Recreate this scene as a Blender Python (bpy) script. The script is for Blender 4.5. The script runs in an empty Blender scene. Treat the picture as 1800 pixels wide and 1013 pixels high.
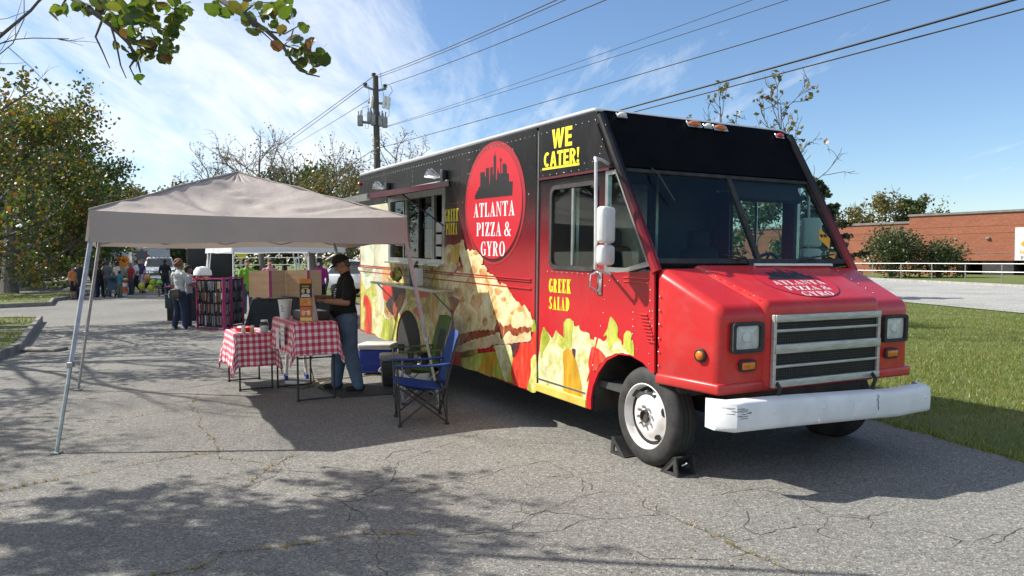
import bpy, bmesh, math, random
import numpy as np
from mathutils import Vector, Matrix
from mathutils.geometry import tessellate_polygon
R = math.radians
random.seed(7)
rng = np.random.default_rng(7)
SC = bpy.context.scene
COL = SC.collection

# ------------------------------------------------------------------ camera
CH, CP, CF, CR = 1.7112, R(2.3), 1306.09, R(-0.5)
cam_d = bpy.data.cameras.new('camera')
cam_d.sensor_width = 36.0
cam_d.lens = CF / 1800 * 36
cam_d.clip_start = 0.05
cam_d.clip_end = 3000
cam = bpy.data.objects.new('camera', cam_d)
COL.objects.link(cam)
cam.matrix_world = Matrix.Translation((0, 0, CH)) @ Matrix.Rotation(R(90) - CP, 4, 'X') @ Matrix.Rotation(CR, 4, 'Z')
SC.camera = cam

# ------------------------------------------------------------------ sky and sun
SUN_AZ = Vector((-0.978, 0.205, 0)).normalized()
SUN_EL = R(42.0)
SUN = (SUN_AZ * math.cos(SUN_EL) + Vector((0, 0, math.sin(SUN_EL)))).normalized()
W = bpy.data.worlds.new('World')
SC.world = W
W.use_nodes = True
nt = W.node_tree
nt.nodes.clear()
wo = nt.nodes.new('ShaderNodeOutputWorld')
bg = nt.nodes.new('ShaderNodeBackground')
bg.inputs[1].default_value = 0.101
sky = nt.nodes.new('ShaderNodeTexSky')
sky.sky_type = 'NISHITA'
sky.sun_disc = False
sky.sun_elevation = SUN_EL
sky.sun_rotation = math.atan2(SUN_AZ.x, SUN_AZ.y)
sky.air_density = 1.0
sky.dust_density = 0.15
sky.ozone_density = 5.0
# thin streaky cirrus on a plane high above the place
tc = nt.nodes.new('ShaderNodeTexCoord')
sep = nt.nodes.new('ShaderNodeSeparateXYZ')
nt.links.new(tc.outputs['Generated'], sep.inputs[0])
def wmath(op, a, b=None, clamp=False):
    n = nt.nodes.new('ShaderNodeMath'); n.operation = op; n.use_clamp = clamp
    for i, q in enumerate((a, b)):
        if q is None: continue
        if isinstance(q, (int, float)): n.inputs[i].default_value = q
        else: nt.links.new(q, n.inputs[i])
    return n.outputs[0]
zz = wmath('ADD', wmath('MAXIMUM', sep.outputs[2], 0.0), 0.16)
cx_ = wmath('DIVIDE', sep.outputs[0], zz)
cy_ = wmath('DIVIDE', sep.outputs[1], zz)
comb = nt.nodes.new('ShaderNodeCombineXYZ')
nt.links.new(cx_, comb.inputs[0]); nt.links.new(cy_, comb.inputs[1])
def wnoise(scale, detail, rough, dist, rot, sc, loc=(0, 0, 0)):
    mp = nt.nodes.new('ShaderNodeMapping')
    mp.inputs['Rotation'].default_value = (0, 0, rot)
    mp.inputs['Scale'].default_value = sc
    mp.inputs['Location'].default_value = loc
    nt.links.new(comb.outputs[0], mp.inputs[0])
    n = nt.nodes.new('ShaderNodeTexNoise')
    n.inputs['Scale'].default_value = scale; n.inputs['Detail'].default_value = detail
    n.inputs['Roughness'].default_value = rough; n.inputs['Distortion'].default_value = dist
    nt.links.new(mp.outputs[0], n.inputs[0])
    return n.outputs[0]
n1 = wnoise(1.0, 10, 0.60, 0.75, R(10), (1.25, 0.42, 1), (1.3, 0.4, 0))
n2 = wnoise(0.42, 4, 0.5, 0.2, 0, (1, 1, 1), (3.1, 1.2, 0))
n3 = wnoise(3.0, 10, 0.66, 1.2, R(-12), (1.7, 0.4, 1), (0.3, 2.2, 0))
# the cloud field lies over the left half of the view and thins out to the right
side_w = wmath('MULTIPLY', wmath('ADD', wmath('MULTIPLY', cx_, -0.70), 0.72), 1.0, True)
cov = wmath('ADD', wmath('MULTIPLY', n1, 1.1), wmath('MULTIPLY', n2, 0.55))
cov = wmath('ADD', cov, wmath('MULTIPLY', n3, 0.40))
cov = wmath('ADD', cov, wmath('MULTIPLY', side_w, 0.43))
cov = wmath('SUBTRACT', cov, 1.20)
cov = wmath('MULTIPLY', cov, 2.9, True)
cov = wmath('MULTIPLY', cov, 0.94)
cov = wmath('MULTIPLY', cov, wmath('MULTIPLY', sep.outputs[2], 25.0, True))
mixw = nt.nodes.new('ShaderNodeMix'); mixw.data_type = 'RGBA'
nt.links.new(cov, mixw.inputs['Factor'])
nt.links.new(sky.outputs[0], mixw.inputs['A'])
mixw.inputs['B'].default_value = (7.4, 7.55, 7.7, 1)
nt.links.new(mixw.outputs['Result'], bg.inputs[0])
nt.links.new(bg.outputs[0], wo.inputs[0])

sun_d = bpy.data.lights.new('sun', 'SUN')
sun_d.energy = 5.0
sun_d.angle = R(0.53)
sun_d.color = (1.0, 0.955, 0.88)
sun = bpy.data.objects.new('sun', sun_d)
COL.objects.link(sun)
sun.rotation_euler = SUN.to_track_quat('Z', 'Y').to_euler()
sun.location = (-20, 5, 20)

SC.view_settings.view_transform = 'Standard'
SC.view_settings.look = 'None'
SC.view_settings.exposure = 0.66
SC.view_settings.gamma = 1.0
SC.view_settings.use_curve_mapping = False
SC.cycles.max_bounces = 8
SC.cycles.transparent_max_bounces = 16

# ------------------------------------------------------------------ measuring helpers
def ray(px, py):
    X, Y = px - 900, py - 506.5
    c, s = math.cos(CR), math.sin(CR)
    x, y = c * X + s * Y, -s * X + c * Y
    ca, sa = math.cos(CP), math.sin(CP)
    return Vector((x / CF, -y / CF * sa + ca, -y / CF * ca - sa))
def G(px, py, z=0.0):
    d = ray(px, py); t = (z - CH) / d.z
    return Vector((0, 0, CH)) + d * t
def D(px, py, Y):
    d = ray(px, py)
    return Vector((0, 0, CH)) + d * (Y / d.y)

# ------------------------------------------------------------------ materials
def new_mat(name):
    m = bpy.data.materials.new(name); m.use_nodes = True
    n = m.node_tree; b = n.nodes['Principled BSDF']
    return m, n, b
def setp(b, **k):
    for key, v in k.items():
        key = key.replace('_', ' ')
        if key in b.inputs: b.inputs[key].default_value = v
def c4(c): return (c[0], c[1], c[2], 1)
def ramp(n, fac, stops, interp='LINEAR'):
    r = n.nodes.new('ShaderNodeValToRGB'); r.color_ramp.interpolation = interp
    el = r.color_ramp.elements
    while len(el) < len(stops): el.new(0.5)
    for e, (p, c) in zip(el, stops): e.position = p; e.color = c4(c)
    n.links.new(fac, r.inputs[0]); return r.outputs[0]
def noise(n, scale, detail=4, rough=0.55, dist=0, coord='Object', sc=None, rot=None):
    t = n.nodes.new('ShaderNodeTexCoord')
    o = t.outputs[coord]
    if sc or rot:
        mp = n.nodes.new('ShaderNodeMapping')
        if sc: mp.inputs['Scale'].default_value = sc
        if rot: mp.inputs['Rotation'].default_value = rot
        n.links.new(o, mp.inputs[0]); o = mp.outputs[0]
    q = n.nodes.new('ShaderNodeTexNoise')
    q.inputs['Scale'].default_value = scale; q.inputs['Detail'].default_value = detail
    q.inputs['Roughness'].default_value = rough; q.inputs['Distortion'].default_value = dist
    n.links.new(o, q.inputs[0]); return q.outputs[0]
def nmath(n, op, a, b=None, clamp=False):
    q = n.nodes.new('ShaderNodeMath'); q.operation = op; q.use_clamp = clamp
    for i, v in enumerate((a, b)):
        if v is None: continue
        if isinstance(v, (int, float)): q.inputs[i].default_value = v
        else: n.links.new(v, q.inputs[i])
    return q.outputs[0]
def nmix(n, fac, a, b, mode='MIX'):
    q = n.nodes.new('ShaderNodeMix'); q.data_type = 'RGBA'; q.blend_type = mode
    for key, v in (('Factor', fac), ('A', a), ('B', b)):
        if isinstance(v, (int, float)): q.inputs[key].default_value = v
        elif isinstance(v, (tuple, list)): q.inputs[key].default_value = c4(v)
        else: n.links.new(v, q.inputs[key])
    return q.outputs['Result']
def bump(n, b, h, strength=0.3, dist=0.02):
    q = n.nodes.new('ShaderNodeBump'); q.inputs['Strength'].default_value = strength
    q.inputs['Distance'].default_value = dist
    n.links.new(h, q.inputs['Height']); n.links.new(q.outputs[0], b.inputs['Normal'])
def pm(name, c1, c2=None, scale=8, rough=0.6, metal=0.0, bmp=0.0, bscale=None, coat=0.0, detail=5, spec=None, lo=0.35, hi=0.65, sc=None, trans=0.0, bdist=0.01):
    m, n, b = new_mat(name)
    setp(b, Roughness=rough, Metallic=metal)
    if spec is not None: b.inputs['Specular IOR Level'].default_value = spec
    if coat: b.inputs['Coat Weight'].default_value = coat; b.inputs['Coat Roughness'].default_value = 0.08
    if c2 is None: c2 = tuple(x * 0.82 for x in c1)
    nz = noise(n, scale, detail, sc=sc)
    n.links.new(ramp(n, nz, [(lo, c1), (hi, c2)]), b.inputs['Base Color'])
    if rough < 0.7:
        n.links.new(nmath(n, 'ADD', nmath(n, 'MULTIPLY', nz, 0.12), rough - 0.06), b.inputs['Roughness'])
    if bmp: bump(n, b, noise(n, bscale or scale * 4, 4), bmp, bdist)
    if trans:
        tr = n.nodes.new('ShaderNodeBsdfTranslucent'); mx = n.nodes.new('ShaderNodeMixShader')
        mx.inputs[0].default_value = trans; tr.inputs[0].default_value = c4(c1)
        n.links.new(b.outputs[0], mx.inputs[1]); n.links.new(tr.outputs[0], mx.inputs[2])
        n.links.new(mx.outputs[0], n.nodes['Material Output'].inputs[0])
    return m
def leaf_mat(name, stops, trans=0.35):
    m, n, b = new_mat(name)
    g = n.nodes.new('ShaderNodeNewGeometry')
    col = ramp(n, g.outputs['Random Per Island'], stops)
    n.links.new(col, b.inputs['Base Color']); setp(b, Roughness=0.42)
    tr = n.nodes.new('ShaderNodeBsdfTranslucent'); mx = n.nodes.new('ShaderNodeMixShader')
    br = nmix(n, 1.0, col, (1.5, 1.45, 0.7), 'MULTIPLY')
    n.links.new(br, tr.inputs[0]); mx.inputs[0].default_value = trans
    n.links.new(b.outputs[0], mx.inputs[1]); n.links.new(tr.outputs[0], mx.inputs[2])
    n.links.new(mx.outputs[0], n.nodes['Material Output'].inputs[0])
    return m
def glass_mat(name, tint=(0.75, 0.85, 0.82), refl=0.06, rough=0.02):
    m, n, b = new_mat(name); n.nodes.remove(b)
    tr = n.nodes.new('ShaderNodeBsdfTransparent'); tr.inputs[0].default_value = c4(tint)
    gl = n.nodes.new('ShaderNodeBsdfGlossy'); gl.inputs['Roughness'].default_value = rough
    fr = n.nodes.new('ShaderNodeLayerWeight'); fr.inputs[0].default_value = 0.5
    f = nmath(n, 'ADD', nmath(n, 'MULTIPLY', nmath(n, 'POWER', fr.outputs['Facing'], 5.0), 0.55), refl * 0.55, True)
    mx = n.nodes.new('ShaderNodeMixShader')
    n.links.new(f, mx.inputs[0]); n.links.new(tr.outputs[0], mx.inputs[1]); n.links.new(gl.outputs[0], mx.inputs[2])
    n.links.new(mx.outputs[0], n.nodes['Material Output'].inputs[0])
    return m
M = {}
def P(name, *a, **k): M[name] = pm(name, *a, **k)

# ------------------------------------------------------------------ mesh helpers
class MB:
    def __init__(s): s.v = []; s.f = []; s.m = []; s.uv = None
    def add(s, vs, fs, mi=0):
        o = len(s.v); s.v += [tuple(p) for p in vs]
        for f in fs: s.f.append(tuple(i + o for i in f)); s.m.append(mi)
        return s
    def box(s, c, d, mi=0, rot=None):
        x, y, z = d[0] / 2, d[1] / 2, d[2] / 2
        vs = [Vector(p) for p in ((-x, -y, -z), (x, -y, -z), (x, y, -z), (-x, y, -z), (-x, -y, z), (x, -y, z), (x, y, z), (-x, y, z))]
        if rot is not None: vs = [rot @ p for p in vs]
        c = Vector(c)
        return s.add([p + c for p in vs], [(0, 3, 2, 1), (4, 5, 6, 7), (0, 1, 5, 4), (1, 2, 6, 5), (2, 3, 7, 6), (3, 0, 4, 7)], mi)
    def bm(s, bm, mi=0, mat=None):
        bm.verts.ensure_lookup_table(); bm.verts.index_update()
        s.add([(mat @ v.co if mat is not None else v.co) for v in bm.verts], [[v.index for v in f.verts] for f in bm.faces], mi)
        bm.free(); return s
    def rbox(s, c, d, r=0.02, seg=2, mi=0, rot=None):
        b = bmesh.new(); bmesh.ops.create_cube(b, size=1)
        bmesh.ops.scale(b, vec=d, verts=b.verts)
        bmesh.ops.bevel(b, geom=list(b.edges), offset=r, segments=seg, profile=0.5, affect='EDGES')
        mt = Matrix.Translation(c) @ (rot.to_4x4() if rot is not None else Matrix())
        return s.bm(b, mi, mt)
    def hull(s, pts, r=0, seg=3, mi=0):
        b = bmesh.new()
        for p in pts: b.verts.new(p)
        res = bmesh.ops.convex_hull(b, input=b.verts)
        bmesh.ops.dissolve_limit(b, angle_limit=R(1.0), verts=b.verts, edges=b.edges)
        if r: bmesh.ops.bevel(b, geom=list(b.edges), offset=r, segments=seg, profile=0.5, affect='EDGES')
        bmesh.ops.recalc_face_normals(b, faces=b.faces)
        return s.bm(b, mi)
    def tube(s, pts, r, n=8, mi=0, cap=True):
        pts = [Vector(p) for p in pts]
        k = len(pts)
        rs = r if isinstance(r, (list, tuple)) else [r] * k
        vs = []; prev = None
        for i, p in enumerate(pts):
            t = (pts[min(i + 1, k - 1)] - pts[max(i - 1, 0)])
            if t.length < 1e-9: t = Vector((0, 0, 1))
            t.normalize()
            if prev is None:
                a = Vector((0, 0, 1)) if abs(t.z) < 0.9 else Vector((1, 0, 0))
                u = t.cross(a).normalized()
            else:
                u = (prev - t * prev.dot(t))
                u = u.normalized() if u.length > 1e-6 else t.orthogonal().normalized()
            prev = u; w = t.cross(u)
            for j in range(n):
                a = 2 * math.pi * j / n
                vs.append(p + (u * math.cos(a) + w * math.sin(a)) * rs[i])
        fs = []
        for i in range(k - 1):
            for j in range(n):
                a, b2 = i * n + j, i * n + (j + 1) % n
                fs.append((a, b2, b2 + n, a + n))
        if cap:
            fs.append(tuple(reversed(range(n)))); fs.append(tuple(range((k - 1) * n, k * n)))
        return s.add(vs, fs, mi)
    def lathe(s, prof, c=(0, 0, 0), n=16, mi=0, rot=None, sx=1, sy=1, cap=True):
        vs = []; c = Vector(c)
        for (r, z) in prof:
            for j in range(n):
                a = 2 * math.pi * j / n
                p = Vector((r * math.cos(a) * sx, r * math.sin(a) * sy, z))
                if rot is not None: p = rot @ p
                vs.append(p + c)
        fs = []
        k = len(prof)
        for i in range(k - 1):
            for j in range(n):
                a, b2 = i * n + j, i * n + (j + 1) % n
                fs.append((a, b2, b2 + n, a + n))
        if cap and prof[0][0] > 1e-6: fs.append(tuple(reversed(range(n))))
        if cap and prof[-1][0] > 1e-6: fs.append(tuple(range((k - 1) * n, k * n)))
        return s.add(vs, fs, mi)
    def ell(s, c, r, n=12, k=8, mi=0, rot=None):
        prof = [(math.sin(math.pi * i / k), -math.cos(math.pi * i / k)) for i in range(k + 1)]
        m0 = len(s.v)
        s.lathe(prof, (0, 0, 0), n, mi)
        c = Vector(c)
        for i in range(m0, len(s.v)):
            p = Vector((s.v[i][0] * r[0], s.v[i][1] * r[1], s.v[i][2] * r[2]))
            if rot is not None: p = rot @ p
            s.v[i] = tuple(p + c)
        return s
    def prism(s, loops, ext, mi=0, back=True):
        """flat polygon with holes (3-D loops), extruded along ext"""
        loops = [[Vector(p) for p in l] for l in loops]
        ext = Vector(ext); allp = [p for l in loops for p in l]; k = len(allp)
        tris = tessellate_polygon(loops)
        nrm = Vector((0, 0, 0))
        for t in tris:
            nrm = (allp[t[1]] - allp[t[0]]).cross(allp[t[2]] - allp[t[0]])
            if nrm.length > 1e-10: break
        flip = nrm.dot(ext) > 0
        vs = allp + [p + ext for p in allp]
        fs = []
        for t in tris:
            t = tuple(t)
            a, b2 = (t[::-1], t) if flip else (t, t[::-1])
            fs.append(a)
            if back: fs.append(tuple(i + k for i in b2))
        o = 0
        if ext.length > 1e-9:
            for l in loops:
                q = len(l)
                for i in range(q):
                    a, b2 = o + i, o + (i + 1) % q
                    fs.append((a, b2, b2 + k, a + k))
                o += q
        else: fs = fs[:: 2] if back else fs
        return s.add(vs, fs, mi)
    def flat(s, loops, mi=0):
        loops = [[Vector(p) for p in l] for l in loops]
        allp = [p for l in loops for p in l]
        return s.add(allp, [tuple(t) for t in tessellate_polygon(loops)], mi)
    def grid(s, fn, nu, nv, mi=0, closed=False):
        vs = [fn(i / nu, j / nv) for i in range(nu + 1) for j in range(nv + 1)]
        fs = [(i * (nv + 1) + j, (i + 1) * (nv + 1) + j, (i + 1) * (nv + 1) + j + 1, i * (nv + 1) + j + 1) for i in range(nu) for j in range(nv)]
        return s.add(vs, fs, mi)
    def mesh(s, name, mats, smooth=None, fix=True):
        me = bpy.data.meshes.new(name)
        me.from_pydata(s.v, [], s.f)
        if not isinstance(mats, (list, tuple)): mats = [mats]
        for m in mats: me.materials.append(M[m] if isinstance(m, str) else m)
        me.polygons.foreach_set('material_index', s.m)
        if fix:
            b = bmesh.new(); b.from_mesh(me)
            bmesh.ops.recalc_face_normals(b, faces=b.faces); b.to_mesh(me); b.free()
        if smooth is not None:
            me.shade_smooth()
            if smooth < 180: me.set_sharp_from_angle(angle=R(smooth))
        me.update(); return me
    def build(s, name, mats, parent=None, smooth=35, fix=True, **tags):
        return link(name, s.mesh(name, mats, smooth, fix), parent, **tags)
def link(name, data, parent=None, label=None, cat=None, group=None, kind=None):
    o = bpy.data.objects.new(name, data); COL.objects.link(o)
    if parent is not None: o.parent = parent
    tag(o, label, cat, group, kind); return o
def tag(o, label=None, cat=None, group=None, kind=None):
    if label: o['label'] = label
    if cat: o['category'] = cat
    if group: o['group'] = group
    if kind: o['kind'] = kind
    return o
def thing(name, label, cat, loc=(0, 0, 0), rz=0.0, group=None):
    o = link(name, None, None, label, cat, group)
    o.location = loc; o.rotation_euler = (0, 0, rz); o.empty_display_size = 0.1
    return o
def copy_tree(o, parent=None, label=None):
    c = o.copy(); COL.objects.link(c); c.parent = parent
    if label: c['label'] = label
    for ch in list(o.children):
        if ch is not c: copy_tree(ch, c)
    return c
def arc(cx, cy, rx, ry, a0, a1, n):
    return [(cx + rx * math.cos(R(a0 + (a1 - a0) * i / n)), cy + ry * math.sin(R(a0 + (a1 - a0) * i / n))) for i in range(n + 1)]
def rrect(x0, y0, x1, y1, r, n=4):
    return arc(x1 - r, y0 + r, r, r, -90, 0, n) + arc(x1 - r, y1 - r, r, r, 0, 90, n) + arc(x0 + r, y1 - r, r, r, 90, 180, n) + arc(x0 + r, y0 + r, r, r, 180, 270, n)

# lettering: every glyph is a list of flat loops in a cell of height 1
def _box(x0, y0, x1, y1): return [(x0, y0), (x1, y0), (x1, y1), (x0, y1)]
def _st(x, t): return [_box(x, 0, x + t, 1), _box(x - .05, 0, x + t + .05, .045), _box(x - .05, .955, x + t + .05, 1)]
def _bow(cx, cy, rx, ry, tx, ty, a0, a1): return arc(cx, cy, rx, ry, a0, a1, 18) + arc(cx, cy, rx - tx, ry - ty, a1, a0, 18)
def serif(t=0.13):
    g = {}
    k = t
    g['I'] = (k + .14, _st(.06, k))
    g['T'] = (.46, [_box(.23 - k / 2, 0, .23 + k / 2, .95), _box(.12, 0, .34, .045), _box(.0, .94, .46, 1), [(0, 1), (0, .74), (.03, .74), (.07, .95)], [(.46, 1), (.39, .95), (.43, .74), (.46, .74)]])
    g['L'] = (.42, _st(.05, k) + [_box(.05, 0, .42, .05), [(.42, 0), (.42, .28), (.39, .28), (.34, .05)]])
    g['E'] = (.44, _st(.05, k) + [_box(.05, 0, .43, .05), _box(.05, .95, .42, 1), _box(.1, .48, .3, .53), [(.43, 0), (.43, .28), (.4, .28), (.34, .05)], [(.42, 1), (.33, .95), (.39, .74), (.42, .74)], _box(.28, .4, .31, .61)])
    g['N'] = (.5, [_box(.06, 0, .095, 1), _box(.0, 0, .16, .045), _box(-.0, .955, .14, 1), _box(.405, 0, .44, 1), _box(.34, .955, .5, 1), [(.05, 1), (.05 + k, 1), (.44, 0), (.4, 0)]])
    g['A'] = (.5, [[(.06, 0), (.1, 0), (.26, .9), (.235, 1)], [(.21, 1), (.27, 1), (.46, 0), (.46 - k - .02, 0)], _box(.13, .3, .34, .345), _box(0, 0, .16, .045), _box(.27, 0, .52, .045)])
    g['P'] = (.44, _st(.05, k) + [_bow(.2, .72, .24, .28, k, .05, -90, 90), _box(.15, .95, .2, 1), _box(.15, .44, .2, .49)])
    g['R'] = (.5, _st(.05, k) + [_bow(.2, .74, .23, .26, k, .05, -90, 90), _box(.15, .95, .2, 1), _box(.15, .48, .22, .53), [(.2, .5), (.32, .5), (.44, .05), (.52, 0), (.36, 0), (.31, .08)]])
    g['Z'] = (.44, [[(.03, 0), (.03 + k + .03, 0), (.42, 1), (.42 - k - .03, 1)], _box(.03, 0, .43, .05), _box(.04, .95, .42, 1), [(.43, 0), (.43, .28), (.4, .28), (.34, .05)], [(.04, 1), (.04, .74), (.07, .74), (.13, .95)]])
    g['O'] = (.52, [_bow(.26, .5, .25, .515, k, .045, 0, 360)])
    g['C'] = (.48, [_bow(.26, .5, .25, .515, k, .045, 48, 312), _box(.39, .68, .42, .98), _box(.39, .02, .42, .3)])
    g['G'] = (.5, [_bow(.26, .5, .25, .515, k, .045, 48, 325), _box(.39, .68, .42, .98), _box(.36, .05, .36 + k * .8, .44), _box(.28, .42, .52, .46)])
    g['Y'] = (.5, [_box(.25 - k / 2, 0, .25 + k / 2, .45), _box(.13, 0, .37, .045), [(.03, 1), (.05 + k, 1), (.25 + k / 2, .44), (.25 - k / 2, .44)], [(.4, 1), (.45, 1), (.25 + k / 2, .43), (.25, .43)], _box(-.02, .955, .24, 1), _box(.35, .955, .52, 1)])
    g['K'] = (.52, _st(.05, k) + [[(.16, .36), (.2, .36), (.46, 1), (.4, 1)], _box(.33, .955, .52, 1), [(.21, .52), (.3, .68), (.48, .05), (.36, .05)], _box(.32, 0, .54, .045)])
    g['D'] = (.5, _st(.05, k) + [_bow(.18, .5, .3, .5, k, .05, -90, 90)])
    g['S'] = (.42, [_bow(.21, .74, .19, .26, k * .9, .05, 20, 250), _bow(.2, .26, .2, .26, k * .9, .05, -160, 70), [(.05, .66), (.12, .52), (.34, .32), (.38, .42), (.2, .56), (.15, .72)], _box(.36, .7, .39, .98), _box(.0, .02, .03, .3)])
    g['&'] = (.58, [_bow(.24, .77, .16, .23, .09, .04, 0, 360), _bow(.2, .25, .2, .26, .11, .045, 90, 330), [(.1, .66), (.22, .66), (.54, .04), (.6, 0), (.42, 0)], [(.36, .08), (.5, .46), (.53, .44), (.4, .06)], _box(.42, .43, .6, .47)])
    return g
def sans(t=0.2):
    g = {}
    k = t
    g['W'] = (.9, [[(.0, 1), (k, 1), (.3, .0), (.3 - k + .08, 0)], [(.18, 0), (.18 + k - .06, 0), (.5, 1), (.36, 1)], [(.37, 1), (.54, 1), (.68, 0), (.5, 0)], [(.54, 0), (.68, 0), (.9, 1), (.9 - k, 1)]])
    g['E'] = (.5, [_box(0, 0, k, 1), _box(0, 0, .48, .2), _box(0, .4, .44, .58), _box(0, .8, .48, 1)])
    g['C'] = (.55, [_bow(.3, .5, .3, .51, k, .19, 50, 310)])
    g['A'] = (.62, [[(0, 0), (k, 0), (.36, 1), (.2, 1)], [(.26, 1), (.42, 1), (.62, 0), (.62 - k, 0)], _box(.14, .2, .48, .37)])
    g['T'] = (.54, [_box(.27 - k / 2, 0, .27 + k / 2, 1), _box(0, .8, .54, 1)])
    g['R'] = (.55, [_box(0, 0, k, 1), _bow(.22, .7, .3, .3, k * .9, .17, -90, 90), _box(.1, .83, .22, 1), _box(.1, .4, .22, .57), [(.2, .46), (.36, .46), (.55, 0), (.55 - k - .02, 0)]])
    g['!'] = (.24, [[(.03, 1), (.23, 1), (.17, .34), (.09, .34)], arc(.13, .12, .11, .12, 0, 340, 12)])
    g['O'] = (.6, [_bow(.3, .5, .3, .51, k, .19, 0, 360)])
    return g
def text_loops(s, font, gap=0.07, space=.25):
    out = []; x = 0
    for ch in s:
        if ch == ' ': x += space; continue
        w, ls = font[ch]
        for i, l in enumerate(ls): out.append(([(p[0] + x, p[1]) for p in l], i))
        x += w + gap
    return out, x - gap
def put_text(mb, s, font, fn, mi=0, lift=0.0002, gap=.07, space=.25):
    """fn(u, v, h): u,v in 0..1 over the line of text, h a tiny lift"""
    loops, w = text_loops(s, font, gap, space)
    for l, i in loops:
        mb.flat([[fn(p[0] / w, p[1], i * lift) for p in l]], mi)
# ------------------------------------------------------------------ ground, lawn, road
def asphalt_mat(name, base, dark, crack=True, patch=0.5):
    m, n, b = new_mat(name)
    big = noise(n, 0.35, 5, 0.6)
    mid = noise(n, 2.3, 5, 0.65)
    col = ramp(n, big, [(0.3, base), (0.7, tuple(0.78 * x for x in base))])
    col = nmix(n, nmath(n, 'MULTIPLY', ramp(n, mid, [(0.45, (0, 0, 0)), (0.75, (1, 1, 1))]), 0.35), col, dark)
    # aggregate: pale and dark chips
    t = n.nodes.new('ShaderNodeTexCoord')
    v = n.nodes.new('ShaderNodeTexVoronoi'); v.inputs['Scale'].default_value = 85
    n.links.new(t.outputs['Object'], v.inputs['Vector'])
    sepc = n.nodes.new('ShaderNodeSeparateColor'); n.links.new(v.outputs['Color'], sepc.inputs[0])
    chip = ramp(n, sepc.outputs[0], [(0.0, (0.42, 0.41, 0.40)), (0.25, (0.85, 0.85, 0.85)), (0.75, (1.08, 1.08, 1.06)), (1.0, (1.95, 1.92, 1.84))])
    col = nmix(n, 0.85, col, chip, 'MULTIPLY')
    # worn patches, oil spots and paler wheel tracks
    stain = ramp(n, noise(n, 0.22, 6, 0.62, 0.8), [(0.36, (0.72, 0.72, 0.74)), (0.46, (1, 1, 1)), (0.6, (1.0, 1.0, 1.0)), (0.72, (1.16, 1.15, 1.12))])
    col = nmix(n, 0.8, col, stain, 'MULTIPLY')
    oil = ramp(n, noise(n, 1.1, 3, 0.5, 0.3, rot=(0, 0, 1)), [(0.68, (1, 1, 1)), (0.78, (0.62, 0.61, 0.6))])
    col = nmix(n, 0.8, col, oil, 'MULTIPLY')
    fine = noise(n, 190, 2, 0.5)
    col = nmix(n, 0.6, col, ramp(n, fine, [(0.3, (0.58, 0.58, 0.58)), (0.7, (1.36, 1.36, 1.33))]), 'MULTIPLY')
    hgt = nmath(n, 'ADD', v.outputs['Distance'], nmath(n, 'MULTIPLY', fine, 0.5))
    if crack:
        q = n.nodes.new('ShaderNodeTexNoise'); q.inputs['Scale'].default_value = 1.6; q.inputs['Detail'].default_value = 6
        q.inputs['Roughness'].default_value = 0.7
        n.links.new(t.outputs['Object'], q.inputs[0])
        ad = n.nodes.new('ShaderNodeMix'); ad.data_type = 'RGBA'; ad.blend_type = 'ADD'; ad.inputs['Factor'].default_value = 0.55
        n.links.new(t.outputs['Object'], ad.inputs['A']); n.links.new(q.outputs['Color'], ad.inputs['B'])
        for sc, wd, thr, st in ((2.6, 0.010, 0.53, 0.4), (0.55, 0.003, 0.48, 0.45)):
            e = n.nodes.new('ShaderNodeTexVoronoi'); e.feature = 'DISTANCE_TO_EDGE'; e.inputs['Scale'].default_value = sc
            n.links.new(ad.outputs['Result'], e.inputs['Vector'])
            line = ramp(n, e.outputs['Distance'], [(0.0, (1, 1, 1)), (wd, (0, 0, 0))])
            mask = ramp(n, noise(n, 0.45, 3, 0.6, sc=(1, 1, 1), rot=(0, 0, sc)), [(thr, (0, 0, 0)), (thr + 0.1, (1, 1, 1))])
            fac = nmath(n, 'MULTIPLY', nmath(n, 'MULTIPLY', line, mask), st)
            col = nmix(n, fac, col, (0.025, 0.022, 0.02))
            hgt = nmath(n, 'SUBTRACT', hgt, nmath(n, 'MULTIPLY', fac, 3))
    n.links.new(col, b.inputs['Base Color']); setp(b, Roughness=0.82)
    b.inputs['Specular IOR Level'].default_value = 0.35
    bump(n, b, hgt, 0.55, 0.006)
    return m
M['asphalt'] = asphalt_mat('asphalt', (0.205, 0.198, 0.181), (0.125, 0.121, 0.113))
M['road'] = asphalt_mat('road', (0.36, 0.355, 0.34), (0.28, 0.275, 0.265), crack=False)
def grass_ground(name, a, b_, dry):
    m, n, b = new_mat(name)
    col = nmix(n, noise(n, 30, 6, 0.7), a, b_)
    col = nmix(n, ramp(n, noise(n, 0.6, 6, 0.65), [(0.5, (0, 0, 0)), (0.72, (1, 1, 1))]), col, dry)
    n.links.new(col, b.inputs['Base Color']); setp(b, Roughness=0.9)
    bump(n, b, noise(n, 45, 5, 0.7), 0.7, 0.04)
    return m
M['lawn'] = grass_ground('lawn', (0.065, 0.10, 0.018), (0.12, 0.15, 0.03), (0.17, 0.16, 0.05))
M['island_grass'] = grass_ground('island_grass', (0.05, 0.09, 0.02), (0.13, 0.14, 0.04), (0.19, 0.15, 0.08))
P('concrete', (0.36, 0.35, 0.32), (0.22, 0.21, 0.19), scale=5, rough=0.85, bmp=0.4, bscale=40)
P('kerb', (0.27, 0.255, 0.225), (0.15, 0.14, 0.12), scale=4, rough=0.88, bmp=0.5, bscale=30)
P('crack_dirt', (0.045, 0.04, 0.034), (0.08, 0.07, 0.058), scale=20, rough=0.95)
P('paint_white', (0.78, 0.78, 0.76), (0.6, 0.6, 0.58), scale=6, rough=0.5)
P('white_metal', (0.72, 0.72, 0.71), (0.55, 0.55, 0.54), scale=12, rough=0.42)
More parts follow.
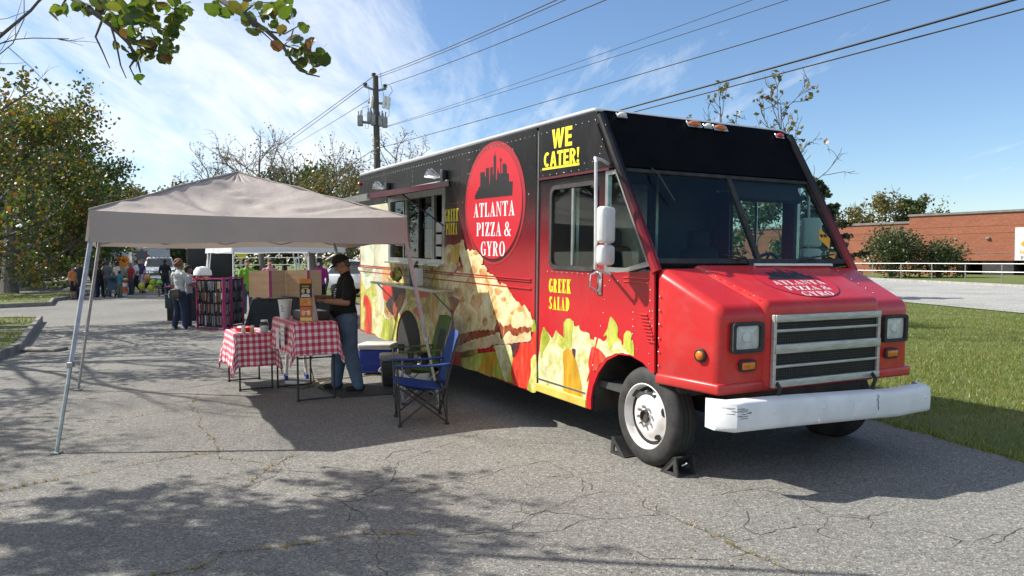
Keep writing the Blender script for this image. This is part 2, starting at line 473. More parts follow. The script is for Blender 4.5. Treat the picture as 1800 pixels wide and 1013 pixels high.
P('galv', (0.42, 0.44, 0.43), (0.30, 0.32, 0.31), scale=14, rough=0.42, metal=0.75)
P('steel', (0.62, 0.62, 0.62), (0.45, 0.45, 0.45), scale=10, rough=0.28, metal=0.95)
P('chrome', (0.8, 0.8, 0.8), (0.65, 0.65, 0.65), scale=10, rough=0.12, metal=1.0)
P('black_metal', (0.018, 0.018, 0.02), (0.035, 0.034, 0.034), scale=20, rough=0.45)
P('black_plastic', (0.014, 0.014, 0.015), (0.028, 0.028, 0.028), scale=20, rough=0.5)
P('black_rubber', (0.016, 0.016, 0.016), (0.04, 0.038, 0.036), scale=9, rough=0.75)
P('dark', (0.008, 0.008, 0.009), (0.016, 0.016, 0.016), scale=6, rough=0.8)
P('white_plastic', (0.78, 0.78, 0.76), (0.66, 0.66, 0.64), scale=8, rough=0.4)
M['glass'] = glass_mat('glass', (0.80, 0.88, 0.86), 0.06)
M['glass_clear'] = glass_mat('glass_clear', (0.85, 0.9, 0.9), 0.05)
M['headlight_glass'] = glass_mat('headlight_glass', (0.9, 0.92, 0.92), 0.12, 0.1)
M['glass_dark'] = glass_mat('glass_dark', (0.30, 0.33, 0.33), 0.10)

def bank(x, y):
    def ss(a, b, t): t = min(1, max(0, (t - a) / (b - a))); return t * t * (3 - 2 * t)
    h = 0.95 * ss(42, 50, y) * ss(-24, -17, x) * (1 - ss(12, 18, x))
    return -0.03 + h
def nonuni(lo, hi, dense, step_d, grow):
    xs = [dense[0]]
    while xs[-1] < dense[1]: xs.append(xs[-1] + step_d)
    s = step_d; up = xs[-1]
    while up < hi: s *= grow; up = min(hi, up + s); xs.append(up)
    s = step_d; dn = xs[0]; lowl = []
    while dn > lo: s *= grow; dn = max(lo, dn - s); lowl.append(dn)
    return lowl[::-1] + xs
gx = nonuni(-900, 900, (-40, 40), 2.0, 1.5); gy = nonuni(-60, 1500, (-10, 64), 2.0, 1.5)
mb = MB()
vs = [(x, y, bank(x, y)) for x in gx for y in gy]; k = len(gy)
mb.add(vs, [(i * k + j, (i + 1) * k + j, (i + 1) * k + j + 1, i * k + j + 1) for i in range(len(gx) - 1) for j in range(k - 1)])
mb.build('ground', 'lawn', smooth=180, kind='structure')

LOT_EDGE = [(5.4, -12), (4.75, 3.0), (4.42, 5.0), (4.17, 6.0), (3.93, 7.0), (3.68, 7.8), (3.0, 9.6), (1.6, 12.5), (-1, 18), (-4.5, 26), (-9, 35), (-16, 46), (-22, 58), (-27, 76)]
mb = MB()
edge = []
for a, b2 in zip(LOT_EDGE[:-1], LOT_EDGE[1:]):
    L = math.hypot(b2[0] - a[0], b2[1] - a[1]); q = max(2, int(L / 0.22)) if a[1] < 20 and a[1] > 1 else 3
    for i in range(q):
        t = i / q; edge.append((a[0] + (b2[0] - a[0]) * t + random.uniform(-.035, .035) * (a[1] < 20), a[1] + (b2[1] - a[1]) * t))
edge.append(LOT_EDGE[-1])
mb.flat([[(x, y, 0) for x, y in [(-75, -12)] + edge + [(-75, 76)]]])
lot = mb.build('parking_lot', 'asphalt', smooth=None, kind='structure')
mb = MB()
mb.flat([[(19.5, -30, .0), (30.5, -30, .0), (24.6, 60, .0), (15, 190, .0), (2, 190, .0), (12.6, 45, .0)]])
road = mb.build('road', 'road', smooth=None, kind='structure')
mb = MB()
for xo in (0.0,):
    mb.flat([[(24.75, -30, .004), (24.9, -30, .004), (18.75, 52, .004), (18.6, 52, .004)]])
P('lane_paint', (0.55, 0.50, 0.36), (0.38, 0.36, 0.30), scale=3, rough=0.7)
mb.build('lane_marking', 'lane_paint', road, smooth=None)
# far kerb of the road
mb = MB()
mb.prism([[(30.5, -30, -.02), (30.75, -30, -.02), (24.85, 60, -.02), (24.6, 60, -.02)]], (0, 0, .14))
mb.build('road_kerb', 'concrete', smooth=None, kind='structure')

# long cracks across the asphalt with dry weeds growing in them
CR_PX = [
 [(-20, 868), (60, 851), (130, 838), (220, 820), (290, 808), (380, 795)],
 [(350, 690), (335, 715), (352, 730), (350, 750), (375, 770), (385, 790), (380, 800), (388, 812)],
 [(410, 868), (450, 840), (480, 820), (490, 815), (516, 800)],
 [(385, 807), (430, 810), (465, 815)],
 [(480, 825), (560, 832), (650, 830), (700, 815), (760, 790), (820, 770), (880, 748)],
 [(270, 1012), (350, 1000), (390, 975), (450, 965), (500, 962), (560, 950), (620, 940), (700, 938), (800, 945), (900, 930)],
 [(900, 930), (960, 897), (1030, 872), (1075, 862), (1100, 868)],
 [(1150, 893), (1200, 918), (1240, 935), (1330, 978), (1420, 1018)],
 [(1280, 955), (1340, 940), (1400, 925), (1500, 918), (1560, 900)],
 [(0, 745), (110, 735), (200, 740), (300, 722), (350, 715)],
 [(1660, 965), (1730, 945), (1770, 940), (1820, 925)],
 [(590, 880), (640, 905), (660, 940), (665, 1000), (680, 1020)],
 [(545, 870), (590, 876), (640, 870), (690, 845), (700, 815)],
 [(720, 870), (760, 850), (830, 845), (900, 820), (960, 812)],
 [(960, 812), (1020, 840), (1030, 872)],
 [(1250, 870), (1330, 860), (1390, 872), (1450, 905), (1540, 915)],
 [(905, 938), (990, 932), (1020, 915), (1090, 912), (1160, 905)]]
def crack_path(px, amp=0.03):
    pts = [G(*p) for p in px]; out = []
    for a, b2 in zip(pts[:-1], pts[1:]):
        q = max(2, int((b2 - a).length / 0.06))
        for i in range(q): out.append(a.lerp(b2, i / q) + Vector((random.gauss(0, amp * .35), random.gauss(0, amp * .45), 0)))
    out.append(pts[-1]); return out
mb = MB(); paths = [crack_path(p) for p in CR_PX]
for p in list(paths):          # short side branches
    for _ in range(2):
        i = random.randrange(len(p)); a = p[i]; ang = random.uniform(0, 6.28); q = [a]
        for s_ in range(random.randint(4, 12)):
            ang += random.gauss(0, .4); a = a + Vector((math.cos(ang), math.sin(ang), 0)) * .06; q.append(a)
        paths.append(q)
for p in paths:
    vs = []; wd = random.uniform(.5, 1.0)
    for i, a in enumerate(p):
        t = (p[min(i + 1, len(p) - 1)] - p[max(i - 1, 0)]).normalized(); u = Vector((-t.y, t.x, 0))
        w_ = wd * random.uniform(.0004, .0048) * (1.6 if random.random() < .08 else 1)
        vs += [a + u * w_ + Vector((0, 0, .003)), a - u * w_ + Vector((0, 0, .003))]
    mb.add(vs, [(2 * i, 2 * i + 1, 2 * i + 3, 2 * i + 2) for i in range(len(p) - 1)])
mb.build('crack_lines', 'crack_dirt', lot, smooth=None, kind='stuff')

def blades(pts, h, w, lean=0.5, seed=0):
    """one triangle per blade"""
    r = np.random.default_rng(seed); n_ = len(pts)
    pts = np.asarray(pts); ang = r.uniform(0, 6.283, n_); ln = r.uniform(0, lean, n_) * h; a2 = r.uniform(0, 6.283, n_)
    hh = h * r.uniform(.5, 1.25, n_)
    dx = np.stack([np.cos(ang), np.sin(ang), np.zeros(n_)], 1) * (w * r.uniform(.6, 1.3, n_))[:, None]
    top = pts + np.stack([np.cos(a2) * ln, np.sin(a2) * ln, hh], 1)
    v = np.empty((n_ * 3, 3)); v[0::3] = pts - dx; v[1::3] = pts + dx; v[2::3] = top
    return v
def tri_mesh(name, v, mat, per=3):
    n_ = len(v) // per
    me = bpy.data.meshes.new(name); me.vertices.add(len(v)); me.vertices.foreach_set('co', v.astype(np.float32).ravel())
    me.loops.add(n_ * per); me.polygons.add(n_)
    me.loops.foreach_set('vertex_index', np.arange(n_ * per, dtype=np.int32))
    me.polygons.foreach_set('loop_start', np.arange(0, n_ * per, per, dtype=np.int32))
    me.polygons.foreach_set('loop_total', np.full(n_, per, dtype=np.int32))
    me.materials.append(M[mat] if isinstance(mat, str) else mat); me.update(calc_edges=True); return me
M['grass_blade'] = leaf_mat('grass_blade', [(0, (0.085, 0.125, 0.015)), (.5, (0.15, 0.19, 0.028)), (.8, (0.23, 0.235, 0.05)), (1, (0.36, 0.29, 0.12))], 0.3)
M['dry_blade'] = leaf_mat('dry_blade', [(0, (0.30, 0.20, 0.06)), (.6, (0.42, 0.30, 0.11)), (.85, (0.2, 0.2, 0.05)), (1, (0.14, 0.18, 0.04))], 0.2)
wp = []
for ci, dens in ((0, 130), (2, 60), (5, 150), (7, 90), (1, 45), (9, 20), (4, 15), (13, 15), (3, 15)):
    p = paths[ci]
    cl = [random.randrange(len(p)) for _ in range(max(3, dens // 11))]
    for _ in range(int(dens * 1.7)):
        a = p[min(len(p) - 1, max(0, int(random.choice(cl) + random.gauss(0, 1.1))))]
        wp.append((a.x + random.gauss(0, .012), a.y + random.gauss(0, .012), .002))
link('crack_weeds', tri_mesh('crack_weeds', blades(wp, .028, .003, 1.0, 3), 'dry_blade'), lot, kind='stuff')

# mown grass of the lawn beside the truck
def in_lawn(x, y):
    for a, b2 in zip(LOT_EDGE[:-1], LOT_EDGE[1:]):
        if a[1] <= y < b2[1]:
            e = a[0] + (b2[0] - a[0]) * (y - a[1]) / (b2[1] - a[1])
            return x > e - .02 and x < 17.3 - .115 * (y - 15) - .2
    return False
gp = []
r_ = np.random.default_rng(5)
for (y0, y1, num) in ((3, 8, 36000), (8, 13, 56000), (13, 20, 46000), (20, 32, 46000)):
    xs = r_.uniform(-2, 17.5, num * 2); ys = r_.uniform(y0, y1, num * 2); c_ = 0
    for x, y in zip(xs, ys):
        if x < .74 * y + .6 and x > .36 * y and in_lawn(x, y):
            gp.append((x, y, -.03)); c_ += 1
            if c_ >= num: break
gp = np.array(gp)
link('lawn_grass', tri_mesh('lawn_grass', blades(gp, .052, .0045, 1.0, 4), 'grass_blade'), None, label='short green mown grass of the lawn beside the red truck', cat='grass', kind='stuff')
# ragged grass fringe hanging over the asphalt edge
fr = []
for a, b2 in zip(edge[:-1], edge[1:]):
    if 2 < a[1] < 12:
        for _ in range(60): t = random.random(); fr.append((a[0] + (b2[0] - a[0]) * t + random.gauss(.04, .05), a[1] + (b2[1] - a[1]) * t, -.02))
link('lawn_edge_grass', tri_mesh('lawn_edge_grass', blades(fr, .09, .006, 1.2, 9), 'grass_blade'), None, label='longer ragged grass along the edge of the asphalt', cat='grass', kind='stuff')

# ------------------------------------------------------------------ kerbed islands on the left
def island(name, label, base, h=.15, w=.16, chunk=1.6):
    """base: ground outline (list of x,y), kerb stones laid along it, soil and grass inside"""
    root = thing(name, label, 'traffic island', (base[0][0], base[0][1], 0))
    o = Vector((base[0][0], base[0][1], 0)); k = len(base)
    cen = sum((Vector((p[0], p[1], 0)) for p in base), Vector()) / k
    inner = []
    for i in range(k):
        a, b2, c = (Vector((*base[(i + d) % k], 0)) for d in (-1, 0, 1))
        n1_ = (b2 - a).normalized(); n2_ = (c - b2).normalized()
        u = (Vector((-n1_.y, n1_.x, 0)) + Vector((-n2_.y, n2_.x, 0))).normalized()
        if u.dot(cen - b2) < 0: u = -u
        inner.append(b2 + u * w)
    mb = MB(); mb.flat([[p - o + Vector((0, 0, h - .02)) for p in inner]])
    mb.build('soil', 'island_grass', root, smooth=None)
    for i in range(k):
        a, b2 = Vector((*base[i], 0)), Vector((*base[(i + 1) % k], 0)); ia, ib = inner[i], inner[(i + 1) % k]
        q = max(1, int((b2 - a).length / chunk))
        for j in range(q):
            t0, t1 = j / q + .006 / max(1, (b2 - a).length), (j + 1) / q - .006 / max(1, (b2 - a).length)
            dz = random.uniform(-.015, .02)
            m2 = MB(); top = h + dz
            lo = [a.lerp(b2, t0), a.lerp(b2, t1), ib.lerp(ia, 1 - t1), ib.lerp(ia, 1 - t0)]
            off = (ia - a).normalized() * .03
            v = [p - o + Vector((0, 0, -.01)) for p in lo] + [lo[0] - o + off + Vector((0, 0, top)), lo[1] - o + off + Vector((0, 0, top)), lo[2] - o + Vector((0, 0, top)), lo[3] - o + Vector((0, 0, top))]
            m2.hull(v, .012, 1); m2.build('kerb_stone', 'kerb', root, smooth=30)
    pts = []
    xs = [p.x for p in inner]; ys = [p.y for p in inner]
    def inside(x, y):
        c_ = False
        for i in range(k):
            p, q = inner[i], inner[(i + 1) % k]
            if (p.y > y) != (q.y > y) and x < (q.x - p.x) * (y - p.y) / (q.y - p.y) + p.x: c_ = not c_
        return c_
    A_ = (max(xs) - min(xs)) * (max(ys) - min(ys))
    for _ in range(int(min(16000, A_ * 260))):
        x, y = random.uniform(min(xs), max(xs)), random.uniform(min(ys), max(ys))
        if inside(x, y) and (math.sin(x * 1.7) + math.sin(y * 1.3 + x) > -.7): pts.append((x - o.x, y - o.y, h - .02))
    link('grass', tri_mesh('island_grass_blades', blades(pts, .09, .01, .8, 6), 'grass_blade'), root, kind='stuff')
    return root
def gxy(px, py): p = G(px, py); return (p.x, p.y)
a, b2, c, d = gxy(76, 566), gxy(40, 618), gxy(30, 622), gxy(-60, 655)
island('kerbed_island', 'kerbed grass island with stepped concrete kerb nearest the tent leg', [a, b2, c, d, (d[0] - 6, d[1]), (a[0] - 9, a[1] + .6)])
a, b2, d = gxy(98, 530), gxy(92, 538), gxy(-60, 545)
island('kerbed_island', 'kerbed grass island under the row of grey tree trunks', [a, b2, d, (d[0] - 14, d[1] + 2), (a[0] - 22, a[1] + 7), (a[0] - 1.5, a[1] + 5.5)], chunk=3)
a, b2, d = gxy(112, 506), gxy(106, 510), gxy(-20, 513)
island('kerbed_island', 'farthest kerbed strip with dry grass behind the tree trunks', [a, b2, d, (d[0] - 10, d[1] + 8), (a[0] - 4, a[1] + 9)], chunk=5)
p0 = G(65, 617)
mb = MB(); mb.rbox((p0.x, p0.y, .025), (1.0, .42, .06), .015, 1, rot=Matrix.Rotation(R(-4), 3, 'Z'))
mb.build('concrete_slab', 'kerb', label='low concrete slab lying at the foot of the stepped kerb', cat='slab')
# dry grass verge poking in at the lower left corner of the view
verge = [(-3.44, 4.62), (-3.42, 4.78), (-3.50, 4.95), (-3.60, 5.1), (-3.9, 5.4), (-4.6, 6.1), (-8.5, 7.2), (-8.5, 2.0), (-4.4, 2.0), (-3.75, 4.2)]
M['dry_soil'] = grass_ground('dry_soil', (0.10, 0.10, 0.03), (0.22, 0.17, 0.08), (0.26, 0.20, 0.10))
vr = thing('grass_verge', 'dry grass verge poking in at the lower left corner', 'grass verge', (-3.4, 4.9, 0))
m_ = MB(); m_.prism([[(x + 3.4 + random.uniform(-.02, .02), y - 4.9, -.01) for x, y in verge]], (0, 0, .03)); m_.build('soil', 'dry_soil', vr, smooth=None)
vp = []
while len(vp) < 5000:
    x, y = random.uniform(-5.5, -3.2), random.uniform(3.6, 6.2); c_ = False
    for p_, q_ in zip(verge, verge[1:] + verge[:1]):
        if (p_[1] > y) != (q_[1] > y) and x < (q_[0] - p_[0]) * (y - p_[1]) / (q_[1] - p_[1]) + p_[0]: c_ = not c_
    if c_: vp.append((x + 3.4 + random.gauss(.01, .035), y - 4.9 + random.gauss(0, .03), .012))
link('grass', tri_mesh('verge_grass', blades(vp, .06, .004, 1.0, 12), 'dry_blade'), vr, kind='stuff')
# fallen leaves
lv = []
for _ in range(900):
    q = random.random()
    if q < .5: x, y = random.uniform(-11, -4), random.uniform(9, 22)
    elif q < .8: x, y = random.uniform(-6, 2), random.uniform(3.2, 8)
    else: x, y = random.uniform(2.5, 9), random.uniform(5, 14)
    if (-8.5 < x < -3.3 and 2 < y < 6.8): continue
    s_ = random.uniform(.012, .03) * (1 if y > 8 else .6); a_ = random.uniform(0, 6.28)
    e1 = Vector((math.cos(a_), math.sin(a_), random.uniform(-.2, .2))) * s_; e2 = Vector((-math.sin(a_), math.cos(a_), random.uniform(-.3, .3))) * s_ * .7
    c_ = Vector((x, y, .012)); lv += [c_ - e1, c_ - e2, c_ + e1, c_ + e2]
M['fallen'] = leaf_mat('fallen', [(0, (0.16, 0.10, 0.05)), (.6, (0.25, 0.15, 0.06)), (1, (0.33, 0.27, 0.12))], 0.1)
link('fallen_leaves', tri_mesh('fallen_leaves', np.array([tuple(p) for p in lv]), 'fallen', 4), lot, kind='stuff')

# ------------------------------------------------------------------ brick building across the road
def brick_mat():
    m, n, b = new_mat('brick')
    t = n.nodes.new('ShaderNodeTexCoord')
    br = n.nodes.new('ShaderNodeTexBrick')
    br.inputs['Color1'].default_value = c4((0.33, 0.105, 0.050)); br.inputs['Color2'].default_value = c4((0.23, 0.072, 0.038))
    br.inputs['Mortar'].default_value = c4((0.24, 0.13, 0.085)); br.inputs['Scale'].default_value = 1.0
    br.inputs['Mortar Size'].default_value = 0.008; br.inputs['Brick Width'].default_value = 0.22; br.inputs['Row Height'].default_value = 0.075
    mp = n.nodes.new('ShaderNodeMapping'); mp.inputs['Rotation'].default_value = (R(-90), 0, 0)
    n.links.new(t.outputs['Object'], mp.inputs[0]); n.links.new(mp.outputs[0], br.inputs['Vector'])
    col = nmix(n, 0.55, br.outputs['Color'], ramp(n, noise(n, 0.7, 7, 0.7, sc=(.5, 1, 2.2)), [(0.3, (0.75, 0.72, 0.7)), (0.7, (1.15, 1.1, 1.1))]), 'MULTIPLY')
    n.links.new(col, b.inputs['Base Color']); setp(b, Roughness=0.88)
    return m
M['brick'] = brick_mat()
P('cornice', (0.20, 0.19, 0.185), (0.14, 0.13, 0.13), scale=2, rough=0.6)
A0 = Vector((35.9, 67.0, 0)); dirw = Vector((.61, -.79, 0)).normalized(); nrm = Vector((-dirw.y * -1, -dirw.x, 0)); nrm = Vector((-.79, -.61, 0)).normalized()
ang = math.atan2(dirw.y, dirw.x)
bl = thing('brick_building', 'long low red brick building with stepped roofline across the road', 'building', A0, ang)
# local: x along the wall (right in view), -y towards the road, z up
def bbox(name, x0, x1, y0, y1, z0, z1, mat, parent=bl, r=0):
    m_ = MB(); m_.box(((x0 + x1) / 2, (y0 + y1) / 2, (z0 + z1) / 2), (x1 - x0, y1 - y0, z1 - z0)); return m_.build(name, mat, parent, smooth=None)
bbox('wall', -30, -.02, 0, 18, -1, 4.52, 'brick')
wl = bbox('wall', 0, 40, -.25, 18, 1.16, 5.12, 'brick')
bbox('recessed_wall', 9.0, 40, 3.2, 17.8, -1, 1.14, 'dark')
bbox('wall', 0, 3.9, -.2, 17, -1, 1.14, 'brick')
bbox('roof_coping', -30.1, -.03, -.1, 18, 4.52, 4.72, 'cornice'); bbox('roof_coping', -.1, 40, -.36, 18.1, 5.12, 5.30, 'cornice')
for z, h_ in ((3.45, .05), (4.05, .05), (1.75, .04)): bbox('soldier_course', .0, 40, -.268, -.252, z, z + h_, 'cornice' if h_ < .045 else 'brick')
for z in (3.1, 3.7): bbox('soldier_course', -30, -.05, -.018, -.002, z, z + .05, 'brick')
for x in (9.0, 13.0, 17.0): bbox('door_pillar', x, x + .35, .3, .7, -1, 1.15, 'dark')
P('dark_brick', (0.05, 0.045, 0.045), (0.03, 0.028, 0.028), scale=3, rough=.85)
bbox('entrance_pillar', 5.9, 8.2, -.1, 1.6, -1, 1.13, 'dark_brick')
for x in (3.9,): bbox('shop_window', x, 40, 3.0, 3.1, -.6, 1.0, 'glass_dark')
m_ = MB(); m_.rbox((6.35, -.33, 3.02), (.28, .16, .2), .03); m_.build('wall_lamp', 'cornice', bl)
m_ = MB(); m_.rbox((3.2, -.42, 1.12), (.5, .14, .2), .04, rot=Matrix.Rotation(R(25), 3, 'Y')); m_.build('wall_lamp', 'white_metal', bl)
sg = thing('shop_sign', 'white shop sign panel with an orange letter on the brick wall', 'sign', A0 + dirw * 8.35 + nrm * .34 + Vector((0, 0, 1.14)), ang)
m_ = MB(); m_.rbox((2.5, 0, 1.35), (5, .12, 2.66), .02, 1); m_.build('panel', 'paint_white', sg)
P('sign_orange', (0.75, 0.36, 0.02), scale=3, rough=.5); P('sign_grey', (0.25, 0.25, 0.27), scale=3, rough=.5)
FS, FN = serif(.13), sans(.2)
m_ = MB(); put_text(m_, 'S', FS, lambda u, v, h: (.38 + u * 1.0, -.068 - h, .55 + v * 1.1)); m_.build('letter', 'sign_orange', sg, smooth=None)
m_ = MB(); put_text(m_, 'R', FN, lambda u, v, h: (.42 + u * .22, -.068 - h, .12 + v * .3)); m_.build('letter', 'sign_grey', sg, smooth=None)

# railing along the far side of the road
rp = [G(1534, 491), G(1584, 492), G(1639, 493), G(1698, 495), G(1761, 497)]
dr = (rp[-1] - rp[0]) / 4
fn = thing('road_railing', 'pale metal two-rail railing along the far side of the road', 'railing', (rp[0].x, rp[0].y, 0))
def rail_pt(i): return dr * i
for i in range(-9, 8):
    m_ = MB(); q = rail_pt(i); m_.tube([q + Vector((0, 0, -.05)), q + Vector((0, 0, 1.13))], .034, 6); m_.build('post', 'galv', fn)
for z in (.62, 1.12):
    m_ = MB(); m_.tube([rail_pt(-9.4) + Vector((0, 0, z)), rail_pt(7.4) + Vector((0, 0, z))], .024, 6); m_.build('rail', 'galv', fn)
f2 = thing('far_railing', 'white guard railing on the grass bank behind the vendor stalls', 'railing', (-22, 51, .9))
for i in range(14):
    m_ = MB(); m_.tube([(i * 2.4, 0, -.1), (i * 2.4, 0, 1.0)], .05, 5); m_.build('post', 'white_metal', f2)
for z in (.5, .98):
    m_ = MB(); m_.tube([(-.3, 0, z), (31.6, 0, z)], .03, 5); m_.build('rail', 'white_metal', f2)
b2_ = thing('brick_building', 'dark red brick building behind the trees on the left', 'building', (-68, 92, 0), R(8))
m_ = MB(); m_.box((0, 0, 2.2), (34, 10, 4.6)); m_.build('wall', 'brick', b2_, smooth=None)
m_ = MB(); m_.box((0, 0, 4.6), (34.4, 10.4, .25)); m_.build('roof_coping', 'cornice', b2_, smooth=None)
# ------------------------------------------------------------------ the food truck
TW = 2.40
truck = thing('food_truck', 'red and black step van food truck with pizza graphics and open serving window', 'food truck')
TRUCK_M = Matrix.Translation((1.0525, 6.0154, 0)) @ Matrix.Rotation(R(-61.9032), 4, 'Z') @ Matrix.Rotation(R(1.1622), 4, 'Y') @ Matrix.Rotation(R(-.6743), 4, 'X')
truck.matrix_world = TRUCK_M
TI = TRUCK_M.inverted()
def side(px, py, w=0.0):
    o = TI @ Vector((0, 0, CH)); d = TI.to_3x3() @ ray(px, py)
    t = (w - o.y) / d.y; p = o + d * t
    return (p.x, p.z)
def wrap_mat():
    m, n, b = new_mat('truck_wrap')
    t = n.nodes.new('ShaderNodeTexCoord'); s_ = n.nodes.new('ShaderNodeSeparateXYZ')
    n.links.new(t.outputs['Object'], s_.inputs[0])
    z = nmath(n, 'DIVIDE', nmath(n, 'SUBTRACT', s_.outputs[2], 1.2), 1.8, True)
    col = ramp(n, z, [(0.0, (0.48, 0.018, 0.023)), (0.16, (0.35, 0.014, 0.020)), (0.40, (0.135, 0.008, 0.014)), (0.56, (0.035, 0.005, 0.008)), (0.68, (0.006, 0.0055, 0.006))])
    dirt = noise(n, 1.3, 7, 0.7, sc=(1.6, 1, .35))
    col = nmix(n, ramp(n, dirt, [(0.5, (0, 0, 0)), (0.95, (0.22, 0.22, 0.22))]), col, (0.22, 0.16, 0.14))
    n.links.new(col, b.inputs['Base Color'])
    n.links.new(nmath(n, 'ADD', nmath(n, 'MULTIPLY', dirt, .22), .16), b.inputs['Roughness'])
    b.inputs['Specular IOR Level'].default_value = 0.4
    bump(n, b, noise(n, 2.2, 2, 0.4, sc=(1, 1, .5)), 0.05, 0.05)
    return m
M['wrap'] = wrap_mat()
def paint_red():
    m, n, b = new_mat('truck_red')
    t = n.nodes.new('ShaderNodeTexCoord'); s_ = n.nodes.new('ShaderNodeSeparateXYZ'); n.links.new(t.outputs['Object'], s_.inputs[0])
    col = ramp(n, noise(n, 1.5, 6, .6), [(.35, (0.55, 0.022, 0.022)), (.65, (0.47, 0.017, 0.018))])
    dust = nmath(n, 'MULTIPLY', ramp(n, noise(n, 2.6, 9, .72, .5), [(.48, (0, 0, 0)), (.8, (1, 1, 1))]), .16)
    col = nmix(n, dust, col, (0.42, 0.30, 0.26))
    low = nmath(n, 'MULTIPLY', nmath(n, 'SUBTRACT', 1.0, nmath(n, 'DIVIDE', nmath(n, 'SUBTRACT', s_.outputs[2], .68), .30), True), noise(n, 6, 8, .75))
    col = nmix(n, nmath(n, 'MULTIPLY', low, .35), col, (0.16, 0.11, 0.09))
    v = n.nodes.new('ShaderNodeTexVoronoi'); v.inputs['Scale'].default_value = 26; n.links.new(t.outputs['Object'], v.inputs['Vector'])
    spk = nmath(n, 'MULTIPLY', nmath(n, 'LESS_THAN', v.outputs['Distance'], .10), nmath(n, 'GREATER_THAN', noise(n, 5, 3), .60))
    col = nmix(n, nmath(n, 'MULTIPLY', spk, .6), col, (0.10, 0.06, 0.05))
    n.links.new(col, b.inputs['Base Color'])
    n.links.new(nmath(n, 'ADD', nmath(n, 'MULTIPLY', noise(n, 3.5, 7, .7), .32), .14), b.inputs['Roughness'])
    b.inputs['Specular IOR Level'].default_value = .45
    bump(n, b, noise(n, 2.4, 2, .4), .06, .05)
    return m
M['truck_red'] = paint_red()
P('truck_black', (0.003, 0.003, 0.0035), (0.005, 0.005, 0.0055), scale=4, rough=0.6, spec=0.05)
P('truck_maroon', (0.10, 0.012, 0.02), (0.07, 0.010, 0.015), scale=4, rough=0.35)
P('roof_silver', (0.50, 0.51, 0.53), (0.40, 0.41, 0.43), scale=6, rough=0.34, metal=0.35)
P('bumper_white', (0.74, 0.75, 0.76), (0.58, 0.585, 0.59), scale=3.5, rough=0.5, detail=9, lo=.45, hi=.8, bmp=.1, bscale=30)
P('wheel_white', (0.72, 0.70, 0.68), (0.50, 0.45, 0.40), scale=7, rough=0.45, detail=8, lo=.42, hi=.72)
P('alu', (0.55, 0.56, 0.56), (0.42, 0.43, 0.43), scale=9, rough=0.32, metal=0.9)
P('grille_bar', (0.50, 0.50, 0.47), (0.36, 0.36, 0.33), scale=9, rough=0.45, metal=0.45, sc=(1, 1, 6))
P('amber', (0.62, 0.17, 0.008), (0.5, 0.12, 0.006), scale=30, rough=0.18, coat=.6)
P('red_lens', (0.55, 0.03, 0.015), scale=30, rough=0.18, coat=.6)
P('undercarriage', (0.03, 0.028, 0.027), (0.07, 0.058, 0.045), scale=5, rough=0.85)
P('cab_interior', (0.055, 0.06, 0.058), (0.035, 0.038, 0.038), scale=3, rough=0.7)
P('seat_black', (0.012, 0.012, 0.013), scale=20, rough=0.8)
P('yellow_print', (0.85, 0.74, 0.03), (0.78, 0.66, 0.03), scale=4, rough=0.4)
P('white_print', (0.80, 0.79, 0.78), scale=4, rough=0.4)
P('black_print', (0.012, 0.012, 0.013), scale=6, rough=0.4)
P('oval_red', (0.52, 0.018, 0.032), (0.47, 0.016, 0.028), scale=2, rough=0.35)
P('oval_rim', (0.34, 0.024, 0.032), (0.29, 0.018, 0.026), scale=2, rough=0.35)
P('oval_shade_print', (0.05, 0.006, 0.010), scale=2, rough=0.35)
P('awning_edge', (0.30, 0.12, 0.13), (0.36, 0.26, 0.25), scale=2, rough=0.45)
P('sill_yellow', (0.62, 0.56, 0.13), (0.55, 0.36, 0.06), scale=2.5, rough=0.35)
def tbuild(mb, name, mats, parent=None, **k): return mb.build(name, mats, parent or truck, **k)
def sp(l, w=0.0): return [(s, w, z) for s, z in l]
def capw(z): return .067 - .6 * (z - 1.647)
SW = (-6.32, 1.58, -4.19, 2.50)           # serving window opening s0,z0,s1,z1
ARCH_R = arc(-5.5, .33, .52, .52, 180, 0, 14)
outer = [(-7.93, .30)] + ARCH_R + [(-1.80, .29), (-1.80, 2.99), (-7.96, 2.99)]
hole = [(SW[0], SW[1]), (SW[2], SW[1]), (SW[2], SW[3]), (SW[0], SW[3])]
tbuild(MB().prism([sp(outer), sp(hole)], (0, .022, 0)), 'side_wall', 'wrap', smooth=None)
far_outer = [(-7.93, .30)] + ARCH_R + [(-1.80, .29), (-1.80, 2.96), (-7.96, 2.96)]
tbuild(MB().prism([sp(far_outer, TW)], (0, -.05, 0)), 'side_wall', 'wrap', smooth=None)
tbuild(MB().box((-7.95, TW / 2, 1.63), (.04, TW - .1, 2.64)), 'rear_wall', 'wrap', smooth=None)
tbuild(MB().box((-4.9, TW / 2, .48), (6.1, TW - .12, .10)), 'floor', 'undercarriage', smooth=None)
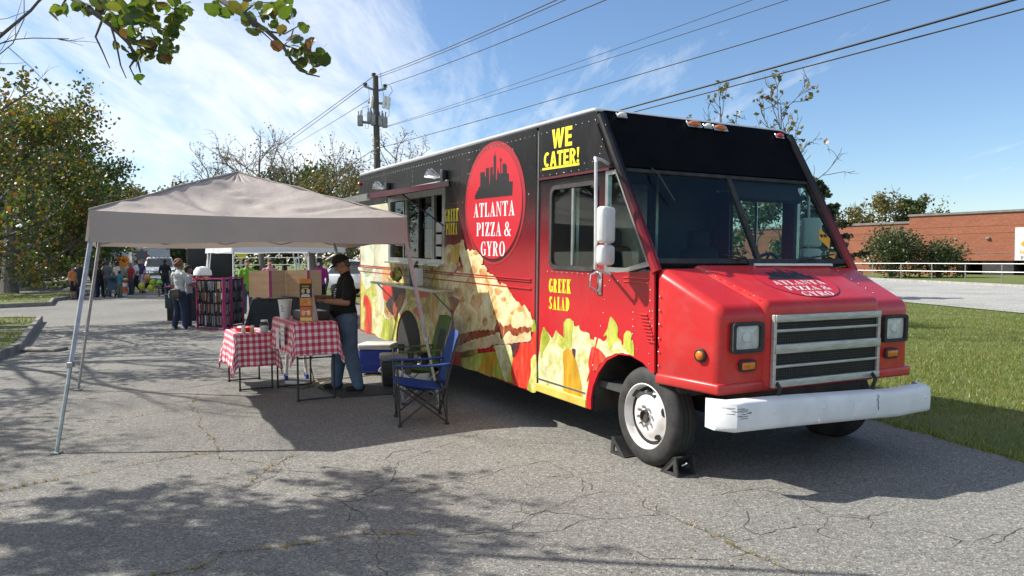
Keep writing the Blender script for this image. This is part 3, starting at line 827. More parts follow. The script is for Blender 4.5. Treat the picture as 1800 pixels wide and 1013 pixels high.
# bulkhead behind the cab with a doorway
tbuild(MB().prism([[(-1.86, .06, .5), (-1.86, TW - .06, .5), (-1.86, TW - .06, 2.95), (-1.86, .06, 2.95)], [(-1.86, .95, .55), (-1.86, 1.5, .55), (-1.86, 1.5, 2.5), (-1.86, .95, 2.5)]], (-.04, 0, 0)), 'bulkhead', 'cab_interior', smooth=None)
door_win = rrect(-1.50, 1.60, -.745, 2.355, .07)
door_out = [(-1.735, .43), (-.86, .43), (-.80, .60), (-.605, 1.28), (-.605, 2.445), (-1.735, 2.445)]
cowl = [(-.595, 1.565), (.10, 1.60), (.127, .79), (.09, .785), (-.02, .85), (-.18, .885), (-.35, .875), (-.52, .80), (-.65, .67), (-.73, .53), (-.755, .43), (-.755, .32), (-.83, .32), (-.83, .43), (-.79, .60), (-.595, 1.29)]
upper = [(-1.755, 2.47), (-.436, 2.47), (capw(2.99), 2.99), (-1.755, 2.99)]
qout = [(-.595, 1.575), (-.29, 1.575), (.055, 1.645), (-.425, 2.455), (-.595, 2.455)]
qin = [(-.555, 1.615), (-.285, 1.615), (-.01, 1.675), (-.445, 2.415), (-.555, 2.415)]
for w, e in ((0.0, 1), (TW, -1)):
    near = e == 1
    dw = w + .012 * e
    dr_ = tbuild(MB().prism([sp(door_out, dw), sp(door_win[::-1], dw)], (0, .035 * e, 0)), 'door', 'wrap', smooth=None)
    fr_o = rrect(-1.53, 1.57, -.715, 2.385, .09); fr_i = rrect(-1.49, 1.61, -.755, 2.345, .06)
    MB().prism([sp(fr_o, dw - .012 * e), sp(fr_i[::-1], dw - .012 * e)], (0, .02 * e, 0)).build('window_frame', 'black_rubber', dr_, smooth=None)
    MB().prism([sp(door_win, dw + .006 * e)], (0, .006 * e, 0)).build('pane', 'glass', dr_, smooth=None)
    MB().box((-1.13, dw + .004 * e, 1.98), (.03, .012, .72)).build('window_divider', 'alu', dr_, smooth=None)
    if near:
        hb = MB(); hb.rbox((-.66, dw - .006, 1.47), (.07, .012, .21), .004); hb.tube([(-.70, dw - .012, 1.57), (-.725, dw - .055, 1.54), (-.735, dw - .06, 1.44), (-.70, dw - .012, 1.39)], .012, 8)
        hb.build('handle', 'chrome', dr_)
        for zz_, mt in ((.452, 'alu'),):
            MB().box((-1.29, dw - .006, zz_), (.86, .012, .014)).build('step_edge', mt, dr_, smooth=None)
    tbuild(MB().prism([sp(cowl, w)], (0, .018 * e, 0)), 'cowl_panel', 'wrap', smooth=None)
    tbuild(MB().prism([sp(upper, w)], (0, .05 * e, 0)), 'upper_panel', 'wrap', smooth=None)
    qf = tbuild(MB().prism([sp(qout, w + .004 * e), sp(qin[::-1], w + .004 * e)], (0, .04 * e, 0)), 'quarter_window', 'alu', smooth=None)
    MB().prism([sp(qin, w + .02 * e)], (0, .006 * e, 0)).build('pane', 'glass', qf, smooth=None)
    # B pillar: black channel and bright track
    tbuild(MB().box((-1.777, w + .02 * e, 1.63), (.042, .03, 2.66)), 'door_channel', 'dark', smooth=None)
    tbuild(MB().box((-1.747, w + .004 * e, 1.63), (.010, .02, 2.62)), 'door_track', 'alu', smooth=None)
    tbuild(MB().box((-1.12, w - .008 * e, 2.462), (1.22, .03, .022)), 'drip_rail', 'truck_maroon', smooth=None)
    # A pillar
    pb = MB(); pb.tube([(.105, w + .028 * e, 1.59), (-.435, w + .028 * e, 2.50), (capw(2.94) - .0, w + .028 * e, 2.95)], .043, 10)
    tbuild(pb, 'windshield_pillar', 'wrap')
    tbuild(MB().rbox((-1.29, w + .03 * e, .36), (.93, .08, .085), .008, 1), 'step_sill', 'sill_yellow')
    # rub rails pressed into the body side
    for z_, h_ in ((1.452, .016), (1.427, .012), (1.352, .014)):
        tbuild(MB().rbox((-4.90, w - .006 * e, z_), (6.06, .016, h_), .004, 1), 'rub_rail', 'wrap')
# roof with rounded white edge
rf = MB(); rf.hull([(s, w, z) for s in (-7.99,) for w in (-.006, TW + .006) for z in (2.985, 3.055)] + [(-.74, w, 2.985) for w in (-.006, TW + .006)] + [(-.785, w, 3.04) for w in (-.006, TW + .006)] + [(-4.5, TW / 2, 3.10)], .035, 3)
tbuild(rf, 'roof', 'roof_silver')
vt = MB(); vt.lathe([(.0, .0), (.22, 0), (.22, .05), (.31, .06), (.33, .085), (.32, .11), (.24, .15), (.1, .165), (0, .168)], (-2.55, .72, 3.06), 28)
tbuild(vt, 'roof_vent', 'steel')
for s_ in (-4.2, -6.0):
    tbuild(MB().rbox((s_, 1.5, 3.12), (.45, .45, .12), .03), 'roof_hatch', 'roof_silver')
# front cap above the windshield
def cp(w, z, d=0.0): return (capw(z) + d * .857, w, z + d * .515)
capl = [(0, 2.478), (TW, 2.478)] + arc(TW - .14, 2.86, .14, .14, 0, 90, 6) + arc(.10, 2.90, .10, .10, 90, 180, 5)
fc = MB().prism([[cp(w, z, .012) for w, z in capl]], Vector((-.857, 0, -.515)) * .07)
tbuild(fc, 'front_cap', 'truck_black', smooth=None)
def lamp(w, z, kind, rx=.075, rz=.028):
    rot = Matrix((( -0.515, 0.857, 0), (0, 0, 1), (0.857, 0.515, 0))).transposed()  # columns: slope up, out, across
    rot = Matrix(((-.515, 0, .857), (0, 1, 0), (.857, 0, .515)))
    b_ = MB(); b_.rbox(cp(w, z, .024), (rz * 2.2, rx * 2.1, .024), .009, 2, rot=rot); o = tbuild(b_, 'marker_light', 'chrome')
    b_ = MB(); b_.ell(cp(w, z, .036), (rz, rx * .92, .03), 14, 8, rot=rot); b_.build('lens', kind, o)
lamp(.235, 2.95, 'white_plastic', .055, .026); lamp(1.08, 2.945, 'amber', .085, .032); lamp(1.245, 2.94, 'white_plastic', .05, .026); lamp(1.405, 2.937, 'amber', .085, .032); lamp(2.2, 2.925, 'red_lens', .055, .028)
# windshield
wz0, wz1 = 1.662, 2.472
ring_o = [(0.045, wz0), (TW - .045, wz0), (TW - .045, wz1), (.045, wz1)]
ring_i1 = [(.085, wz0 + .04), (1.195, wz0 + .04), (1.245, wz1 - .03), (.085, wz1 - .03)]
ring_i2 = [(1.245, wz0 + .04), (TW - .085, wz0 + .04), (TW - .085, wz1 - .03), (1.295, wz1 - .03)]
wf = tbuild(MB().prism([[cp(w, z) for w, z in ring_o], [cp(w, z) for w, z in ring_i1[::-1]], [cp(w, z) for w, z in ring_i2[::-1]]], Vector((-.857, 0, -.515)) * .035), 'windshield', 'black_rubber', smooth=None)
for rg in (ring_i1, ring_i2):
    MB().prism([[cp(w, z, -.012) for w, z in rg]], Vector((-.857, 0, -.515)) * .006).build('pane', 'glass', wf, smooth=None)
st_ = [cp(w, z, -.006) for w, z in ((2.12, 1.90), (2.20, 1.80), (2.28, 1.90), (2.20, 2.00))]
MB().flat([st_]).build('diamond_sticker', 'sign_orange', wf, smooth=None)
MB().flat([[cp(2.2 + .06 * math.cos(a_ * .7) * (1 if a_ % 2 else .55), 1.74 + .03 * math.sin(a_ * .7), -.006) for a_ in range(9)]]).build('small_sticker', 'sign_orange', wf, smooth=None)
for dx_ in (-.025, .025): MB().flat([[cp(2.2 + dx_ + a_ * .02, 1.925 + c_ * .014, -.0045) for a_, c_ in ((-1, -1), (1, -1), (1, 1), (-1, 1))]]).build('sticker_mark', 'black_print', wf, smooth=None)
# wipers
for base, tip in (((1.05, 1.63), (.80, 1.72)), ((1.53, 1.63), (2.18, 1.735))):
    wb = MB(); a_, t_ = Vector(cp(*base, .03)), Vector(cp(*tip, .025))
    wb.tube([a_, a_.lerp(t_, .25) + Vector((0, 0, .05)), t_.lerp(a_, .45)], .010, 6)
    wb.tube([a_.lerp(t_, .22) + Vector((0, 0, .035)), t_], .008, 6); wb.rbox(a_, (.05, .07, .04), .01)
    tbuild(wb, 'wiper', 'black_plastic')
wb = MB(); wb.tube([cp(.36, 2.47, .02), cp(.38, 2.40, .05), cp(.47, 2.18, .03)], .008, 6); tbuild(wb, 'wiper_arm', 'black_plastic')
# hood
hd = MB()
def blk(w0, w1, t0, t1, zf, zb, sf, zbot, r, lift=0.0):
    return [(.09, w0, zbot), (.09, w1, zbot), (.09, w0, zb), (.09, w1, zb), (sf, t0, zbot), (sf, t1, zbot), (sf, t0, zf), (sf, t1, zf)]
hd.hull(blk(.012, TW - .012, .105, TW - .105, 1.345, 1.645, .742, .715, .07), .075, 5)
hood = tbuild(hd, 'hood', 'truck_red', smooth=40)
hc = MB(); hc.hull(blk(.38, TW - .38, .545, TW - .545, 1.385, 1.662, .772, .70, .05), .055, 5)
hc.build('centre_panel', 'truck_red', hood, smooth=40)
ch_ = MB(); ch_.hull([(.13, .0, .705), (.13, .0, .79), (.755, .085, .705), (.755, .085, .79), (.755, .56, .705), (.755, .56, .79), (.13, .5, .705), (.13, .5, .79)], .02, 3)
ch_.build('lower_flange', 'truck_red', hood)
ch_ = MB(); ch_.hull([(.13, TW, .705), (.13, TW, .79), (.755, TW - .085, .705), (.755, TW - .085, .79), (.755, TW - .56, .705), (.755, TW - .56, .79), (.13, TW - .5, .705), (.13, TW - .5, .79)], .02, 3)
ch_.build('lower_flange', 'truck_red', hood)
tbuild(MB().rbox((.118, 1.53, 1.652), (.11, .95, .022), .008), 'cowl_vent', 'white_plastic')
# grille
gr_ = tbuild(MB().box((.776, 1.2, 1.012), (.012, 1.20, .545)), 'grille', 'dark', smooth=None)
gm = MB()
for i in range(46): gm.box((.784, .62 + i * 1.16 / 45, 1.01), (.006, .006, .52))
for i in range(26): gm.box((.7845, 1.2, .76 + i * .51 / 25), (.005, 1.18, .004))
gm.build('mesh_screen', 'black_metal', gr_, smooth=None)
for z_, h_, d_ in ((1.262, .055, .03), (1.168, .022, .02), (1.03, .07, .032), (.895, .022, .02), (.765, .055, .03)):
    MB().rbox((.788 + d_ / 2, 1.2, z_), (d_, 1.215, h_), .006, 2).build('bar', 'grille_bar', gr_)
for w_ in (.598, 1.802): MB().rbox((.79, w_, 1.012), (.035, .03, .555), .005, 1).build('side_bar', 'grille_bar', gr_)
# headlights and turn signals
for w_ in (.345, TW - .345):
    hb = MB(); hb.prism([[(.752, w_ + y, 1.128 + z) for y, z in rrect(-.155, -.115, .155, .115, .03)], [(.752, w_ + y, 1.128 + z) for y, z in rrect(-.125, -.088, .125, .088, .02)[::-1]]], (.034, 0, 0))
    hl = tbuild(hb, 'headlight', 'black_rubber', smooth=None)
    MB().box((.757, w_, 1.128), (.006, .26, .185)).build('reflector', 'white_metal', hl, smooth=None)
    lb = MB(); lb.grid(lambda u, v: (.772 + .010 * (1 - (2 * u - 1) ** 2) * (1 - (2 * v - 1) ** 2), w_ - .124 + .248 * u, 1.128 - .087 + .174 * v), 10, 10)
    lb.build('lens', 'headlight_glass' if 'headlight_glass' in M else 'glass_clear', hl, smooth=180)
    bb = MB(); bb.ell((.765, w_, 1.128), (.008, .045, .04), 12, 8); bb.build('bulb', 'white_plastic', hl)
    tb = MB(); tb.prism([[(.752, w_ + .02 * (1 if w_ < 1 else -1) + y, .915 + z) for y, z in rrect(-.085, -.045, .085, .045, .035)]], (.014, 0, 0)); ts = tbuild(tb, 'turn_signal', 'black_rubber', smooth=None)
    MB().rbox((.77, w_ + .02 * (1 if w_ < 1 else -1), .915), (.02, .13, .058), .012, 3).build('lens', 'amber', ts)
mk = MB(); rotm = Matrix.Rotation(R(90 + 9), 3, 'X')
mkr = Matrix.Rotation(R(9), 3, 'Z') @ Matrix.Rotation(R(90), 3, 'X')
mk.lathe([(.0, -.01), (.052, -.01), (.052, .01), (.042, .016), (.04, .008), (0, .008)], (.575, .068, .985), 20, rot=mkr); so = tbuild(mk, 'side_marker', 'black_rubber')
mk = MB(); mk.ell((.575, .060, .985), (.038, .038, .018), 14, 8, rot=mkr); mk.build('lens', 'amber', so)
# bumper: a bowed white channel
bp = MB()
prof = [(-.06, -.104), (.035, -.110), (.052, -.098), (.058, -.07), (.060, 0), (.056, .06), (.050, .092), (.034, .106), (-.06, .110)]
nu = 28
def bpt(u, k):
    w = .0 + u * (TW - .01); x_ = 2 * u - 1
    s0 = .930 - .025 * x_ * x_ - .11 * (max(0, abs(x_) - .93) / .07) ** 2
    z0 = .588 - .055 * u + .004 * math.sin(u * 7) - .010 * math.exp(-((u - .78) / .09) ** 2)
    d, h_ = prof[k]
    return (s0 + d - .02, w, z0 + h_)
bv = [bpt(i / nu, k) for i in range(nu + 1) for k in range(len(prof))]; q = len(prof)
bp.add(bv, [(i * q + k, (i + 1) * q + k, (i + 1) * q + k + 1, i * q + k + 1) for i in range(nu) for k in range(q - 1)] + [tuple(range(q)), tuple(range(nu * q, nu * q + q))])
bmp_ = tbuild(bp, 'bumper', 'bumper_white', smooth=50)
for u in (.18, .40, .93, .38):
    b_ = MB(); p_ = Vector(bpt(u, 4)); b_.ell(p_ + Vector((0, 0, .02 if u != .38 else -.08)), (.008, .016, .016), 10, 6); b_.build('bolt', 'bumper_white', bmp_)
sc_ = MB()
for i in range(14):
    u = random.uniform(.004, .075); z_ = random.uniform(-.02, .07); L = random.uniform(.02, .08)
    p_ = Vector(bpt(u, 4)) + Vector((.003, 0, z_)); p2 = Vector(bpt(min(.09, u + L / TW), 4)) + Vector((.003, 0, z_ + random.uniform(-.006, .006)))
    sc_.add([p_, p2, p2 + Vector((0, 0, .004)), p_ + Vector((0, 0, .003))], [(0, 1, 2, 3)])
cx0 = Vector(bpt(.665, 4)) + Vector((.003, 0, .09)); pp = [cx0 + Vector((0, random.uniform(-.012, .012), -.018 * i)) for i in range(8)]
for a_, c_ in zip(pp[:-1], pp[1:]): sc_.add([a_, c_, c_ + Vector((0, .007, 0)), a_ + Vector((0, .009, 0))], [(0, 1, 2, 3)])
sc_.build('scrape_marks', 'black_print', bmp_, smooth=None, kind='stuff')
MB().rbox(Vector(bpt(.60, 4)) + Vector((-.004, 0, -.012)), (.02, .26, .12), .006, 2).build('plate_recess', 'bumper_white', bmp_)
for w_ in (.62, 1.72):
    hk = MB(); hk.tube([(.80, w_, .78), (.86, w_ - .02, .74), (.84, w_ - .03, .66), (.88, w_ - .06, .62)], .016, 8); tbuild(hk, 'hood_latch', 'black_rubber')
# chassis, wheel housings
tbuild(MB().box((-3.6, TW / 2, .46), (8.4, .9, .18)), 'chassis_frame', 'undercarriage', smooth=None)
tbuild(MB().box((.42, TW / 2, .62), (.5, 1.2, .2)), 'cross_member', 'undercarriage', smooth=None)
for w_ in (.03, TW - .43): 
    lb = MB(); pts_ = [(-.755, .45), (-.73, .60), (-.62, .80), (-.42, .92), (-.15, .96), (.12, .90), (.16, .75)]
    lb.grid(lambda u, v: (pts_[round(u * 6)][0], w_ + .005 + v * .40, pts_[round(u * 6)][1] + .012), 6, 1); tbuild(lb, 'wheel_housing', 'undercarriage')
    tbuild(MB().box((-.3, w_ + (.42 if w_ < 1 else -.02), .8), (1.2, .02, .7)), 'inner_fender', 'dark', smooth=None)
mf = MB(); mf.grid(lambda u, v: (-.752 + .02 * math.sin(v * 3), .03 + .36 * u, .30 + .32 * v), 6, 6); tbuild(mf, 'mud_flap', 'undercarriage')
tbuild(MB().rbox((.12, .25, .66), (.36, .3, .10), .02), 'battery_box', 'cab_interior')
for w_, in ((.08,), (TW - .08,)):
    lb = MB(); lb.grid(lambda u, v: (-5.5 + .50 * math.cos(math.pi * u), w_ + (.5 if w_ < 1 else -.5) * v, .34 + .52 * math.sin(math.pi * u)), 12, 1); tbuild(lb, 'wheel_housing', 'dark')
    tbuild(MB().box((-5.5, w_ + (.5 if w_ < 1 else -.5), .6), (1.1, .02, .7)), 'inner_fender', 'dark', smooth=None)
def wheel(s, w, e, r=.405, wd=.23, rear=False, gz=0.0):
    """e=+1: outer face towards -w"""
    root = link('wheel', None, truck); root.location = (s, w, r + gz)
    root.rotation_euler = (R(90), 0, 0) if e == 1 else (R(-90), 0, 0)
    # local z = outward, lathe round z
    b_ = MB(); b_.lathe([(.262, -wd), (.31, -wd - .004), (.365, -wd + .006), (r - .012, -wd + .03), (r, -wd + .05), (r, -.05), (r - .008, -.03), (.37, -.008), (.345, .002), (.30, .004), (.275, -.002), (.262, -.02)], (0, 0, 0), 48, cap=False)
    for k_ in range(4):
        pass
    b_.build('tyre', 'black_rubber', root, smooth=30)
    g_ = MB()
    for zc in (-.07, -.115, -.16): g_.lathe([(r + .0005, zc - .005), (r + .0015, zc - .005), (r + .0015, zc + .005), (r + .0005, zc + .005)], (0, 0, 0), 48)
    g_.build('tread_groove', 'dark', root)
    rm = MB(); rm.lathe([(.265, -.012), (.272, -.002), (.264, .002), (.257, -.008), (.250, -.04), (.240, -.066), (.226, -.074), (.210, -.066), (.185, -.044), (.155, -.022), (.12, -.012), (.112, -.014), (.0, -.014)], (0, 0, 0), 40, cap=False)
    ro = rm.build('rim', 'wheel_white', root, smooth=40)
    for i in range(5):
        a_ = i * 72 + 18; h_ = MB(); c_ = Vector((.190 * math.cos(R(a_)), .190 * math.sin(R(a_)), -.054))
        rot = Matrix.Rotation(R(a_), 3, 'Z') @ Matrix.Rotation(R(38), 3, 'Y')
        h_.lathe([(0, .007), (.034, .007), (.034, -.02), (0, -.02)], c_, 16, rot=rot, sx=.62, sy=1.1); h_.build('hand_hole', 'dark', ro)
    for i in range(8):
        a_ = R(i * 45 + 10); h_ = MB(); h_.lathe([(.013, -.03), (.013, -.006), (.009, 0), (.0, .002)], (.080 * math.cos(a_), .080 * math.sin(a_), .014), 6); h_.build('lug_nut', 'steel', ro)
    h_ = MB(); h_.lathe([(.052, -.03), (.052, .006), (.044, .008), (.042, -.01), (.02, -.012), (0, -.01)], (0, 0, 0), 20); h_.build('hub', 'undercarriage', ro)
    return root
wheel(-.03, .035, 1); wheel(-.03, TW - .035, -1)
wheel(-5.5, .13, 1, gz=-.10); wheel(-5.5, TW - .13, -1, gz=-.10); wheel(-5.5, .38, 1, gz=-.10); wheel(-5.5, TW - .38, -1, gz=-.10)
# louvres in the cowl
for i in range(9):
    z_ = 1.245 - i * .0265; s_ = -.045 + i * .0125
    b_ = MB(); b_.rbox((s_ + .03, -.004, z_), (.095, .016, .017), .006, 2); tbuild(b_, 'louvre', 'truck_red')
for z_ in (1.50, 1.535): tbuild(MB().rbox((-.13, -.002, z_), (.34, .012, .014), .005, 1), 'pressed_rib', 'truck_red')
# mirrors
def mirror(e):
    w0 = 0 if e == 1 else TW
    f = lambda s, w, z: (s - (.32 if e < 0 else 0), w0 - e * w, z)
    b_ = MB(); b_.tube([f(-.55, -.02, 2.50), f(-.50, .10, 2.53), f(-.41, .235, 2.53), f(-.36, .26, 2.49), f(-.34, .26, 1.66), f(-.36, .25, 1.61), f(-.43, .10, 1.57), f(-.50, -.02, 1.55)], .014, 8)
    mr = tbuild(b_, 'mirror_arm', 'white_metal')
    for z_, h_ in ((1.97, .30), (1.722, .165)):
        b_ = MB(); b_.rbox(f(-.27, .21, z_), (.085, .205, h_), .03, 4, rot=Matrix.Rotation(R(28 * e), 3, 'Z')); hs = b_.build('mirror_housing', 'white_plastic', mr, smooth=60)
        rr = Matrix.Rotation(R(28 * e), 3, 'Z'); c_ = Vector(f(-.27, .21, z_)) + rr @ Vector((-.0435, 0, 0))
        b_ = MB(); b_.rbox(c_, (.006, .18, h_ - .03), .002, 1, rot=rr); b_.build('mirror_glass', 'chrome', mr)
        b_ = MB(); b_.rbox(f(-.335, .25, z_), (.05, .03, .035), .005, 1); b_.build('clamp', 'alu', mr)
    return mr
mirror(1); mirror(-1)
# rivets
rv = MB()
def rivet(s, z, w=-.001): rv.lathe([(.0085, 0), (.0075, -.004), (0, -.006)], (s, w, z), 6, rot=Matrix.Rotation(R(-90), 3, 'X'))
def rivet(s, z, w=-.0015):
    rv.ell((s, w, z), (.0065, .004, .0065), 6, 4)
for i in range(62): rivet(-7.85 + i * .0985, 2.915)
for i in range(10): rivet(-1.70 + i * .105, 2.915)
for i in range(8): rivet(-1.70 + i * .13, 2.55); rivet(-1.66 + i * .13, 2.495)
for s_ in (-7.1, -6.55, -5.35, -4.3, -3.45, -3.40, -2.3): 
    for i in range(5): rivet(s_, 2.15 + i * .17 if s_ > -4.1 or s_ < -6.4 else 2.58 + i * .07)
for i in range(14): rivet(-3.9 + i * .15, 2.33)
for i in range(6): rivet(-.70 + i * .02, 2.55 + i * .06); rivet(-.62 + i * .12, 1.50)
for i in range(8): rivet(.06, .85 + i * .085); rivet(-.10 + i * .0, .95 + i * .0)
for i in range(7): rivet(-.565 - max(0, 1.28 - (1.45 - i * .12)) * .3, 1.45 - i * .12)
for i in range(10): rivet(-1.55 + i * .09, 1.545)
for i in range(5): rivet(-.16, 1.25 - i * .06); rivet(.09, 1.28 - i * .06)
for i in range(7): rv.ell((.16 + i * .085, .40 + i * .018, 1.635 - i * .0345), (.006, .006, .004), 6, 4); rv.ell((.16 + i * .085, 2.0 - i * .018, 1.635 - i * .0345), (.008, .008, .006), 6, 4)
for i in range(6): rv.ell((.16 + i * .0, .012, .85 + i * .11), (.008, .006, .008), 6, 4)
tbuild(rv, 'rivet_rows', 'steel', smooth=180, kind='stuff')
# cab interior
tbuild(MB().box((-.9, TW / 2, .56), (1.9, TW - .14, .06)), 'cab_floor', 'cab_interior', smooth=None)
tbuild(MB().rbox((-.12, TW / 2, 1.52), (.36, TW - .2, .16), .05), 'dashboard', 'seat_black')
tbuild(MB().rbox((-.10, 1.75, 1.63), (.3, .7, .14), .06), 'instrument_hood', 'seat_black')
tbuild(MB().rbox((-.75, 1.2, 1.0), (1.0, .55, .7), .1), 'engine_cover', 'seat_black')
for w_ in (.62, 1.78):
    sb = MB(); sb.rbox((-1.05, w_, 1.05), (.5, .5, .16), .06); sb.rbox((-1.30, w_, 1.45), (.15, .48, .72), .07, 3, rot=Matrix.Rotation(R(-10), 3, 'Y')); sb.rbox((-1.37, w_, 1.88), (.11, .26, .2), .05); sb.box((-1.1, w_, .8), (.35, .35, .5))
    tbuild(sb, 'seat', 'seat_black')
sw = MB(); cw = Vector((-.42, 1.72, 1.56)); rr = Matrix.Rotation(R(-62), 3, 'Y')
sw.tube([cw + rr @ Vector((.21 * math.cos(t * .2618), .21 * math.sin(t * .2618), 0)) for t in range(25)], .016, 8, cap=False)
for t in (0, 2.09, 4.19): sw.tube([cw, cw + rr @ Vector((.2 * math.cos(t), .2 * math.sin(t), 0))], .012, 6)
sw.tube([cw, cw + rr @ Vector((0, 0, -.35))], .03, 8); tbuild(sw, 'steering_wheel', 'black_plastic')
tbuild(MB().rbox((-.46, 1.78, 2.36), (.06, .9, .26), .02, rot=Matrix.Rotation(R(-30), 3, 'Y')), 'sun_visor', 'seat_black')
for w_ in (.45, .50, .88, 1.55): tbuild(MB().box((-1.80, w_, 1.7), (.03, .035, 2.1)), 'bulkhead_post', 'alu', smooth=None)
tbuild(MB().box((-1.32, TW / 2, 2.90), (1.0, TW - .14, .04)), 'headliner', 'seat_black', smooth=None)
# kitchen interior seen through the serving window
tbuild(MB().box((-4.9, TW - .12, 1.7), (6.0, .04, 2.3)), 'kitchen_back_wall', 'alu', smooth=None)
tbuild(MB().box((-5.0, .55, 1.30), (3.6, .7, .5)), 'kitchen_counter', 'steel', smooth=None)
tbuild(MB().box((-4.9, TW / 2, 2.92), (6.1, TW - .12, .03)), 'kitchen_ceiling', 'cab_interior', smooth=None)
tbuild(MB().rbox((-4.7, 1.7, 1.75), (.9, .6, .6), .03), 'oven', 'steel')
tbuild(MB().rbox((-4.42, .42, 1.75), (.3, .3, .42), .05), 'drink_machine', 'black_plastic')
tbuild(MB().box((-5.2, 1.9, 2.25), (3.0, .45, .04)), 'kitchen_shelf', 'steel', smooth=None)
# serving window: frame, mullions, sliding panes
so_, si_ = (SW[0] - .06, SW[1] - .05, SW[2] + .05, SW[3] + .05), (SW[0] + .035, SW[1] + .035, SW[2] - .035, SW[3] - .035)
bx = lambda q: [(q[0], q[1]), (q[2], q[1]), (q[2], q[3]), (q[0], q[3])]
svw = tbuild(MB().prism([sp(bx(so_), -.012), sp(bx(si_)[::-1], -.012)], (0, .07, 0)), 'serving_window', 'alu', smooth=None)
for s_ in (-5.72, -5.62, -5.10, -4.60, -4.55): MB().box((s_, .02, (SW[1] + SW[3]) / 2), (.035, .04, SW[3] - SW[1] - .075)).build('mullion', 'alu' if s_ != -5.10 else 'black_metal', svw, smooth=None)
for a_, c_, w_ in ((-6.28, -5.72, .03), (-5.62, -5.10, .03), (-5.09, -4.62, .045)):
    MB().box(((a_ + c_) / 2, w_, (SW[1] + SW[3]) / 2), (c_ - a_ - .04, .006, SW[3] - SW[1] - .09)).build('pane', 'glass', svw, smooth=None)
MB().box((-5.25, -.04, SW[1] - .04), (2.2, .10, .02)).build('sill', 'steel', svw, smooth=None)
for i in range(3): MB().box((-4.37, .005, 1.72 + i * .16), (.19, .004, .13)).build('notice', 'white_plastic', svw, smooth=None)
bgm = MB(); bgm.lathe([(.0, .33), (.02, .30), (.035, .2), (.09, .06), (.08, .0), (0, 0)], (-4.62, -.03, 2.02), 12); bgm.build('hanging_bag', 'glass_clear', svw)
# awning flap over the window, held out by struts
aw0, aw1, ao, az = -6.50, -4.02, 1.06, 2.59
awz = lambda d: az - .20 * d
ab = MB(); ab.hull([(s, -.01 - d, awz(d) + h_) for s in (aw0, aw1) for d in (0, ao) for h_ in (0, .03)]); aw = tbuild(ab, 'awning', 'alu', smooth=None)
for s_ in (aw0, aw1): MB().hull([(s_ + x, -.02 - d, awz(d) + h_) for x in (-.02, .02) for d in (0, ao) for h_ in (-.035, .034)]).build('awning_edge', 'awning_red', aw, smooth=None) if 'awning_red' in M else MB().hull([(s_ + x, -.02 - d, awz(d) + h_) for x in (-.02, .02) for d in (0, ao) for h_ in (-.035, .034)]).build('awning_edge', 'awning_edge', aw, smooth=None)
MB().hull([(s, -.01 - ao + x, awz(ao) + h_) for s in (aw0 - .02, aw1 + .02) for x in (-.02, .02) for h_ in (-.04, .035)]).build('awning_edge', 'alu', aw, smooth=None)
MB().tube([(aw0, -.02, az + .035), (aw1, -.02, az + .035)], .016, 8).build('hinge', 'alu', aw)
for s_ in (aw0 + .12, aw1 - .12): MB().tube([(s_, -.02, 2.05), (s_, -.62, awz(.62) - .01)], .010, 6).build('strut', 'black_metal', aw)
def flood(s, z):
    b_ = MB(); b_.rbox((s + .06, -.035, z + .03), (.09, .07, .16), .015); fl = tbuild(b_, 'flood_light', 'black_plastic')
    for d_ in (-.13, -.02):
        b_ = MB(); rot = Matrix.Rotation(R(62), 3, 'X') @ Matrix.Rotation(R(-28), 3, 'Y')
        b_.lathe([(.02, -.02), (.03, .03), (.06, .11), (.062, .125), (.055, .122), (0, .10)], (s + d_, -.07, z + .03), 14, rot=rot); b_.tube([(s + .03, -.05, z + .02), (s + d_, -.07, z + .03)], .014, 6); b_.build('lamp_head', 'steel', fl)
flood(-4.20, 2.66); flood(-6.43, 2.66)
b_ = MB(); b_.ell((-7.90, -.02, 2.86), (.04, .03, .03), 10, 6); tbuild(b_, 'rear_marker', 'red_lens')
tbuild(MB().box((-7.965, .03, 2.6), (.03, .06, .7)), 'corner_post', 'dark', smooth=None)
# fold-out shelf below the window
shf = tbuild(MB().box((-5.0, -.16, 1.235), (2.6, .30, .02)), 'fold_out_shelf', 'steel', smooth=None)
MB().box((-5.0, -.315, 1.232), (2.62, .014, .035)).build('shelf_edge', 'alu', shf, smooth=None)
for s_ in (-6.1, -3.9): MB().tube([(s_, -.01, .95), (s_, -.28, 1.22)], .01, 6).build('shelf_strut', 'alu', shf)
# ---------------- printed wrap: flat vinyl shapes on the body side
def food(name, stops, scale, detail=5, rough=.35, dist=.6, sc=(1, 1, 1), voro=False):
    m, n, b = new_mat(name)
    nz = noise(n, scale, detail, .62, dist, sc=sc)
    col = ramp(n, nz, stops)
    fine = ramp(n, noise(n, scale * 6, 6, .7, 1.0, sc=sc), [(.3, (.62, .58, .52)), (.5, (1, 1, 1)), (.72, (1.15, 1.15, 1.12))])
    col = nmix(n, .75, col, fine, 'MULTIPLY')
    soft = ramp(n, noise(n, scale * .45, 3, .5, .4), [(.3, (.66, .62, .58)), (.6, (1.06, 1.06, 1.04))])
    col = nmix(n, .8, col, soft, 'MULTIPLY')
    n.links.new(col, b.inputs['Base Color']); setp(b, Roughness=rough); M[name] = m
food('print_cheese', [(.27, (.36, .08, .015)), (.36, (.52, .22, .05)), (.43, (.66, .48, .20)), (.52, (.73, .63, .36)), (.75, (.76, .69, .46))], 5.0, 7)
food('print_meat', [(.3, (.06, .012, .01)), (.45, (.28, .045, .02)), (.6, (.36, .14, .05)), (.75, (.58, .34, .16))], 17, 5, sc=(1, 1, .6))
food('print_crust', [(.3, (.50, .30, .12)), (.5, (.66, .52, .30)), (.75, (.74, .64, .44))], 8, 7)
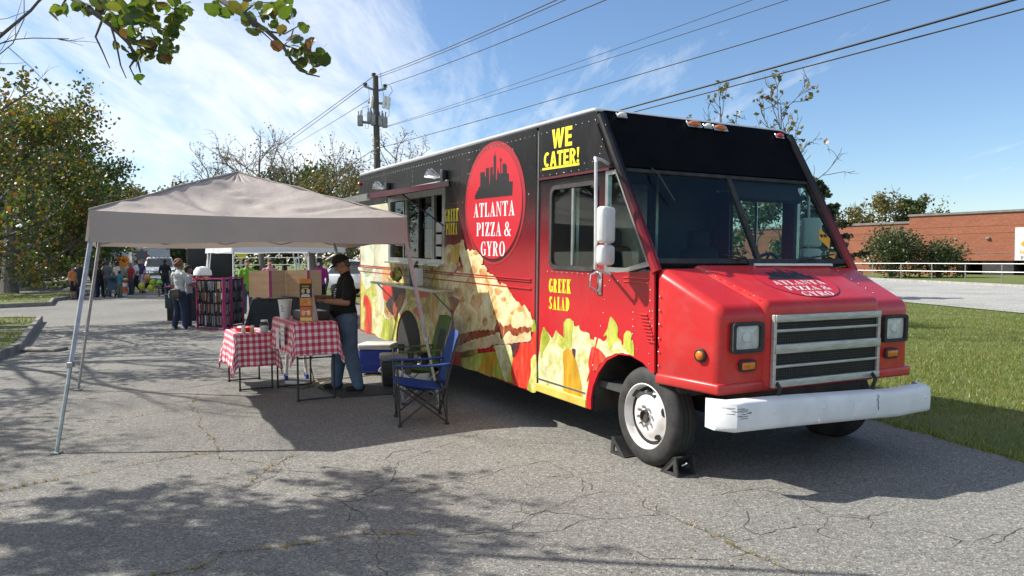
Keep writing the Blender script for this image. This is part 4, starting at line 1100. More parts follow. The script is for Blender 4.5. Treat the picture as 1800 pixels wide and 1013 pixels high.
food('print_lettuce', [(.28, (.22, .27, .02)), (.42, (.40, .42, .05)), (.56, (.56, .54, .16)), (.72, (.70, .68, .40))], 7, 7)
food('print_feta', [(.28, (.34, .36, .06)), (.40, (.55, .54, .20)), (.52, (.66, .63, .36)), (.62, (.73, .71, .50)), (.8, (.78, .76, .6))], 11, 8)
food('print_leaf', [(.3, (.22, .30, .02)), (.5, (.44, .48, .05)), (.75, (.62, .62, .20))], 5, 5, sc=(1.5, 1, .5))
food('print_tomato', [(.3, (.50, .02, .012)), (.5, (.66, .045, .025)), (.68, (.72, .10, .06)), (.8, (.80, .45, .3))], 6, 4, sc=(2, 1, .5))
food('print_pepper', [(.3, (.45, .20, .012)), (.55, (.66, .38, .03)), (.75, (.74, .54, .12))], 5, 4, sc=(2.5, 1, .4))
food('print_olive', [(.3, (.03, .012, .02)), (.6, (.10, .05, .06)), (.8, (.25, .18, .15))], 9, 4)
food('print_cream', [(.3, (.58, .57, .38)), (.5, (.66, .65, .50)), (.75, (.72, .71, .60))], 3, 4)
food('print_tzatziki', [(.28, (.32, .44, .26)), (.36, (.58, .66, .46)), (.6, (.64, .71, .53))], 9, 4)
food('print_toast', [(.3, (.38, .14, .035)), (.5, (.62, .36, .14)), (.72, (.78, .60, .36))], 6, 5)
food('print_mix', [(.25, (.30, .03, .015)), (.38, (.42, .16, .04)), (.47, (.40, .38, .06)), (.58, (.62, .58, .24)), (.75, (.80, .74, .52))], 4.5, 6, dist=1.2)
PLIFT = [.0]
def decal(name, px, mat, lvl, off=0.0, wave=0, org=(0, 0), k=1.0):
    pts = [side(org[0] + x / k, org[1] + y / k) for x, y in px]
    n_ = len(pts); out = []; ph = random.uniform(0, 9)
    for i in range(n_):
        p0, p1, p2, p3 = (Vector(pts[(i + d_) % n_]) for d_ in (-1, 0, 1, 2)); L_ = (p2 - p1).length; q_ = max(1, min(14, int(L_ / .016)))
        for j in range(q_):
            t = j / q_; p_ = .5 * ((2 * p1) + (p2 - p0) * t + (2 * p0 - 5 * p1 + 4 * p2 - p3) * t * t + (3 * p1 - p0 - 3 * p2 + p3) * t ** 3)
            lin = p1.lerp(p2, t); p_ = lin.lerp(p_, .6)
            w_ = wave * .45 + .0015; p_ = p_ + Vector((math.sin(p_.y * 61 + ph) + .6 * math.sin(p_.y * 143 + p_.x * 90), math.sin(p_.x * 57 + ph) + .6 * math.sin(p_.x * 151 + p_.y * 70))) * w_ * .5
            out.append((p_.x, p_.y))
    pts = out
    return MB().prism([sp(pts, off - .0012 * lvl - .0008)], (0, -.0008, 0)).build(name, mat, GRAPH, smooth=None)
def decal_ell(name, c, rx, rz, mat, lvl, off=0.0, rot=0, wob=.05, n=28, lo=0, hi=360):
    c = side(*c); pts = []
    for i in range(n):
        a_ = R(lo + (hi - lo) * i / n); f_ = 1 + random.uniform(-wob, wob)
        x_, z_ = rx * math.cos(a_) * f_, rz * math.sin(a_) * f_
        pts.append((c[0] + x_ * math.cos(rot) - z_ * math.sin(rot), c[1] + x_ * math.sin(rot) + z_ * math.cos(rot)))
    return MB().prism([sp(pts, off - .0012 * lvl - .0008)], (0, -.0008, 0)).build(name, mat, GRAPH, smooth=None)
tbuild(MB().prism([sp(arc(-5.5, .33, .515, .515, 180, 0, 14) + [(-4.99, .22), (-6.01, .22)], .012)], (0, .02, 0)), 'arch_shade_panel', 'dark', smooth=None)  # added dark panel closing the rear arch, stands in for the darkness inside
GRAPH = link('wrap_graphics', None, truck)
Z1 = dict(org=(620, 440), k=5.628); Z2 = dict(org=(760, 410), k=5.065); Z3 = dict(org=(780, 560), k=6.755); Z4 = dict(org=(930, 540), k=5.332)
# the left end: cream dip, bread, tomato and leaves
def srect(name, s0, z0, s1, z1, mat, lvl, off=0.0): return MB().prism([sp([(s0, z0), (s1, z0), (s1, z1), (s0, z1)], off - .0012 * lvl - .0008)], (0, -.0008, 0)).build(name, mat, GRAPH, smooth=None)
srect('cream_ground', -7.88, 1.0, -6.40, 2.46, 'print_cream', 1)
MB().prism([sp([(-7.88, .33), (-6.03, .33)] + [(x, z) for x, z in arc(-5.5, .33, .523, .523, 180, 90, 8)] + [(-5.5, 1.30), (-6.4, 1.25), (-7.0, 1.2), (-7.5, 1.32), (-7.88, 1.15)], -.0032)], (0, -.0008, 0)).build('salad_ground', 'print_lettuce', GRAPH, smooth=None)
MB().prism([sp([(-5.5, .90)] + arc(-5.5, .33, .523, .523, 88, 0, 8) + [(-4.0, .33), (-3.6, 1.0), (-4.05, 1.54), (-6.38, 1.54), (-6.5, 1.35), (-5.9, 1.1)], -.0038)], (0, -.0008, 0)).build('mixed_ground', 'print_mix', GRAPH, smooth=None)
decal_ell('dip_lid', (646, 440), .40, .46, 'print_tzatziki', 3, wob=.01, n=40)
decal('dip_cup', [(630, 470), (661, 472), (656, 492), (651, 505), (644, 509), (640, 500), (634, 480)], 'print_tzatziki', 3)
decal('tomato_slice', [(115, 445), (150, 455), (180, 530), (190, 640), (190, 780), (180, 830), (130, 820), (118, 720), (130, 640), (125, 560), (108, 540)], 'print_tomato', 4, **Z1)
decal('bread', [(215, 250), (300, 200), (310, 420), (318, 560), (330, 640), (400, 660), (470, 640), (530, 540), (545, 440), (520, 500), (470, 600), (410, 650), (345, 690), (300, 620), (262, 470), (235, 380)], 'print_cream', 4, **Z1)
decal('tomato_slice', [(305, 330), (400, 345), (405, 400), (390, 460), (340, 500), (310, 480), (300, 400)], 'print_tomato', 5, wave=.01, **Z1)
decal('meat', [(400, 350), (520, 375), (525, 450), (480, 580), (440, 660), (425, 710), (410, 660), (360, 600), (330, 540), (345, 500), (395, 450)], 'print_olive', 5, wave=.02, **Z1)
decal('meat', [(470, 430), (522, 450), (480, 570), (440, 660), (425, 710), (412, 640), (400, 560), (430, 500)], 'print_meat', 6, wave=.02, **Z1)
decal('bread', [(315, 560), (345, 600), (400, 640), (412, 662), (345, 668), (315, 620)], 'print_toast', 5, **Z1)
decal('orange_slice', [(300, 195), (380, 195), (370, 230), (335, 290), (300, 300)], 'print_toast', 5, **Z1)
decal('leaf', [(205, 480), (260, 455), (300, 600), (290, 860), (240, 850), (200, 780), (195, 620)], 'print_feta', 3, wave=.02, **Z1)
decal('leaf', [(320, 680), (360, 700), (400, 890), (280, 870), (300, 760)], 'print_leaf', 4, wave=.015, **Z1)
decal('leaf', [(520, 330), (600, 360), (590, 440), (545, 440), (525, 520), (530, 400)], 'print_leaf', 5, wave=.015, **Z1)
decal('tomato_slice', [(620, 400), (745, 395), (745, 460), (690, 470), (640, 480), (610, 450)], 'print_tomato', 4, wave=.015, **Z1)
decal('tomato_slice', [(600, 600), (640, 555), (680, 600), (675, 690), (640, 650)], 'print_tomato', 4, wave=.015, **Z1)
decal('fries', [(775, 400), (830, 395), (840, 560), (850, 720), (830, 730), (780, 700), (770, 560)], 'print_pepper', 4, wave=.01, **Z1)
decal('gyro_filling', [(790, 463), (792, 480), (786, 515), (792, 540), (786, 600), (800, 628), (840, 622), (812, 560), (816, 500), (812, 470)], 'print_meat', 4, wave=.03)
# big pizza slice
decal('bottom_salad', [(740, 612), (792, 628), (840, 622), (936, 612), (942, 640), (942, 686), (900, 673), (790, 636), (762, 626)], 'print_leaf', 3)
decal('pizza_slice', [(228, 95), (255, 85), (262, 58), (285, 62), (290, 110), (300, 150), (325, 145), (335, 160), (360, 150), (400, 160), (425, 190), (452, 220), (455, 268), (440, 275), (480, 300), (495, 330), (490, 345), (560, 385), (610, 465), (625, 443), (655, 455), (690, 510), (745, 600), (775, 610), (800, 650), (825, 640), (880, 720), (905, 800), (885, 845), (880, 960), (800, 968), (700, 985), (548, 995), (500, 1020), (330, 1040), (270, 1060), (165, 1040), (190, 960), (200, 860), (195, 720), (250, 600), (180, 560), (110, 520), (100, 440), (170, 380), (240, 330), (280, 300), (250, 200)], 'print_cheese', 6, wave=.018, **Z2)
decal('meat_layer', [(190, 1000), (200, 960), (240, 905), (400, 870), (480, 860), (560, 860), (580, 770), (610, 800), (640, 830), (700, 810), (740, 850), (810, 830), (885, 845), (880, 880), (800, 890), (740, 920), (680, 870), (620, 950), (600, 880), (530, 910), (400, 940), (250, 1000)], 'print_meat', 7, wave=.03, **Z2)
decal('pizza_crust', [(200, 1012), (260, 1005), (400, 950), (530, 920), (590, 900), (615, 960), (690, 890), (740, 935), (800, 900), (882, 890), (880, 958), (700, 983), (548, 993), (500, 1018), (330, 1036), (250, 1048), (180, 1036)], 'print_crust', 8, wave=.012, **Z2)
for (x, y, a_, c_) in ((455, 350, 40, 55), (375, 330, 30, 40), (330, 445, 35, 60), (590, 520, 40, 35), (640, 590, 28, 26), (525, 520, 22, 40), (280, 680, 45, 65), (390, 600, 65, 75), (475, 790, 25, 45), (230, 520, 55, 45), (160, 545, 40, 30), (785, 680, 30, 25), (390, 180, 30, 20), (240, 275, 25, 25)):
    decal('browned_cheese', [(x + a_ * math.cos(t * .7) * random.uniform(.6, 1.15), y + c_ * math.sin(t * .7) * random.uniform(.6, 1.15)) for t in range(9)], 'print_toast', 7, **Z2)
for (x, y, a_, c_, l_) in ((105, 740, 72, 118, 7), (165, 230, 75, 130, 7)):
    decal('pita_wrap', [(x + a_ * math.cos(t * .4), y + c_ * math.sin(t * .4)) for t in range(16)], 'print_crust', l_, **Z2)
    decal('wrap_filling', [(x + 5 + a_ * .55 * math.cos(t * .5) * random.uniform(.7, 1.1), y + c_ * .55 * math.sin(t * .5) * random.uniform(.7, 1.1)) for t in range(13)], 'print_mix', l_ + 1, **Z2)
decal('pickle', [(180, 130), (225, 100), (245, 180), (240, 250), (205, 280), (175, 220)], 'print_leaf', 9, wave=.01, **Z2)
decal('pickle', [(185, 140), (222, 110), (240, 180), (235, 245), (205, 270), (182, 215)], 'print_pepper', 10, **Z2)
# strip of salad under the pizza
decal('cheese_wedge', [(600, 325), (780, 310), (820, 400), (800, 560), (745, 755), (730, 740), (660, 510), (620, 380)], 'print_feta', 5, wave=.01, **Z3)
decal('tomato_slice', [(900, 300), (1035, 280), (1075, 160), (1105, 160), (1100, 420), (1040, 650), (985, 830), (845, 785), (805, 660), (830, 470)], 'print_tomato', 5, **Z3)
decal('olive', [(800, 310), (905, 300), (880, 420), (830, 470), (820, 390)], 'print_olive', 5, **Z3)
decal('yellow_pepper', [(410, 620), (500, 470), (570, 405), (640, 440), (620, 560), (565, 690), (540, 685)], 'print_pepper', 5, **Z3)
decal('red_pepper', [(80, 400), (200, 400), (205, 560), (60, 520)], 'print_tomato', 5, **Z3)
decal('leaf', [(210, 420), (400, 360), (400, 560), (400, 625), (215, 570)], 'print_lettuce', 4, **Z3)
decal('leaf', [(1045, 480), (1105, 440), (1105, 868), (1000, 838), (1040, 660)], 'print_lettuce', 6, **Z3)
decal('leaf', [(1040, 30), (1090, 20), (1100, 150), (1045, 150)], 'print_leaf', 5, **Z3)
# salad across the door and the cowl
DOFF = .012
def ddecal(*a_, **k_): return decal(*a_, off=.010, **k_)
def clip_door(px): return px
ddecal('salad', [(103, 300), (130, 190), (170, 245), (215, 290), (245, 220), (280, 260), (320, 285), (320, 150), (365, 108), (410, 140), (415, 180), (460, 175), (470, 215), (530, 240), (560, 245), (570, 300), (600, 310), (610, 280), (642, 300), (610, 470), (575, 610), (545, 770), (495, 868), (85, 718)], 'print_feta', 1, wave=.012, **Z4)
ddecal('leaf', [(320, 285), (320, 150), (365, 108), (405, 140), (400, 250), (385, 380), (330, 380)], 'print_leaf', 2, wave=.01, **Z4)
ddecal('leaf', [(103, 300), (130, 190), (170, 245), (190, 300), (130, 420), (103, 480)], 'print_leaf', 2, wave=.01, **Z4)
ddecal('leaf', [(245, 220), (280, 265), (318, 290), (315, 400), (270, 360), (235, 300)], 'print_lettuce', 2, wave=.01, **Z4)
ddecal('yellow_pepper', [(310, 430), (340, 395), (380, 395), (440, 520), (475, 690), (495, 866), (325, 808), (320, 620)], 'print_pepper', 3, **Z4)
ddecal('olive', [(395, 395), (430, 395), (425, 480), (405, 440)], 'print_olive', 3, **Z4)
ddecal('tomato_slice', [(580, 380), (622, 382), (600, 500), (570, 612), (548, 690), (532, 700), (560, 600), (550, 520)], 'print_tomato', 3, **Z4)
decal('salad', [(652, 295), (690, 320), (730, 300), (735, 265), (700, 270), (740, 200), (765, 88), (835, 185), (830, 270), (865, 320), (870, 365), (885, 350), (895, 260), (925, 218), (965, 255), (960, 310), (980, 340), (986, 455), (930, 440), (850, 430), (780, 447), (720, 480), (660, 540), (625, 590), (640, 470), (628, 400)], 'print_feta', 1, wave=.01, **Z4)
decal('leaf', [(700, 270), (740, 200), (765, 88), (835, 185), (830, 270), (862, 330), (820, 310), (770, 390), (730, 330), (735, 268)], 'print_leaf', 2, wave=.01, **Z4)
decal('leaf', [(870, 365), (885, 350), (895, 260), (925, 218), (965, 255), (960, 310), (980, 340), (986, 450), (940, 430), (900, 400)], 'print_leaf', 2, wave=.01, **Z4)
decal('tomato_slice', [(632, 385), (680, 415), (722, 470), (680, 515), (640, 565), (615, 600), (600, 605), (612, 500)], 'print_tomato', 2, **Z4)
# logo oval and lettering
LOGO = link('logo', None, truck)
oc = (-2.765, 2.275)
def oval(rx, rz, dx, dz, mat, lvl, name): return MB().prism([sp([(oc[0] + dx + rx * math.cos(R(a_ * 6)), oc[1] + dz + rz * math.sin(R(a_ * 6))) for a_ in range(60)], -.0012 * lvl - .0008)], (0, -.0008, 0)).build(name, mat, LOGO, smooth=None)
oval(.755, .692, 0, 0, 'oval_rim', 1, 'oval_border')
oval(.69, .625, .012, -.035, 'oval_shade_print', 2, 'oval_drop_shade')
oval(.69, .625, -.005, .0, 'oval_red', 3, 'oval_disc')
sky_px = [(108, 468), (108, 432), (118, 432), (118, 408), (130, 405), (135, 378), (148, 374), (148, 268), (180, 263), (184, 298), (190, 298), (190, 236), (213, 232), (215, 355), (219, 355), (222, 230), (240, 228), (241, 288), (246, 288), (247, 150), (255, 140), (257, 108), (260, 140), (266, 152), (264, 325), (270, 325), (273, 270), (280, 230), (287, 275), (296, 275), (297, 185), (290, 175), (300, 158), (310, 175), (303, 190), (303, 275), (313, 272), (313, 205), (333, 200), (345, 215), (345, 275), (360, 275), (362, 335), (390, 333), (385, 438)]
sky_sz = [side(810 + x / 4.223, 240 + y / 4.223) for x, y in sky_px]
MB().prism([sp(sky_sz, -.0058)], (0, -.0006, 0)).build('skyline', 'black_print', LOGO, smooth=None)
def side_text(name, txt, font, bl, br, tl, mat, par, w, gap=.07, space=.2):
    a_, c_, d_ = Vector(side(*bl, w)), Vector(side(*br, w)), Vector(side(*tl, w))
    z1 = d_.y; m_ = MB()
    put_text(m_, txt, font, lambda u, v, h: ((a_ + (c_ - a_) * u).x, w - h, (a_ + (c_ - a_) * u).y + (z1 - a_.y) * v), 0, .0002, gap, space)
    return m_.build(name, mat, par, smooth=None)
LW = -.0068
side_text('lettering', 'ATLANTA', FS, (832.5, 382.5), (904.5, 378.5), (835, 358.5), 'white_print', LOGO, LW)
side_text('lettering', 'PIZZA &', FS, (837.5, 415.2), (898, 415), (838, 392), 'white_print', LOGO, LW)
side_text('lettering', 'GYRO', FS, (845, 449.5), (887.5, 450.5), (846, 425), 'white_print', LOGO, LW)
FB = serif(.2)
SIGN = link('side_lettering', None, truck)
side_text('lettering', 'GREEK', FB, (782, 390.5), (806, 388.5), (783, 369), 'yellow_print', SIGN, -.003)
side_text('lettering', 'PIZZA', FB, (784, 413), (804, 412), (785, 393), 'yellow_print', SIGN, -.003)
side_text('lettering', 'GREEK', FB, (964.5, 513.5), (1003.5, 516.5), (965, 490), 'yellow_print', SIGN, .0095)
side_text('lettering', 'SALAD', FB, (965, 543.5), (1001, 547.5), (966, 521), 'yellow_print', SIGN, .0095)
side_text('lettering', 'WE', FN, (970, 262), (1006, 255.5), (968.5, 229), 'yellow_print', SIGN, -.003, .05)
side_text('lettering', 'CATER!', FN, (956, 294.5), (1018, 286), (957, 269), 'yellow_print', SIGN, -.003, .05)
a_, c_ = side(954, 300), side(1019, 290.5)
MB().prism([sp([a_, c_, (c_[0], c_[1] + .022), (a_[0], a_[1] + .022)], -.003)], (0, -.001, 0)).build('underline', 'yellow_print', SIGN, smooth=None)
# the same logo on the hood
HL = link('hood_logo', None, truck)
def hp(u, t, l=0.0):   # u across (w), t down the slope from the windshield, on the centre panel
    a_, c_ = Vector((.09, 0, 1.662)), Vector((.772, 0, 1.385)); d_ = (c_ - a_).normalized(); nn = Vector((-d_.z, 0, d_.x))
    nn = Vector((.377, 0, .926)).normalized() if False else Vector((-d_.z, 0, d_.x))
    p_ = a_ + d_ * t + nn * l; return (p_.x, u, p_.z)
hcx, hct = 1.22, .375
def hov(rx, rt, du, dt, mat, l, name): return MB().flat([[hp(hcx + du + rx * math.cos(R(a_ * 6)), hct + dt + rt * math.sin(R(a_ * 6)), l) for a_ in range(60)]]).build(name, mat, HL, smooth=None)
hov(.40, .300, .006, .012, 'oval_shade_print', .002, 'oval_drop_shade'); hov(.40, .300, 0, 0, 'oval_red', .0035, 'oval_disc')
def hmap(s, z, l): return hp(hcx + (s - oc[0]) * .40 / .70, hct - (z - oc[1]) * .300 / .63, l)
MB().flat([[hmap(s, z, .005) for s, z in sky_sz]]).build('skyline', 'black_print', HL, smooth=None)
for txt, bl, br, tl in (('ATLANTA', (832.5, 382.5), (904.5, 378.5), (835, 358.5)), ('PIZZA &', (837.5, 415.2), (898, 415), (838, 392)), ('GYRO', (845, 449.5), (887.5, 450.5), (846, 425))):
    a_, c_, d_ = Vector(side(*bl)), Vector(side(*br)), Vector(side(*tl)); m_ = MB()
    put_text(m_, txt, FS, lambda u, v, h: hmap((a_ + (c_ - a_) * u).x, (a_ + (c_ - a_) * u).y + (d_.y - a_.y) * v, .005 + h), 0, .0002, .07, .2)
    m_.build('lettering', 'white_print', HL, smooth=None)
# wheel chocks
def chock(label, s, e):
    p_ = TRUCK_M @ Vector((s, .12, 0)); r_ = thing('wheel_chock', label, 'wheel chock', (p_.x, p_.y, 0.0), R(-61.9) + (math.pi if e < 0 else 0), 'wheel chocks at the front tyre'); r_.scale = (.82, .85, .8)
    for y in (-.10, .10):
        b_ = MB(); b_.prism([[(0, y, 0), (.26, y, 0), (.235, y, .19), (.20, y, .19)], [(.10, y, .03), (.20, y, .03), (.195, y, .12)][::-1]], (0, .018, 0)); b_.build('side_plate', 'black_rubber', r_, smooth=None)
    b_ = MB(); b_.hull([(0, y, .0) for y in (-.1, .115)] + [(.205, y, .19) for y in (-.1, .115)] + [(.225, y, .18) for y in (-.1, .115)] + [(.03, y, 0) for y in (-.1, .115)]); b_.build('ramp', 'black_rubber', r_, smooth=None)
    b_ = MB(); b_.box((.13, .008, .008), (.25, .2, .016)); b_.build('base', 'black_rubber', r_, smooth=None)
    b_ = MB(); b_.tube([(.235, -.03, .10), (.27, 0, .13), (.235, .05, .10)], .008, 6); b_.build('handle', 'steel', r_)
chock('black rubber wheel chock in front of the tyre below the bumper', .18, 1)
chock('black rubber wheel chock behind the front tyre by the door step', -.26, -1)
# ------------------------------------------------------------------ canopy tents
P('canvas_tan', (0.46, 0.40, 0.36), (0.40, 0.35, 0.315), scale=1.6, rough=0.7, bmp=.4, bscale=3.2, bdist=.06, trans=0.2)
P('canvas_white', (0.75, 0.76, 0.78), (0.66, 0.67, 0.69), scale=1.6, rough=0.7, bmp=.2, bscale=5, bdist=.05, trans=0.3)
P('canvas_grey', (0.42, 0.39, 0.36), (0.34, 0.32, 0.30), scale=1.6, rough=0.75, trans=0.2)
P('leg_grey', (0.40, 0.40, 0.43), (0.30, 0.30, 0.33), scale=10, rough=0.4, metal=0.4)
P('leg_white', (0.70, 0.70, 0.70), (0.58, 0.58, 0.58), scale=10, rough=0.4)
def wr2(x, y, s=0.0): return math.sin(x * 19 + 4 * math.sin(y * 5 + s)) * max(0, math.sin(y * 8.3 + s + 3 * math.sin(x * 2.2))) ** 2
def wr(x, y, s=0.0): return math.sin(x * 9 + 3 * math.sin(y * 4 + s)) * math.sin(y * 7 + s + 2 * math.sin(x * 3))
def tent(label, tops, feet, zt, zv, peak, canvas, legm, group=None, name='canopy_tent', n=18, sag=.06, dv=.03, upper_r=.024, lower=True, wrk=.012, truss=True):
    o = Vector((sum(p[0] for p in feet) / 4, sum(p[1] for p in feet) / 4, 0))
    root = thing(name, label, 'tent', o, 0, group)
    T_ = [Vector((*p, zt)) - o for p in tops]; F_ = [Vector((*p, 0)) - o for p in feet]; pk = Vector(peak) - o
    cen = sum(T_, Vector()) / 4
    for i in range(4):
        a_, c_ = T_[i], T_[(i + 1) % 4]
        def top(u, v):
            e = a_.lerp(c_, v) - Vector((0, 0, sag * .7 * math.sin(math.pi * v)))
            p = e.lerp(pk, u)
            hip = min(v, 1 - v)
            p.z -= sag * math.sin(math.pi * min(1, u * 1.02)) * (1.0 - .25 * math.cos(2 * math.pi * v)) * (1 - abs(2 * v - 1) ** 3)
            p.z += wrk * (.7 * wr(p.x, p.y, i) + .9 * wr2(p.x, p.y, i)) * (1 - u * .3) * min(1, u * 6) * min(1, (1 - u) * 6)
            p.z -= .02 * max(0, math.sin(v * 40)) * math.exp(-((u - .9) / .07) ** 2)
            return p
        m_ = MB(); m_.grid(top, n, n); pan = m_.build('canopy_panel', canvas, root, smooth=180)
        out = ((a_ + c_) / 2 - cen); out.z = 0; out.normalize()
        def val(u, v):
            e = a_.lerp(c_, v) - Vector((0, 0, sag * .7 * math.sin(math.pi * v)))
            return e + out * (dv * u + .012 * u * math.sin(v * 23 + i) ) + Vector((0, 0, -(zt - zv) * u - .012 * u * math.sin(v * 9 + i) + sag * .6 * u * math.sin(math.pi * v)))
        m_ = MB(); m_.grid(val, 6, 40); m_.build('valance', canvas, root, smooth=180)
        m_ = MB(); m_.tube([top(t, 0) + Vector((0, 0, .006)) for t in [k / 8 for k in range(9)]], .011, 6); m_.build('hip_seam', canvas, pan)
    for i in range(4):
        tp = T_[i] + (cen - T_[i]).normalized() * .06 + Vector((0, 0, -.06)); ft = F_[i]
        sp_ = ft.lerp(tp, .36)
        lg = MB(); d_ = upper_r
        lg.tube([sp_, tp], d_, 4); lo = lg.build('leg', legm, root, smooth=30)
        if lower:
            m_ = MB(); m_.tube([ft + Vector((0, 0, .01)), ft.lerp(tp, .37)], d_ * .72, 6); m_.build('lower_leg', 'galv', lo)
            m_ = MB(); m_.rbox(sp_, (.055, .055, .05), .006, 1); m_.build('clamp', legm, lo)
        m_ = MB(); m_.rbox(ft + Vector((0, 0, .008)), (.08, .08, .016), .004, 1); m_.build('foot_plate', 'galv', lo)
        # scissor truss between neighbouring legs
        nx = T_[(i + 1) % 4] + (cen - T_[(i + 1) % 4]).normalized() * .06 + Vector((0, 0, -.06)); q = 4
        for j in range(q if truss else 0):
            p0, p1 = tp.lerp(nx, j / q), tp.lerp(nx, (j + 1) / q)
            m_ = MB(); m_.tube([p0 + Vector((0, 0, -.02)), p1 + Vector((0, 0, -.20))], .009, 4); m_.tube([p0 + Vector((0, 0, -.20)), p1 + Vector((0, 0, -.02))], .009, 4); m_.build('truss_bar', legm, root)
        m_ = MB(); m_.tube([tp, pk + Vector((0, 0, -.05))], .011, 5); m_.build('roof_strut', legm, root)
    return root
tn = tent('tan pop-up canopy tent with slanted grey legs beside the red truck', [(-4.0, 7.06), (-1.22, 8.70), (-2.72, 11.40), (-5.42, 9.75)], [(-4.09, 6.59), (-.85, 8.58), (-2.45, 11.95), (-5.81, 9.87)], 2.20, 1.90, (-3.38, 9.23, 2.80), 'canvas_tan', 'leg_grey', sag=.05, wrk=.015, n=56)
tent('white pop-up canopy tent over the jewellery stall', [(-7.25, 19.3), (-4.72, 21.0), (-6.4, 23.5), (-8.95, 21.8)], [(-7.25, 19.3), (-4.72, 21.0), (-6.4, 23.5), (-8.95, 21.8)], 2.26, 1.93, (-6.8, 21.4, 3.1), 'canvas_white', 'leg_white', n=10, lower=False, truss=False)
tent('small grey-tan canopy tent behind the white tent', [(-11.2, 27.5), (-8.2, 28.6), (-9.3, 31.6), (-12.3, 30.4)], [(-11.4, 27.2), (-8.0, 28.4), (-9.1, 32.0), (-12.6, 30.6)], 2.45, 2.05, (-10.2, 29.5, 3.2), 'canvas_grey', 'leg_white', n=8, lower=False, truss=False)

# ------------------------------------------------------------------ folding tables and gingham cloths
def gingham():
    m, n, b = new_mat('gingham')
    uv = n.nodes.new('ShaderNodeUVMap'); s_ = n.nodes.new('ShaderNodeSeparateXYZ'); n.links.new(uv.outputs[0], s_.inputs[0])
    def stripe(o): return nmath(n, 'GREATER_THAN', nmath(n, 'FRACT', nmath(n, 'MULTIPLY', o, 1 / .075)), .5)
    f = nmath(n, 'MULTIPLY', nmath(n, 'ADD', stripe(s_.outputs[0]), stripe(s_.outputs[1])), .5)
    col = ramp(n, f, [(0, (0.78, 0.76, 0.76)), (.5, (0.66, 0.20, 0.25)), (1.0, (0.52, 0.025, 0.07))])
    n.links.new(col, b.inputs['Base Color']); setp(b, Roughness=0.7); bump(n, b, noise(n, 6, 3), .15, .02)
    return m
M['gingham'] = gingham()
P('cloth_back', (0.46, 0.44, 0.47), (0.36, 0.34, 0.37), scale=5, rough=0.8)
P('table_top', (0.55, 0.55, 0.53), scale=5, rough=0.6)
def folding_table(label, cor, e1, e2, L, Wd, z, name='folding_table'):
    c = Vector((*cor, 0)); root = thing(name, label, 'table', c); e1 = Vector((*e1, 0)).normalized(); e2 = Vector((*e2, 0)).normalized()
    rot = Matrix((e1, e2, (0, 0, 1))).transposed()
    m_ = MB(); m_.rbox(e1 * L / 2 + e2 * Wd / 2 + Vector((0, 0, z - .02)), (L, Wd, .035), .01, 2, rot=rot); m_.build('table_top', 'table_top', root)
    for a_ in (.03, L - .03):
        for b_ in (.03, Wd - .03):
            m_ = MB(); p = e1 * a_ + e2 * b_; m_.tube([p, p + Vector((0, 0, z - .03))], .0125, 8); lg = m_.build('leg', 'black_metal', root)
            m_ = MB(); m_.lathe([(.018, 0), (.018, .03), (.013, .035)], p, 8); m_.build('foot_cap', 'black_rubber', lg)
        m_ = MB(); p = e1 * a_ + e2 * .03; m_.tube([p + Vector((0, 0, .02)), p + e2 * (Wd - .06) + Vector((0, 0, .02))], .011, 6); m_.tube([p + Vector((0, 0, z * .55)), p + e2 * (Wd - .06) + Vector((0, 0, z * .55))], .009, 6); m_.build('cross_bar', 'black_metal', root)
    return root
def cloth(name, label, cor, e1, e2, L, Wd, z, ov, mats, cat='tablecloth', bulge=.10, res=.022, seed=0, asym=(1, 1, 1, 1), floor=None):
    c = Vector((*cor, z)); e1 = Vector((*e1, 0)).normalized(); e2 = Vector((*e2, 0)).normalized()
    m_ = MB(); nu, nv = int((L + 2 * ov) / res), int((Wd + 2 * ov) / res); uvs = []
    def fn(u, v):
        x, y = -ov + u * (L + 2 * ov), -ov + v * (Wd + 2 * ov); uvs.append((x, y))
        dx = x if x < 0 else max(0, x - L); dy = y if y < 0 else max(0, y - Wd)
        dx *= asym[0] if dx < 0 else asym[1]; dy *= asym[2] if dy < 0 else asym[3]
        cx_, cy_ = min(L, max(0, x)), min(Wd, max(0, y)); d = math.hypot(dx, dy)
        if d < 1e-6:
            p = e1 * cx_ + e2 * cy_ + Vector((0, 0, .003 + .002 * wr(x * 2, y * 2, seed)))
        else:
            ox, oy = dx / d, dy / d; corner = min(abs(dx), abs(dy)) / max(abs(dx), abs(dy), 1e-6)
            k_ = bulge * (1 + .9 * corner); th = (x if abs(dy) > abs(dx) else y)
            w_ = .035 * d * (math.sin(th * 13 + seed) + .6 * math.sin(th * 27 + seed * 2))
            r_ = k_ * d * .55 + w_ + .008
            fall = d * (1 - .04 * corner)
            zz_ = -min(fall, z - .02 if floor is None else fall)
            p = e1 * (cx_ + ox * r_) + e2 * (cy_ + oy * r_) + Vector((0, 0, zz_ + .003))
        return c + p - Vector((*cor, 0))
    m_.grid(fn, nu, nv); me = m_.mesh(name, mats, 180, True)
    ul = me.uv_layers.new(name='UVMap'); li = np.empty(len(me.loops), dtype=np.int32); me.loops.foreach_get('vertex_index', li)
    ul.data.foreach_set('uv', np.array(uvs, dtype=np.float32)[li].ravel())
    o = link(name, me, None, label, cat); o.location = (*cor, 0)
    if len(mats) > 1:
        sm = o.modifiers.new('Solidify', 'SOLIDIFY'); sm.thickness = .003; sm.offset = 0; sm.material_offset = 1; sm.material_offset_rim = 0
    return o
E1, E2 = (-.49, .87), (.87, .49)
T1, T2 = (-2.60, 8.86), (-3.58, 9.62)
folding_table('taller black-legged folding table under the checked cloth by the cashier', T1, E1, E2, 1.2, .5, .95)
folding_table('lower black-legged folding table under the left checked cloth', T2, E1, E2, .95, .47, .735)
